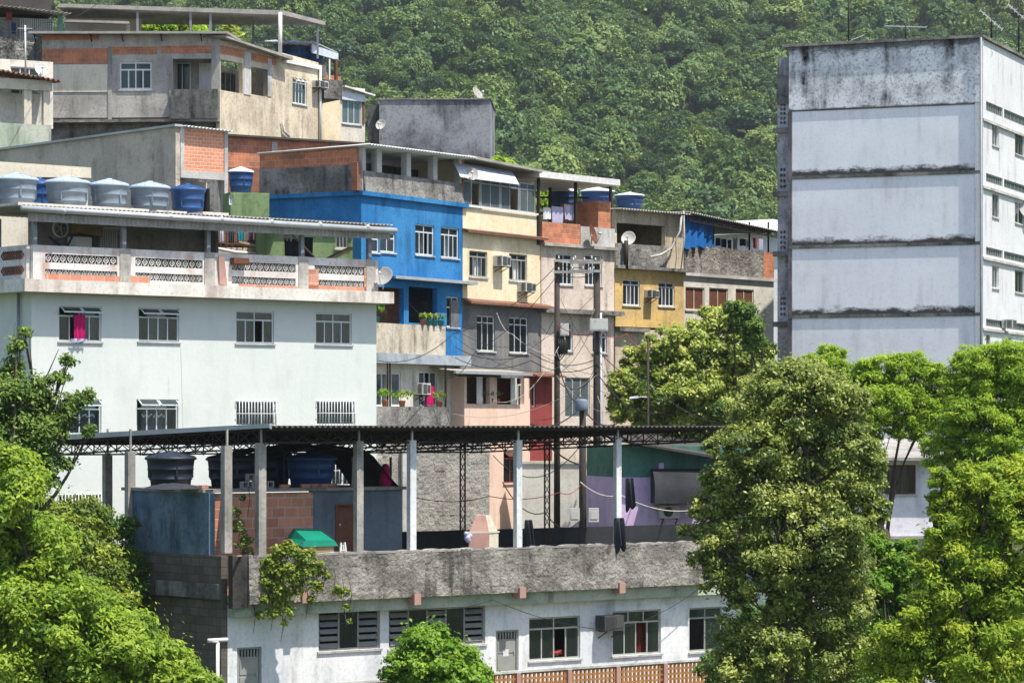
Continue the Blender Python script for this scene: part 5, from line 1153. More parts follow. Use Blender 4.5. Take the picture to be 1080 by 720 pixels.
# stair shaft with pierced blocks at the left edge
ysd = .75; us0 = fr.U(820, ysd)
m = MB(); hs = []
for q0, q1 in ((108, 132), (176, 200), (242, 264), (312, 334), (383, 403)):
    c0, c1 = fr.U(822.5, ysd), fr.U(829, ysd); z0_, z1_ = fr.Z(825, q1, ysd), fr.Z(825, q0, ysd); nr = 5 if q0 < 120 else 4
    for i in range(2):
        for j in range(nr):
            x = c0+(c1-c0)*(i+.5)/2; z = z0_+(z1_-z0_)*(j+.5)/nr; hs.append((x-.045, x+.045, z-.06, z+.06))
holed(m, us0, uL-.003, 0, zt-.3, hs, ysd, ysd+.15); m.box(us0, us0+.15, ysd+.15, 6, 0, zt-.3); m.box(us0+.15, uL, 5.8, 6, 0, zt-.3)
o = m.build('stair_shaft', plaster('shaft_paint', (.50, .50, .54), (.34, .33, .35), '28231f', .9, .3), fr, tw); o['label'] = 'grey stair shaft with pierced vent blocks'
for q in (138, 205, 268, 342, 408):
    z = fr.Z(822, q, ysd); part(tw, fr, 'ledge', 'conc_dk', (us0-.12, uL-.05, ysd-.25, ysd-.003, z-.1, z+.1))
part(tw, fr, 'stair_shaft', 'conc_dk', (us0, uL-.06, ysd-.12, ysd-.005, fr.Z(822, 108), fr.Z(822, 78)), label='mouldy band near the top of the stair shaft')
m = MB(); m.tube([fr.L(fr.U(1034.5) + .03, -.1, zt), fr.L(.03, -.1, 1)], .05, 8); m.build('downpipe', 'steel', WORLD, tw)
def antenna(px, py0, py1, y, kind, label):
    b = fr.W(px, py1, y); b.z = zt + fr.zb + .1; tpz = (HY-py0)/F*b.y; m = MB(); m.tube([b, Vector((b.x, b.y, tpz))], .03, 6); e = Vector((b.x, b.y, tpz-.12))
    t = thing('rooftop_antenna', label, 'antenna', WORLD, 'antennas on the tower roof'); m.build('mast', 'steel_dk', WORLD, t); m = MB()
    if kind == 'yagi':
        d = Vector((.85, .2, -.0)); m.bar(e-d, e+d, .03)
        for k in range(8): q = e-d+2*d*k/7; m.bar(q+Vector((0, .3, 0)), q-Vector((0, .3, 0)), .015); m.bar(q+Vector((0, 0, .05)), q-Vector((0, 0, .05)), .012)
    elif kind == 'tilt':
        d = Vector((.45, .1, -.36)); e = e - Vector((0, 0, .45)); m.bar(e-d, e+d, .04)
        for k in range(7): q = e-d+2*d*k/6; m.bar(q+Vector((.08, .25, .1)), q-Vector((.08, .25, .1)), .015)
    else: m.bar(b+Vector((.1, 0, .15)), b+Vector((.62, .1, -.0)) + Vector((0, 0, .35)), .03)
    m.build('aerial', 'steel_lt', WORLD, t)
antenna(895, -14, 46, .6, 'rod', 'tall thin mast antenna on the left half of the tower roof')
antenna(955, 25, 44, .6, 'yagi', 'low antenna with long horizontal aerial on the middle of the tower roof')
antenna(1045.5, 6, 40, 1.4, 'tilt', 'antenna with tilted aerial near the right corner of the tower roof')
antenna(1074.5, 0, 45, 6.0, 'tilt', 'antenna with tilted aerial at the right edge of the picture on the tower roof')
p = fr.L(.05, side_y(1079), 0); p.z = (HY-226)/F*p.y; dish(p, .42, R(40), 'round dish on the sunlit side wall of the tower', 20, .2, 'dish')
p = fr.L(.05, side_y(1053), 0); 
g2 = sf; 
def ac_side(px, q0, q1, lb):
    a = side_y(px-5); b = side_y(px+5); z0_ = side_z(px, q1); H = side_z(px, q0)-z0_; W = .32; g = Frame(CX, .001, 90, 0); g.mat = sf.mat @ Matrix.Translation(((a+b)/2, 0, z0_))
    t = thing('air_conditioner', lb, 'air conditioner', g, 'window air conditioners'); m = MB(); m.box(-W, W, -.45, 0, 0, H); m.box(-W-.02, W+.02, -.2, -.17, -.01, H+.01); m.build('casing', 'ac', g, t)
    m = MB()
    for k in range(8): z = H*(.12+.76*k/7); m.box(-W*.9, W*.9, -.462, -.451, z-.012, z+.012); m.box(-W-.012, -W-.001, -.4, -.1, z-.01, z+.01)
    m.build('grille', 'ac_dk', g, t)
ac_side(1058.5, 337, 346, 'air conditioner under the lowest strip windows of the tower side')

# ================================================================== TOP LEFT: brick and render house
fr = KA = Frame(232, 130, 93, -2.0); fb = KB = Frame(232, 130, 27, -2.0)
k1 = thing('hilltop_house', 'unfinished brick and grey render house high on the left with a corner balcony', 'house', fr)
uL = fr.U(44); z1 = fr.Z(232, 126); zr0 = fr.Z(232, 36); D = 6
bandsz = [fr.Z(140, y) for y in (50, 66, 98)]
wins = [((126, 160, 65.5, 94.5), dict(cols=4, tr=.28, tcols=2, frame='frame_w', curt='curtain', curt_rng=(.05, .6), fw=.07))]
hole = rect(fr, (182, 231.5, 62, 95)); hw = rect(fr, wins[0][0])
m = MB(); holed(m, uL, -.003, fr.Z(140, 124), zr0, [hw, hole], 0, .2); m.box(uL, uL+.2, .2, D, fr.Z(140, 124), zr0); m.box(uL+.2, -1, D-.2, D, fr.Z(140, 124), zr0); m.box(uL+.2, -.4, .2, D-.2, z1-.0, z1+.1)
m.box(fr.U(181), -.3, 1.6, 1.7, z1, zr0); m.box(fr.U(181)-.15, fr.U(181), .2, 1.6, z1, zr0)
o = m.build('wall', 'warm_grey', fr, k1); o['label'] = 'grey rendered front wall'
window(k1, fr, hw, 0, **wins[0][1])
part(k1, fr, 'brick_panel', 'brick', (uL+.02, fr.U(113.5), -.025, -.002, fr.Z(140, 67), fr.Z(140, 51)), label='bare orange brick panel under the eave')
part(k1, fr, 'brick_panel', 'brick', (fr.U(118), fr.U(166), -.025, -.002, fr.Z(140, 57.5), fr.Z(140, 49.5))); part(k1, fr, 'brick_panel', 'brick', (fr.U(170), fr.U(223), -.025, -.002, fr.Z(140, 56.5), fr.Z(140, 49)))
part(k1, fr, 'brick_panel', 'brick', (uL+.02, fr.U(105), -.025, -.002, fr.Z(140, 42), fr.Z(140, 37)))
part(k1, fr, 'render_patch', 'ivory', (uL+.02, fr.U(113.5), -.03, -.002, fr.Z(140, 97), fr.Z(140, 68)), label='pale unpainted render patch')
part(k1, fr, 'render_patch', 'tower_side', (fr.U(204), fr.U(223), 1.55, 1.595, fr.Z(210, 95), fr.Z(210, 62)), label='white inner balcony wall')
part(k1, fr, 'balcony_parapet', 'conc_dk', (fr.U(182), -.05, -.35, -.2, z1, fr.Z(210, 95)), (fr.U(182), fr.U(182)+.15, -.2, -.003, z1, fr.Z(210, 95)), label='mouldy dark balcony parapet')
window(k1, fr, (fr.U(183, 1.5), fr.U(201, 1.5), z1+.3, fr.Z(190, 66, 1.5)), 1.5, cols=2, tr=0, frame='alu', sill=False)
part(k1, fr, 'columns', 'conc', (fr.U(114), fr.U(118), -.04, -.002, z1, fr.Z(140, 49)), (fr.U(223), -.0, -.05, .3, z1, zr0-.1), (fr.U(181)-.1, fr.U(181)+.06, -.04, -.002, z1, fr.Z(140, 62)))
part(k1, fr, 'slab', 'rough_dark', (uL-.05, -.0, -.3, D, z1-.12, z1-.003)); storey(k1, fr, 55, 232, 0, z1-.123, 'rough_dark', D, u=(uL+.3, -.3), y=.4, label='dark stained lower wall')
m = MB(); m.slab([(uL-.45, -.6, zr0), (.4, -.6, zr0-.06), (.3, D, zr0+.3), (uL-.45, D, zr0+.3)], .1); m.build('roof', 'roof_sheet', fr, k1)
m = MB()
for px in (38, 97, 130, 171, 213): u = fr.U(px); m.bar((u, -.02, zr0-.3), (u, -.5, zr0+.0), .04); m.bar((u-.0, -.02, zr0-.05), (u, -.55, zr0-.03), .04)
m.build('roof_brackets', 'steel_dk', fr, k1)
# right, sunlit face
u1 = fb.U(336); za = fb.Zu(0, 40); zb_ = fb.Zu(fb.U(297), 62); ze = fb.Zu(u1, 72)
h1 = rect(fb, (232.5, 256, 65, 97)); h2 = rect(fb, (265, 282, 72, 101)); h3 = rect(fb, (308.5, 323.5, 83, 110))
zbt = fb.Z(232, 150)
m = MB(); holed(m, 0, u1, zbt, ze, [h1, h2, h3], 0, .2); holed(m, 0, fb.U(297), ze, za-.15, [h1, h2], .0, .2) if za-.15 > ze else None
m.prism_y([(0, max(ze, za-.5)), (u1, ze), (u1, ze+.25), (fb.U(297), ze+.35), (0, za-.1)], .004, .19)
m.box(u1-.2, u1, .2, 5, zbt, ze); m.box(.3, u1-.2, 3.6, 3.75, zbt, ze); m.box(.3, u1-.2, .2, 3.6, z1-.1, z1)
o = m.build('wall', 'beige2', fb, k1); o['label'] = 'sunlit sandy side wall'
window(k1, fb, h3, 0, cols=4, tr=.18, tcols=3, tilt=True, frame='frame_w', curt=None)
window(k1, fb, (fb.U(233, 2), fb.U(250, 2), fb.Z(240, 98, 2), fb.Z(240, 76, 2)), 2, cols=3, tr=0, frame='alu', sill=False)
part(k1, fb, 'brick_panel', 'brick', (fb.U(232.5), fb.U(259), -.024, -.002, fb.Z(245, 59), fb.Z(245, 50.5))); part(k1, fb, 'brick_panel', 'brick', (fb.U(264), fb.U(291), -.024, -.002, fb.Z(275, 66), fb.Z(275, 58)))
part(k1, fb, 'columns', 'conc_lt', (fb.U(257), fb.U(264), -.03, .21, fb.Z(260, 100), fb.Z(260, 55)), (fb.U(282), fb.U(286), -.03, .21, fb.Z(284, 102), fb.Z(284, 62)))
m = MB(); m.hexa([(-.3, -.45, za-.04), (fb.U(300), -.45, fb.Zu(fb.U(300), 64)), (fb.U(300), 3, fb.Zu(fb.U(300), 62)), (-.3, 3, za+.1), (-.3, -.45, za+.04), (fb.U(300), -.45, fb.Zu(fb.U(300), 61)), (fb.U(300), 3, fb.Zu(fb.U(300), 58)), (-.3, 3, za+.2)]); m.build('roof', 'roof_sheet', fb, k1)
part(k1, fb, 'cornice', 'roof_white', (fb.U(298), u1+.1, -.12, -.002, ze-.08, ze+.12)); m = MB(); m.tube([(u1-.02, -.1, ze), (u1-.02, -.1, zbt+.3)], .06, 8); m.tube([(fb.U(296), -.1, fb.Z(296, 128)), (fb.U(297), -.1, fb.Z(296, 138)), (fb.U(303), -.1, fb.Z(303, 144))], .06, 8); m.build('downpipe', 'pvc', fb, k1)
ac(fb, (327, 340, 86, 93), 'air conditioner near the corner of the sandy hilltop house wall')
# upper canopy on posts
f3 = Frame(200, 134, 88, 0)
cn = thing('roof_canopy', 'long flat sheet-metal canopy on thin posts above the hilltop house', 'canopy', f3)
zc = f3.Z(200, 13); a = f3.U(62); b = f3.U(298); c = Vector((f3.U(343, 4), 4, f3.Z(343, 24, 4)))
m = MB(); m.hexa([(a, 0, zc+.2), (b, 0, zc-.1), (c.x, c.y, c.z-.12), (a, 5, zc+.1), (a, 0, zc+.35), (b, 0, zc+.1), (c.x, c.y, c.z+.05), (a, 5, zc+.25)])
m.build('roof', 'roof_sheet', f3, cn); m = MB()
for px, y in ((145, .1), (201, .1), (222, .1), (296, .2), (267, 3), (200, 3)): u = f3.U(px, y); m.box(u-.05, u+.05, y, y+.1, f3.Z(px, 60 if px > 230 else 40, y), zc); m.build('post', 'steel', f3, cn); m = MB()
u = f3.U(335, 3.5); m.box(u-.05, u+.05, 3.5, 3.6, f3.Z(335, 62, 3.5), c.z-.1); m.build('post', 'steel', f3, cn)
m = MB(); u = f3.U(295.5, -.1); m.tube([(u, -.1, zc), (u, -.1, f3.Z(296, 62, -.1))], .09, 8); m.build('drain_pipe', 'pvc', f3, cn)
part(cn, f3, 'back_wall', 'ivory', (f3.U(60), f3.U(143), 3, 3.2, f3.Z(100, 42, 3), f3.Z(100, 19, 3))); part(cn, f3, 'side_wall', 'ivory', (f3.U(133, 1), f3.U(137, 1), 1, 1.3, f3.Z(135, 40), f3.Z(135, 22)))
m = MB(); m.slab([(f3.U(66), -.3, f3.Z(66, 24)), (f3.U(136), -.3, f3.Z(136, 26)), (f3.U(136), .8, f3.Z(136, 24)), (f3.U(66), .8, f3.Z(66, 22))], .1); m.build('lower_roof', 'roof_sheet', f3, cn)
# small corrugated shelter with tanks behind
f4 = Frame(271, 137, 60, 0); st = thing('tank_shelter', 'white sheet shelter with corrugated roof on the right of the hilltop house', 'shelter', f4)
m = MB(); m.corr((f4.U(268), -.2, f4.Z(268, 46)), (f4.U(328), -.2, f4.Z(328, 45)), (f4.U(362), .5, f4.Z(362, 57, .5)), (f4.U(330), 4, f4.Z(330, 46, 4)), .3, .05, .02); 
m.v = m.v; m.build('roof', 'roof_metal', f4, st)
m = MB(); m.hexa([(f4.U(328), -.1, f4.Z(328, 56)), (f4.U(361), .4, f4.Z(361, 64, .4)), (f4.U(361), .5, f4.Z(361, 64, .5)), (f4.U(328), 0, f4.Z(328, 56)), (f4.U(328), -.1, f4.Z(328, 47)), (f4.U(361), .4, f4.Z(361, 57, .4)), (f4.U(361), .5, f4.Z(361, 57, .5)), (f4.U(328), 0, f4.Z(328, 47))]); m.build('side_sheet', 'awning', f4, st)
part(st, f4, 'posts', 'wood', (f4.U(356), f4.U(358.5), .2, .35, f4.Z(357, 84), f4.Z(357, 62))); part(st, f4, 'posts', 'pvc', (f4.U(349), f4.U(350.5), .2, .3, f4.Z(350, 84), f4.Z(350, 62)))
part(st, f4, 'floor_slab', 'rough_dark', (f4.U(300), f4.U(343), -.1, 3, f4.Z(320, 80), f4.Z(320, 68)), (f4.U(343), f4.U(362), .1, 3, f4.Z(350, 104), f4.Z(350, 84)))
p = f4.W(310, 68, 1.2); tank('blue', p, 1.7, 1.1, 'blue tank under the corrugated shelter on top of the hilltop house', 'tanks by the hilltop shelter'); p = f4.W(331, 68, .9); tank('blue', p, 1.0, .62, 'small blue tank at the right post of the hilltop shelter', 'tanks by the hilltop shelter')
# narrow cream wall and teal glazed room
f5 = Frame(340, 141, 40, -2.0); th_ = thing('teal_window_annex', 'narrow cream annex with teal glazed corner room at the right of the hilltop house', 'annex', f5)
part(th_, f5, 'wall', 'cream', (f5.U(337), f5.U(359), 0, 2.5, f5.Z(348, 152), f5.Z(348, 84)), label='cream annex wall'); part(th_, f5, 'brick_band', 'brick', (f5.U(337)-.02, f5.U(359)+.02, -.03, 2.4, f5.Z(348, 84)+.003, f5.Z(348, 79.5)))
hh = rect(f5, (361, 381, 106, 131)); m = MB(); holed(m, f5.U(359)+.003, f5.U(385), f5.Z(370, 152), f5.Z(370, 92), [hh], 0, .15); m.box(f5.U(385)-.15, f5.U(385), .15, 2.5, f5.Z(370, 152), f5.Z(370, 92)); o = m.build('wall', 'offwhite', f5, th_); o['label'] = 'pale wall of the teal glazed room'
window(th_, f5, hh, 0, cols=3, tr=0, frame='alu', glass='glass_teal', curt='curtain_t', curt_rng=(.05, .95)); part(th_, f5, 'posts', 'wood', (f5.U(382), f5.U(384), -.05, -.003, f5.Z(383, 131), f5.Z(383, 97)))
m = MB(); m.slab([(f5.U(359), -.3, f5.Z(359, 92)), (f5.U(391), -.3, f5.Z(391, 102)), (f5.U(391), 2.6, f5.Z(391, 101)), (f5.U(359), 2.6, f5.Z(359, 91))], .07); m.build('roof', 'roof_white', f5, th_)
m = MB(); m.slab([(f5.U(359), -.1, f5.Z(359, 105)), (f5.U(384), -.1, f5.Z(384, 108)), (f5.U(384), -.05, f5.Z(384, 108)), (f5.U(359), -.05, f5.Z(359, 105))], .35); m.build('side_sheet', 'awning', f5, th_)

# ================================================================== grey block, brick row, roughcast gable
f6 = Frame(400, 137, 92, -2.0); gb = thing('grey_block_house', 'plain dark grey windowless block with mouldy walls behind the blue house', 'building', f6)
ur = f6.U(517); zt_ = f6.Z(450, 105.5); mt_ = plaster('mouldy_blue_grey', (.30, .31, .33), (.15, .155, .17), '101012', .7, .4, 10, .02, .35)
yl_ = 5; part(gb, f6, 'wall', mt_, (0, ur, 0, yl_, 0, zt_)); part(gb, f6, 'side_wall', 'conc_dk', (f6.U(387), -.003, .5, yl_, 0, zt_-.15)); part(gb, f6, 'roof_edge', 'rough_dark', (-.05, ur+.05, -.06, yl_+.05, zt_+.003, zt_+.07))
p = f6.W(503, 106, .6); dish(p, .36, R(60), 'small dark dish on top of the plain grey block', 30, .25, 'conc'); p = f6.W(402, 134, -.3); dish(p - Vector((0, 0, .6)), .25, R(-30), 'small white aerial on a pole before the grey block', 20, .7, 'ac')
f7 = Frame(240, 118.5, 62, -2.0); bk = thing('brick_house', 'row of bare orange brick walls above a mouldy grey base behind the blue house', 'house', f7)
ur = f7.U(381); zt_ = f7.Z(240, 144); zm = f7.Z(330, 180)
m = MB(); u2 = f7.U(289); holed(m, 0, ur, zm, zt_-.55, [], 0, .2); m.prism_y([(0, zt_-.55), (ur, zt_-.55), (ur, f7.Zu(ur, 153)), (f7.U(342), f7.Z(342, 149)), (0, zt_)], 0, .2); m.build('wall', 'brick', f7, bk)['label'] = 'bare orange brick wall'
part(bk, f7, 'wall', 'conc_dk', (u2, ur, -.05, .18, f7.Z(330, 215), zm-.003), label='mouldy grey base'); part(bk, f7, 'wall', 'brick_dk', (0, u2-.003, 0, .2, 0, zm-.003), label='rough lower wall'); part(bk, f7, 'side_wall', 'brick', (ur-.2, ur, .2, 4, 0, zt_-.5))
part(bk, f7, 'columns', 'conc', (u2-.12, u2+.12, -.06, -.051, f7.Z(289, 210), f7.Z(289, 150)), (f7.U(350)-.05, f7.U(350)+.05, -.03, -.002, zm, f7.Z(350, 151)), (f7.U(376)-.06, f7.U(376)+.08, -.08, -.052, f7.Z(376, 206), zm+.1))
m = MB(); m.slab([(-.1, -.25, zt_+.0), (ur+.3, -.25, f7.Zu(ur, 153)), (ur+.3, 4, f7.Zu(ur, 153)+.1), (-.1, 4, zt_+.15)], .08); m.build('roof', 'roof_dark', f7, bk)
p = f7.W(284, 207, -.4); dish(p, .3, R(25), 'grey dish in front of the bare brick wall above the green house', 30, .55)
f8 = Frame(190, 112, 50, -2.0); gw = thing('roughcast_gable_house', 'long grey roughcast gable wall with a red brick end', 'house', f8)
yy = f8.V(-4, 0); zt_ = f8.Z(190, 134); ur = f8.U(240)
part(gw, f8, 'side_wall', plaster('lumpy_grey_render', (.60, .52, .43), (.50, .43, .36), '4c4238', .4, .9, 6, .06, .7), (-.2, 0, .0, yy, 0, zt_), label='long shaded grey roughcast wall'); m = MB()
m.hexa([(-.3, -.1, zt_+.003), (.05, -.1, zt_+.003), (.05, yy, zt_+.003), (-.3, yy, zt_+.003), (-.3, -.1, zt_+.09), (.05, -.1, zt_+.09), (.05, yy, zt_+.09), (-.3, yy, zt_+.09)]); m.build('roof_edge', 'roof_metal', f8, gw)
m = MB(); m.corr((.05, -.3, zt_+.02), (ur+.1, -.3, zt_-.05), (ur+.1, 5, zt_+.05), (.05, 5, zt_+.08), .16, .025, .012); m.build('roof', 'roof_white', f8, gw)
zb1 = f8.Z(216, 181); zb2 = f8.Z(216, 189); part(gw, f8, 'wall', 'brick_fine', (f8.U(194.5), f8.U(236), 0, .2, zb1, zt_-.03), label='red brick end wall')
part(gw, f8, 'frame', 'conc_lt', (.003, f8.U(194), -.03, .22, zb1, zt_-.02), (f8.U(236.3), ur, -.03, .22, 0, zt_-.02), (.003, f8.U(236.2), -.03, .22, zb2, zb1-.003), label='white concrete frame around the brick')
part(gw, f8, 'wall', 'offwhite', (.0, ur-.1, 1.2, 1.3, 0, zb2), label='recessed white lower wall'); part(gw, f8, 'wall', 'brick', (.0, ur-.2, 1.1, 1.195, 0, f8.Z(216, 210)), label='orange low band in the recess'); part(gw, f8, 'door', 'dark', (f8.U(216, 1), f8.U(222, 1), 1.05, 1.095, 0, f8.Z(216, 196)))
f9 = Frame(95, 106, 60, -2.0); part_ = thing('low_pale_roof', 'low building with pale sunlit flat roof behind the row of grey tanks', 'building', f9)
part(part_, f9, 'wall', 'ivory', (f9.U(-10), 0, .2, 2.5, 0, f9.Z(0, 186))); m = MB(); m.hexa([(f9.U(-12), -.1, f9.Z(-12, 186)), (0, -.1, f9.Z(95, 188)), (0, 2.5, f9.Z(95, 186)), (f9.U(-12), 2.5, f9.Z(-12, 178)), (f9.U(-12), -.1, f9.Z(-12, 170)), (0, -.1, f9.Z(95, 177)), (0, 2.5, f9.Z(95, 177)), (f9.U(-12), 2.5, f9.Z(-12, 170))]); m.build('roof', 'ivory', f9, part_)
# green house seen under the terrace roof
fa = Frame(240, 109.5, 70, -3.0); gn = thing('green_house', 'moss green house behind the white house terrace', 'house', fa)
storey(gn, fa, 240, 283, 0, fa.Z(260, 203), 'green', 1.1, u=(fa.U(243), fa.U(284)), wins=[((242, 246, 206, 216), dict(cols=1, tr=0, sill=False))])
fc = Frame(281, 107.4, 70, -3.0); storey(gn, fc, 281, 372, 0, fc.Z(320, 240), 'green', 1.6, u=(fc.U(281), fc.U(372)), wins=[((354, 367, 244, 262), dict(cols=3, tr=0, frame='ivory', curt='curtain'))])
part(gn, fc, 'roof', 'roof_dark', (fc.U(279), fc.U(374), -.2, 1.8, fc.Z(320, 240)+.003, fc.Z(320, 240)+.1))
p = fa.W(254, 203.5, .55); tank('bluewhite', p, .95, .95, 'blue tank with whitish lid on the green house roof', 'blue tanks behind the roof terraces')
part(gn, fa, 'tiled_wall', 'tile', (fa.U(224, -.6), fa.U(252, -.6), -.7, -.5, fa.Z(238, 258), fa.Z(238, 239)), label='orange tiled strip'); part(gn, fa, 'tiled_wall', 'tile', (fa.U(236, -.6), fa.U(300, -.6), -.7, -.5, fa.Z(262, 262), fa.Z(262, 254)))
part(gn, fa, 'yard_wall', 'beige2', (fa.U(222, -.9), fa.U(300, -.9), -.95, -.8, 0, fa.Z(262, 263)), label='stained sandy yard wall')
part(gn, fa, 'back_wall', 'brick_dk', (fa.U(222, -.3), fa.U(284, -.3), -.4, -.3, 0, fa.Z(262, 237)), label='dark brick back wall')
m = MB()
for k in range(13): u = fa.U(226+6*k, -.93); m.box(u, u+.04, -1.0, -.96, fa.Z(262, 262), fa.Z(262, 242))
m.box(fa.U(224, -.93), fa.U(302, -.93), -1.01, -.95, fa.Z(262, 242), fa.Z(262, 240)); m.build('railing', 'frame_d', fa, gn)
for q, (px, a) in enumerate(((248, 'pvc'), (272, 'wood_lt'))):
    m = MB(); m.tube([fa.W(px-20, 262-6*q, -1.1), fa.W(px, 266-6*q, -1.1), fa.W(px+26, 268-4*q, -1.1)], .06, 8); tag(m.build('long_pipe', a), ('pale', 'brown')[q] + ' long pipe lying behind the right half of the patterned parapet', 'pipe')
clothes(fa, [(226, 231, 242, 253, 'cloth_l', 'lilac garment at the left of the green house washing line'), (232, 236, 243, 255, 'cloth_w', 'white garment on the green house washing line'), (251, 259, 244, 254, 'cloth_t', 'teal cloth in the middle of the green house washing line'), (262, 267, 244, 255, 'cloth_b', 'navy garment on the green house washing line'), (241, 247, 244, 256, 'cloth_k', 'dark garment left of the teal cloth')], -1.0, 'garments in front of the green house')
# far left houses
fd = Frame(55, 127, 60, -2.0); fl = thing('left_edge_house', 'stacked old house at the left edge with small tiled roof and columned veranda', 'house', fd)
u0_ = fd.U(-12); m = MB(); zt1 = fd.Z(30, 131); zt2 = fd.Z(30, 95)
storey(fl, fd, 0, 55, 0, zt1, 'palegreen', 4, u=(u0_, fd.U(54)), label='pale green mouldy wall')
part(fl, fd, 'columns', 'ivory', (fd.U(25.5), fd.U(33.5), 0, .25, zt1+.003, zt2), (fd.U(46), fd.U(53), 0, .25, zt1+.003, zt2), (fd.U(0), fd.U(4), .4, .6, zt1+.003, zt2))
part(fl, fd, 'lintel', 'ivory', (u0_, fd.U(55), -.05, .3, zt2+.003, fd.Z(30, 84))); m = MB(); m.corr((u0_, -.4, fd.Z(-12, 74)), (fd.U(60), -.4, fd.Z(60, 87)), (fd.U(58), 2, fd.Z(58, 84)), (u0_, 2, fd.Z(-12, 70)), .22, .05, .03); m.build('roof', 'tile', fd, fl)
m = MB(); hz = rect(fd, (11, 42, 71, 100), 1.4); holed(m, u0_, fd.U(56, 1.4), zt1+.003, fd.Z(30, 64, 1.4), [hz], 1.4, 1.6); m.build('wall', 'offwhite', fd, fl); window(fl, fd, hz, 1.4, cols=3, tr=.3, tcols=3, frame='frame_w', sill=False, curt='curtain', curt_rng=(.1, .6))
ff = Frame(62, 132, 75, -2.0); fu = thing('dark_roofed_house', 'dark grey upper house at the top left corner with striped shutter and teal post', 'house', ff)
lumpy(ff.U(-15), ff.U(43), ff.Z(20, 66), ff.Z(20, 40), 0, .06, .2, 60, 14, 12).build('parapet', 'rough_dark', ff, fu); part(fu, ff, 'wall', 'conc_dk', (ff.U(-15), ff.U(58), .9, 3, 0, ff.Z(20, 16)), (ff.U(-15), ff.U(56), .21, .9, 0, ff.Z(20, 63)))
part(fu, ff, 'shutter', 'roof_metal', *[(ff.U(23+2*k), ff.U(24.2+2*k), .82, .88, ff.Z(30, 40), ff.Z(30, 17)) for k in range(18)]); part(fu, ff, 'post', 'teal', (ff.U(61), ff.U(66), -.1, .1, ff.Z(60, 36), ff.Z(60, 15)))
m = MB(); m.corr((ff.U(-15), -.5, ff.Z(-15, 6)), (ff.U(74), -.5, ff.Z(74, 16)), (ff.U(70), 3, ff.Z(70, 10)), (ff.U(-15), 3, ff.Z(-15, -2)), .2, .03, .015); m.build('roof', 'roof_sheet', ff, fu)
part(fu, ff, 'upper_wall', 'roof_dark', (ff.U(-15), ff.U(57), 1, 3, ff.Z(20, 12), ff.Z(20, -14)))
clothes(ff, [(6, 13, 13, 22, 'cloth_r', 'red cloth hanging under the dark roof in the top left corner'), (12, 17, 24, 36, 'cloth_b', 'dark blue cloth on the balcony at the top left corner')], .3, None)
p = fd.W(43, 76, -.3); dish(p - Vector((0, 0, .3)), .28, R(30), 'beige dish tilted on the small tiled roof at the left edge', 20, .4, 'ac')
m = MB(); m.tube([fd.W(27, 80, -.4), fd.W(26.5, 27, -.4)], .035, 6); a = fd.W(26.5, 30, -.4); m.bar(a-Vector((.3, 0, 0)), a+Vector((.3, .1, 0)), .02); tag(m.build('aerial_pole', 'pvc'), 'tall thin pale aerial pole in front of the left edge house', 'pole')

# ================================================================== street level behind the terrace
fg = Frame(398, 106.5, 62, -6.0); rw = thing('roughcast_building', 'pebbly grey roughcast wall of a low building behind the terrace columns', 'building', fg)
ur = fg.U(516); lumpy(fg.U(398), ur, 0, fg.Z(450, 453), 0, .03, .25, 130, 90, 21).build('wall', plaster('pebbly_render', (.40, .37, .33), (.33, .30, .27), '2e2a25', .4, 1, 8, .06, .6), fg, rw)
part(rw, fg, 'side_wall', 'conc', (ur-.25, ur-.003, .26, 3, 0, fg.Z(450, 453))); part(rw, fg, 'roof', 'conc', (fg.U(398), ur+.03, .02, 3, fg.Z(450, 453)+.003, fg.Z(450, 453)+.1))
part(rw, fg, 'columns', 'conc_lt', (fg.U(391), fg.U(396), -.2, .1, 0, fg.Z(395, 470)), (fg.U(422), fg.U(428), -.2, -.06, 0, fg.Z(425, 472)))
fh = Frame(545, 117, 86, -6.0); sw_ = thing('retaining_wall', 'light grey retaining wall of the street with a pale coping, seen between the terrace columns', 'wall', fh)
part(sw_, fh, 'wall', plaster('street_wall', (.74, .70, .64), (.66, .62, .57), '5c554c', .3, .2), (fh.U(546), fh.U(665), 0, .4, 0, fh.Z(600, 489))); part(sw_, fh, 'coping', 'ivory', (fh.U(546), fh.U(665), -.06, .5, fh.Z(600, 489)+.003, fh.Z(600, 486)))
# green and lilac house at the right end
fi = Frame(655, 104, 75, -6.0); gl = thing('lilac_green_house', 'house with lilac lower wall and teal green upper wall under a grey sloping roof', 'house', fi)
ua, ub = fi.U(653), fi.U(800); zl_ = fi.Z(700, 503); part(gl, fi, 'wall', 'purple', (ua, ub, 0, 4, 0, zl_), label='lilac lower wall'); part(gl, fi, 'wall', 'teal', (ua+.02, ub, .06, 4, zl_+.003, fi.Z(700, 470)), label='teal green upper wall')
m = MB(); m.hexa([(ua-.1, -.7, fi.Z(655, 466)), (ub, -.7, fi.Z(800, 492)), (ub, 5, fi.Z(800, 470)), (ua-.1, 5, fi.Z(655, 452)), (ua-.1, -.7, fi.Z(655, 464)), (ub, -.7, fi.Z(800, 489)), (ub, 5, fi.Z(800, 467)), (ua-.1, 5, fi.Z(655, 449))]); m.build('roof', 'roof_dark', fi, gl)
m = MB(); A, B_ = fi.U(686, -.6), fi.U(742, -.6); n = 10; vs = []; fs = []
for i in range(2):
    for j in range(n+1): t_ = j/n; vs.append(((A, B_)[i] + (.15 if i == 0 else 0)*(1-t_)*1.2, -.05 - 1.0*math.sin(t_*PI/2), fi.Z(700, 494)+(fi.Z(700, 530)-fi.Z(700, 494))*(1-math.cos(t_*PI/2))))
fs = [(j, j+1, n+2+j, n+1+j) for j in range(n)]; m.add(vs, fs, True); m.add([(x, y+.02, z-.02) for x, y, z in vs], [tuple(reversed(f)) for f in fs], True)
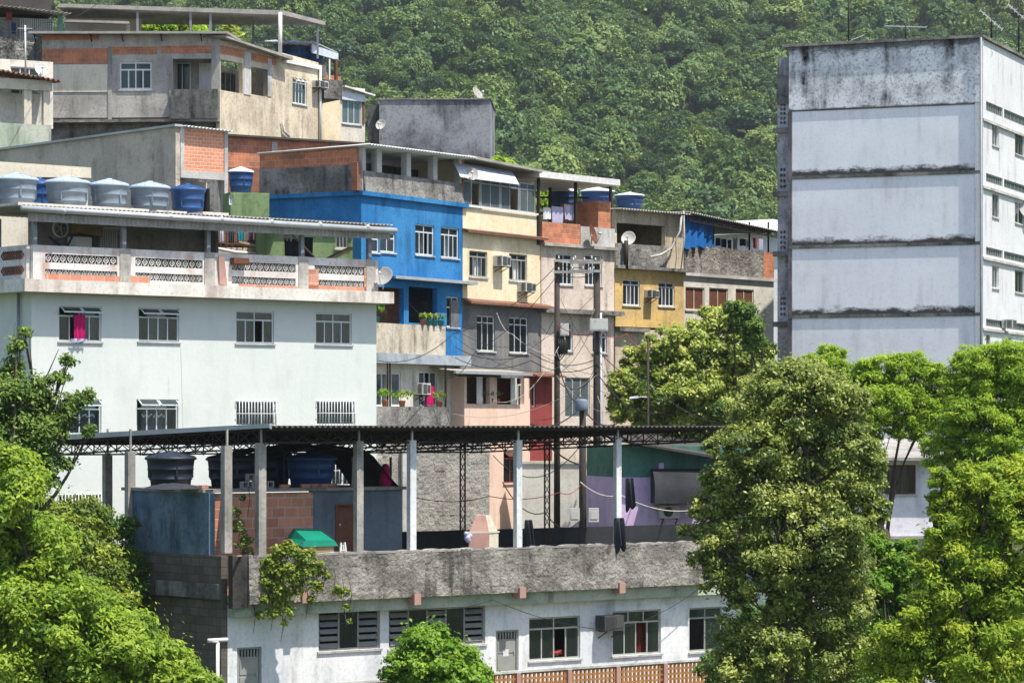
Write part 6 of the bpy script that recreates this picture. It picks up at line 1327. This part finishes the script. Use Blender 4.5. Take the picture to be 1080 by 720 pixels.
for i in (0, n+1): m.add([vs[i+j] for j in range(n+1)] + [(vs[i][0], -.05, vs[i+n][2])], [tuple(range(n+2))])
m.build('awning', 'black_wall', fi, gl)
part(gl, fi, 'light_switch_box', 'purple', (fi.U(695), fi.U(700), -.02, .055, fi.Z(697, 500), fi.Z(697, 488)))
g = Frame(CX, .001, 90, 0); u = fi.U(704); g.mat = fi.mat @ Matrix.Translation((u, 0, fi.Z(704, 546)))
t = thing('outdoor_unit', 'white outdoor air conditioning unit with round fan on the lilac wall', 'air conditioner', g)
m = MB(); m.box(-.34, .34, -.34, -.08, 0, .44); m.build('casing', 'ac', g, t); m = MB(); m.lathe([(0, .0), (.16, .0), (.17, .012), (.17, .0)], 20); m.v = [(x-.08, -.345-z, y+.22) for x, y, z in m.v]; m.build('fan', 'ac_dk', g, t)
m = MB()
for x in (-.25, .25): m.bar((x, 0, -.3), (x, -.34, -.02), .03); m.bar((x, 0, -.02), (x, -.36, -.02), .03)
m.build('bracket', 'steel_dk', g, t)
# lilac-white house among the right trees
fj = Frame(850, 98, 80, -9.0); lw = thing('lilac_white_house', 'small lilac-white house with brown strip windows glimpsed between the right trees', 'house', fj)
storey(lw, fj, 850, 990, fj.Z(930, 565), fj.Z(930, 482), 'lilac_white', 6, u=(fj.U(840), fj.U(1010)), wins=[((930, 966, 490, 521), dict(cols=5, tr=.0, frame='wood', curt='curtain', curt_rng=(.1, .8))), ((890, 920, 492, 521), dict(cols=4, tr=0, frame='wood', curt='curtain', curt_rng=(.2, .9)))], label='lilac-white upper wall')
storey(lw, fj, 850, 990, 0, fj.Z(930, 565)-.1, 'lilac_white', 6, u=(fj.U(842), fj.U(1008)), y=.5, wins=[((957, 978, 580, 596), dict(cols=2, tr=0, frame='teal', glass='glass_teal'))], label='shaded lower wall')
part(lw, fj, 'slab', 'conc', (fj.U(838), fj.U(1012), -.1, 6, fj.Z(930, 565)-.097, fj.Z(930, 565)-.003)); m = MB(); m.slab([(fj.U(836), -.6, fj.Z(836, 484)), (fj.U(1014), -.6, fj.Z(1014, 486)), (fj.U(1014), 6, fj.Z(1014, 466)), (fj.U(836), 6, fj.Z(836, 466))], .1); m.build('roof', 'roof_sheet', fj, lw)

# ================================================================== poles and cables
def pole(px, py0, py1, Y, r, mat, label, arms=(), lampd=0, cat='utility pole', name='utility_pole'):
    a = at(px, py0, Y); b = at(px, py1, Y); b.z = min(b.z, -5) if py1 > 440 else b.z
    t = thing(name, label, cat, loc_f(b), None); g = loc_f(b); o_ = lambda p: Vector(p) - b
    m = MB(); m.tube([o_(b), o_(a.lerp(b, .5)), o_(a)], [r*1.25, r*1.1, r], 12); m.build('pole', mat, g, t)
    for (q, w0, w1) in arms:
        z = (HY-q)/F*Y; m = MB(); x0, x1 = (w0-CX)/F*Y, (w1-CX)/F*Y; m.box(x0-b.x, x1-b.x, -r-.09, -r-.0, z-.05-b.z, z+.045-b.z); m.build('crossarm', 'conc', g, t)
        m = MB()
        for k in range(3): x = x0+(x1-x0)*(k+.3)/3; m.lathe([(.0, 0), (.03, 0), (.04, .03), (.025, .05), (.035, .08), (.02, .1), (0, .11)], 10, (x-b.x, -r-.05, z+.07-b.z))
        m.build('insulators', 'ac', g, t)
    return t, g, b
pA = pole(587.5, 275, 470, 113, .10, 'pole', 'dark utility pole in front of the beige house, left of two tall ones', arms=((275, 584, 636), (287, 584, 634)))
pB = pole(629.5, 272, 520, 110, .12, 'pole', 'thick dark utility pole with conduit before the beige house, right of two tall ones', arms=((277, 601, 636), (286, 600, 634)))
t, g, b = pB; m = MB(); m.tube([(.15, -.1, .3), (.14, -.1, (HY-330)/F*110-b.z)], .045, 8); m.build('conduit', 'steel_lt', g, t)
pC = pole(614.5, 421, 560, 101.5, .11, 'pole', 'shorter dark pole with two grey meter boxes seen between the right terrace columns')
t, g, b = pC; zz = (HY-550)/F*101.5 - b.z
for x in (-.27, .37):
    m = MB(); m.box(x-.17, x+.17, -.2, .1, zz, zz+.46); m.box(x-.12, x+.12, -.215, -.201, zz+.1, zz+.36); m.build('meter_box', 'ac', g, t)
m = MB(); zz = (HY-433)/F*101.5-b.z; m.lathe([(0, 0), (.19, 0), (.22, .05), (.22, .32), (.19, .38), (0, .4)], 18, (-.05, -.28, zz)); m.lathe([(0, .4), (.03, .4), (.05, .48), (.02, .52), (0, .52)], 8, (-.1, -.28, zz)); m.build('transformer', 'tank_g', g, t)
for (Q, x0, x1, q0, q1, mt, Z_, mm) in ((pA, 591, 600, 341, 354, 'crate', 113, 'ac'), (pB, 622, 641, 336, 349, 'crate', 110, 'ac')):
    t, g, b = Q; m = MB(); m.box((x0-CX)/F*Z_-b.x, (x1-CX)/F*Z_-b.x, -.35, -.16, (HY-q1)/F*Z_-b.z, (HY-q0)/F*Z_-b.z); m.box((x0+1-CX)/F*Z_-b.x, (x1-1-CX)/F*Z_-b.x, -.36, -.351, (HY-q1+1.5)/F*Z_-b.z, (HY-q0-1.5)/F*Z_-b.z); m.build('junction_box', mm, g, t)
t, g, b = pA; m = MB(); m.box(.1, .4, -.3, -.1, (HY-373)/F*113-b.z, (HY-358)/F*113-b.z)
for k in range(5): m.tube([(.05+.07*k, -.3, (HY-358)/F*113-b.z), (.1+.05*k, -.4, (HY-365-2*k)/F*113-b.z), (-.1, -.2, (HY-380-2*k)/F*113-b.z)], .02, 5)
m.build('cable_splices', 'wire', g, t)
t, g, b = pole(683.5, 357, 452, 110.5, .04, 'pole', 'slim street lamp post rising in front of the round leafy tree', name='street_lamp', cat='street lamp')
z = (HY-419)/F*110.5-b.z; m = MB(); m.tube([(0, 0, z), (-.25, -.1, z+.02), (-.38, -.12, z)], .025, 8); m.build('arm', 'steel_lt', g, t); m = MB(); m.hexa([(-.7, -.22, z-.05), (-.36, -.2, z-.03), (-.36, -.04, z-.03), (-.7, -.02, z-.05), (-.66, -.18, z+.02), (-.36, -.18, z+.06), (-.36, -.06, z+.06), (-.66, -.06, z+.02)]); m.build('lamp_head', 'steel_lt', g, t)
pole(926, 475, 580, 94, .12, 'pole', 'brown pole standing among the right trees in front of the lilac-white house')
def wire(pts, r, sag, mat, label, group):
    P = [at(*p) for p in pts]; m = MB()
    for a, b in zip(P, P[1:]):
        n = 12; m.tube([a.lerp(b, k/n) - Vector((0, 0, sag*4*(k/n)*(1-k/n))) for k in range(n+1)], r*.75, 5)
    tag(m.build('cable', mat), label, 'cable', group)
GC = 'overhead cables'
wsp = [
 ([(588, 279, 112.7), (478, 352, 112), (398, 380, 106)], .018, .4, 'wire', 'cable from the left tall pole down to the grey slab of the blue house'),
 ([(588, 290, 112.7), (500, 372, 113), (470, 398, 112)], .016, .3, 'wire', 'cable from the left tall pole to the pink balcony roof'),
 ([(629, 280, 109.7), (588, 279, 112.7)], .02, .1, 'wire', 'short upper cable between the crossarms of the two tall poles'),
 ([(629, 289, 109.7), (588, 289, 112.7)], .02, .12, 'wire', 'short lower cable between the crossarms of the two tall poles'),
 ([(629, 350, 109.7), (587, 341, 112.7)], .018, .25, 'cloth_r', 'reddish bundled cable between the two tall poles'),
 ([(629, 348, 109.7), (661, 352, 112), (683, 367, 110.4)], .018, .2, 'cloth_r', 'reddish bundled cable from the right tall pole to the street lamp'),
 ([(630, 368, 109.7), (683, 400, 110.4), (760, 446, 92)], .022, .3, 'wire', 'cable from the right tall pole past the street lamp to the right'),
 ([(630, 378, 109.7), (560, 372, 114), (480, 366, 113)], .02, .35, 'wire', 'cable crossing the dark grey wall below its windows, upper'),
 ([(630, 384, 109.7), (560, 380, 114), (480, 377, 113)], .02, .35, 'wire', 'cable crossing the dark grey wall below its windows, lower'),
 ([(588, 375, 112.7), (540, 352, 114), (524, 330, 115)], .016, .2, 'wire_lt', 'pale cable rising from the left pole to the tiled eave'),
 ([(614, 424, 101.5), (588, 380, 112.7)], .03, .5, 'wire', 'slack cable from the transformer to the left tall pole'),
 ([(614, 428, 101.5), (560, 447, 96)], .03, .3, 'wire', 'slack cable from the transformer down to the carport roof, left'),
 ([(614, 430, 101.5), (650, 447, 95)], .03, .25, 'wire', 'slack cable from the transformer down to the carport roof, right'),
 ([(587, 400, 112.7), (629, 392, 109.7), (700, 435, 99)], .025, .5, 'wire', 'thick slack cable between the two tall poles at mid height'),
 ([(436, 524, 90), (516, 523, 93), (590, 519, 97), (612, 512, 100)], .016, .15, 'cloth_r', 'pinkish cable crossing behind the terrace columns'),
 ([(612, 508, 100), (655, 522, 100), (730, 538, 101)], .025, .2, 'wire_lt', 'thick pale cable from the short pole to the lilac wall'),
 ([(530, 508, 100), (575, 540, 100), (612, 548, 101)], .025, .4, 'wire', 'slack dark cable to the meter boxes'),
 ([(520, 480, 104), (612, 470, 101)], .02, .9, 'wire', 'long slack cable above the retaining wall'),
 ([(577, 468, 92), (612, 490, 101)], .035, .1, 'wire', 'straight dark stay cable under the carport roof'),
 ([(430, 318, 109), (488, 352, 113), (560, 362, 113)], .012, .3, 'wire', 'thin cable from the blue balcony towards the grey wall'),
 ([(393, 150, 118), (500, 172, 119)], .012, .3, 'wire', 'thin cable above the mouldy top floor roof'),
 ([(0, 28, 120), (45, 24, 124), (110, -2, 130)], .018, .3, 'wire', 'thin cable crossing the top left corner'),
 ([(190.5, 362, 98.05), (193.5, 474, 98.1)], .008, .02, 'conc', 'thin cable running down the white wall'),
 ([(430, 640, 83), (520, 632, 84.5), (640, 664, 87.4)], .012, .15, 'wire', 'thin cable hanging along the low white wall'),
 ([(640, 664, 87.2), (735, 622, 90)], .012, .2, 'wire', 'thin cable rising to the right along the low white wall')]
for pts, r, sg, mt, lb in wsp: wire(pts, r, sg, mt, lb, GC)
rg = random.Random(17)
for k in range(16):
    a = (588 + rg.uniform(-2, 4), rg.uniform(290, 400), 112.6) if k % 2 else (630 + rg.uniform(-3, 3), rg.uniform(290, 420), 109.6)
    b = rg.choice([(478, rg.uniform(345, 440), 111), (520, rg.uniform(375, 440), 108), (570, rg.uniform(330, 446), 112), (650, rg.uniform(380, 440), 108), (606, rg.uniform(330, 445), 112)])
    wire([a, b], .011, rg.uniform(.1, .7), 'wire' if k % 3 else 'wire_lt', ['thin dark cable in the tangle at the two tall utility poles', 'thin pale cable in the tangle at the two tall utility poles'][k % 3 == 0], 'tangle of thin cables at the two tall poles')

# ================================================================== trees and plants
tree('leafy_tree', 'finer bright hedge foliage at the bottom left, between the corner tree and the block wall', 'bush', L['sparse'], (150, 860), [(130, 690, 24), (160, 700, 24), (190, 706, 18), (110, 665, 22), (205, 718, 14), (90, 640, 20), (175, 720, 22), (80, 620, 16)], 71, 11000, .13, seed=4, trunk=.1, sub=.3, tone=.62, tvar=.22)
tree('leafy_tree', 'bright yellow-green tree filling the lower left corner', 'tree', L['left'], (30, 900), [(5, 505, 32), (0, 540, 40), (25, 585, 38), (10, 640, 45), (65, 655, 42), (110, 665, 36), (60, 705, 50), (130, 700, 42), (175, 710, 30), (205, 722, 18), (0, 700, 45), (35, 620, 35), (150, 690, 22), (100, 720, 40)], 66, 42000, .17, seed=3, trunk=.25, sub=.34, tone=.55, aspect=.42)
tree('sparse_tree', 'thin branching tree with airy foliage at the left edge before the white house', 'tree', L['sparse'], (-10, 800), [(5, 430, 28), (12, 395, 14), (38, 412, 14), (48, 432, 16), (20, 455, 26), (52, 458, 16), (68, 440, 12), (80, 425, 10), (92, 418, 8), (30, 480, 24), (58, 490, 14), (5, 480, 26), (18, 365, 8), (26, 350, 6), (72, 380, 7), (62, 400, 8), (95, 455, 7), (40, 505, 16)], 73, 9000, .15, seed=8, trunk=.14, fork=.62, sub=.42, tone=.5, outlier=.2,
     extra=[([at(20, 425, 73), at(50, 395, 73), at(62, 368, 73)], [.03, .02, .008]), ([at(30, 470, 73), at(60, 452, 73), at(95, 440, 73)], [.04, .03, .012]), ([at(55, 458, 73), at(80, 452, 73), at(93, 440, 73)], [.02, .018, .012]), ([at(0, 415, 73), at(22, 372, 73)], [.02, .006]), ([at(10, 400, 73), at(16, 340, 73)], [.02, .005])])
tree('ivy_thicket', 'mass of climbing greenery between the left trees and the grey block wall', 'climbing plant', L['vine'], (60, 760), [(30, 545, 22), (55, 550, 24), (85, 555, 24), (60, 590, 34), (90, 595, 30), (30, 575, 25), (75, 630, 34), (105, 640, 26), (110, 620, 22), (40, 610, 30)], 80, 22000, .15, seed=5, trunk=.08, sub=.34, tone=.5, depth=.6)
tree('ivy_thicket', 'dark ivy hanging down the shaded grey block wall', 'climbing plant', L['vine_dk'], (125, 760), [(112, 552, 18), (128, 560, 15), (122, 590, 20), (132, 615, 18), (128, 645, 22), (150, 655, 18), (150, 675, 22), (170, 690, 14), (120, 680, 22), (138, 590, 12), (160, 640, 9), (180, 668, 8), (145, 625, 14), (160, 660, 18), (185, 685, 14), (200, 700, 10), (142, 600, 10), (175, 650, 6)], 82.6, 13000, .14, seed=6, trunk=.06, sub=.36, tone=.42, depth=.45)
def hang(name, label, mat, blobs, Y, n, size, seed, **kw):
    s = []
    for b in blobs: p = at(b[0], b[1], Y + (b[3] if len(b) > 3 else 0)); r = b[2]*Y/F; s.append((p.x, p.y, p.z, r, r*.6, r))
    c = Vector(s[0][:3]); g = loc_f(c); t = thing(name, label, 'climbing plant', g)
    o = leaf_obj('foliage', [(a-c.x, b_-c.y, z-c.z, *r) for a, b_, z, *r in s], n, size, mat, seed=seed, **kw); finish_child(o, t)
    m = MB(); rg = random.Random(seed)
    for q in s: 
        for k in range(1): x = q[0]+rg.uniform(-.2, .2); m.tube([(x-c.x, q[1]-c.y, q[2]-c.z+.3), (x-c.x+.05, q[1]-c.y-.05, q[2]-c.z), (x-c.x-.02, q[1]-c.y, q[2]-c.z-.5)], [.014, .01, .005], 5)
    m.build('stems', 'bark', g, t); return t
hang('hanging_vine', 'yellow-green vine spilling over the left end of the grey parapet', L['vine'], [(292, 592, 15), (308, 585, 14), (325, 590, 12), (284, 608, 13), (302, 605, 16), (320, 608, 12), (335, 600, 10), (278, 628, 10), (296, 628, 13), (314, 622, 7), (333, 618, 8), (290, 645, 9), (305, 645, 7), (274, 648, 5), (328, 632, 5), (345, 607, 6), (356, 622, 6), (364, 625, 6), (366, 640, 4), (368, 655, 3), (300, 657, 4), (276, 600, 7)], 80.1, 6800, .095, 4, sub=.34, tone=.58, aspect=.65, outlier=.15)
hang('wall_creeper', 'thin creeper climbing between the first two terrace columns', L['sparse'], [(252, 555, 8), (258, 570, 8), (249, 540, 6), (256, 525, 4), (262, 582, 7)], 80.4, 420, .12, 9, sub=.5, outlier=.2)
tree('round_bush', 'dense bright green bush at the bottom centre before the balustrade', 'bush', L['bush'], (460, 820), [(447, 672, 12), (436, 685, 18), (460, 684, 20), (432, 705, 22), (458, 712, 30), (484, 702, 22), (502, 716, 16), (480, 722, 26), (425, 725, 20), (446, 665, 6)], 72, 17000, .14, seed=12, trunk=.1, sub=.34, tone=.5, aspect=.55)
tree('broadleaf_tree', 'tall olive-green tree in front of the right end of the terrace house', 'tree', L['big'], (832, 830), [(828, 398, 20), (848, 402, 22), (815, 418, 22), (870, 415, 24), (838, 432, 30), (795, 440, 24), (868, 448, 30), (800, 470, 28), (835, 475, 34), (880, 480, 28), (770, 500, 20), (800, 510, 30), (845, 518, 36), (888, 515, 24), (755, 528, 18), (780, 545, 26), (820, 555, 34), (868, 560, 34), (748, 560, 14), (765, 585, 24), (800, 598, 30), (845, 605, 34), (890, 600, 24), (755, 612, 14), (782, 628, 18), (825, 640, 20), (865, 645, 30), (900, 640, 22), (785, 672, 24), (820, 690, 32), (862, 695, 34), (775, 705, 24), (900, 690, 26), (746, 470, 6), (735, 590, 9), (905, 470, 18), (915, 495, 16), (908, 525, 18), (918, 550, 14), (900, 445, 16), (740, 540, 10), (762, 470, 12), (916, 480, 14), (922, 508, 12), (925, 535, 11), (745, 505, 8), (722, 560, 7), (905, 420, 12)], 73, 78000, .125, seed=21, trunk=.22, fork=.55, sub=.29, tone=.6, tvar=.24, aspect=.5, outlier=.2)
tree('leafy_tree', 'rounded glossy tree behind the carport, before the ochre house', 'tree', L['mango'], (735, 540), [(752, 335, 14), (770, 340, 12), (785, 352, 12), (738, 352, 16), (758, 358, 22), (782, 372, 18), (715, 360, 18), (692, 368, 16), (675, 385, 16), (705, 385, 24), (735, 385, 28), (765, 392, 26), (795, 385, 20), (660, 405, 16), (680, 412, 22), (712, 415, 28), (745, 418, 28), (778, 422, 26), (658, 432, 14), (685, 440, 18), (720, 445, 26), (755, 448, 22), (650, 425, 9), (808, 372, 10), (800, 410, 20)], 114.5, 42000, .2, seed=31, trunk=.2, sub=.28, tone=.55, tvar=.24, aspect=.55, outlier=.12)
tree('dark_tree', 'small dark-leaved tree just right of the rounded glossy tree before the rusty shutters', 'tree', L['sparse'], (790, 540), [(782, 330, 10), (790, 345, 12), (796, 360, 10), (772, 325, 7)], 108, 3500, .2, seed=33, trunk=.1, sub=.4, tone=.4)
tree('feathery_tree', 'light green feathery tree in front of the blank tower wall, centre right', 'tree', L['light'], (942, 640), [(872, 372, 9), (884, 380, 10), (868, 385, 12), (880, 395, 16), (898, 400, 16), (915, 388, 12), (932, 384, 13), (950, 385, 13), (968, 388, 14), (985, 395, 13), (1000, 405, 12), (905, 415, 18), (925, 408, 20), (950, 405, 20), (975, 410, 18), (895, 432, 18), (918, 432, 20), (945, 428, 20), (970, 430, 18), (900, 452, 16), (928, 452, 14), (995, 425, 12), (885, 450, 12), (860, 395, 12), (855, 380, 8), (988, 440, 16), (875, 415, 16), (880, 435, 16), (870, 450, 12), (890, 470, 12), (915, 465, 12), (955, 452, 14), (975, 450, 16), (1000, 425, 18), (935, 440, 18), (862, 425, 12)], 90, 30000, .15, seed=41, trunk=.13, fork=.55, sub=.36, every=4, vert=.95, tone=.56, aspect=.32, flat=.6)
tree('feathery_tree', 'light green feathery tree at the right edge in front of the sunlit tower side', 'tree', L['light'], (1035, 640), [(1020, 378, 12), (1042, 375, 14), (1062, 372, 14), (1080, 375, 14), (1012, 395, 14), (1035, 395, 18), (1060, 395, 18), (1082, 398, 18), (1010, 418, 16), (1035, 420, 20), (1062, 420, 20), (1085, 425, 18), (1015, 442, 18), (1042, 447, 20), (1070, 450, 20), (1000, 462, 16), (1025, 470, 20), (1055, 475, 20), (1080, 480, 18), (995, 482, 16), (1015, 495, 18), (1040, 498, 16), (985, 470, 12), (1005, 515, 14), (1052, 408, 20), (1025, 435, 20), (1055, 462, 22), (1075, 435, 20), (1030, 385, 16), (1052, 385, 16), (1072, 385, 16), (1060, 500, 18), (1080, 500, 18)], 88, 34000, .15, seed=43, trunk=.14, fork=.5, sub=.36, every=4, vert=.95, tone=.5, aspect=.32, flat=.6)
tree('leafy_tree', 'yellow-green long-leaved tree in the lower right corner', 'tree', L['yel'], (1010, 860), [(1058, 500, 20), (1078, 510, 22), (1035, 520, 22), (1062, 535, 28), (1010, 535, 18), (995, 555, 16), (1025, 560, 30), (1065, 570, 32), (1000, 590, 24), (1035, 605, 34), (1075, 615, 32), (1000, 625, 26), (975, 645, 22), (1015, 655, 32), (1055, 660, 34), (985, 685, 32), (1030, 700, 36), (1075, 705, 34), (950, 700, 28), (945, 670, 18), (985, 610, 16), (1005, 570, 14), (990, 540, 10), (992, 505, 11), (1000, 520, 12), (985, 525, 7), (970, 590, 9), (960, 680, 22), (940, 720, 24), (1020, 500, 12)], 68, 52000, .16, seed=51, trunk=.2, sub=.34, tone=.55, tvar=.2, aspect=.34)
tree('shrub', 'dark green shrub between the tall olive-green tree and the yellow-green tree', 'bush', L['bush'], (935, 820), [(905, 565, 14), (925, 580, 16), (945, 595, 18), (915, 600, 20), (935, 620, 22), (910, 630, 20), (955, 630, 16), (925, 655, 24), (905, 675, 24), (935, 690, 24), (970, 600, 12), (955, 575, 9), (915, 710, 24), (890, 545, 9)], 77, 17000, .15, seed=61, trunk=.1, sub=.36, tone=.38)
tree('dark_tree', 'dense dark shrubbery below the tall olive-green tree at the bottom', 'bush', L['vine_dk'], (840, 860), [(800, 665, 22), (775, 690, 22), (760, 712, 20), (825, 690, 26), (860, 680, 28), (800, 715, 26), (850, 715, 28), (890, 700, 26), (880, 665, 20), (905, 725, 24), (835, 655, 18)], 76.5, 16000, .15, seed=91, trunk=.1, sub=.36, tone=.5)
for k, (x, y, r) in enumerate(((160, 30, 10), (186, 28, 11), (205, 32, 10), (240, 36, 9))):
    tree('shrub', ('leftmost sunlit shrub under the hilltop canopy', 'tallest sunlit shrub under the hilltop canopy', 'shrub beside the middle post of the hilltop canopy', 'darker shrub right of the canopy posts, on the hilltop roof')[k], 'bush', L['light' if k < 3 else 'vine'], (x, 60), [(x, y, r), (x-7, y+5, r*.7), (x+8, y+5, r*.7)], 146, 1600, .3, seed=70+k, trunk=.08, sub=.45, tone=.62)
tree('shrub', 'bright shrub peeping over the roof behind the glazed veranda', 'bush', L['light'], (532, 260), [(525, 172, 6), (534, 175, 7), (540, 180, 6), (562, 190, 8), (568, 200, 9), (565, 212, 9)], 132, 2200, .28, seed=81, trunk=.08, sub=.45, tone=.6)
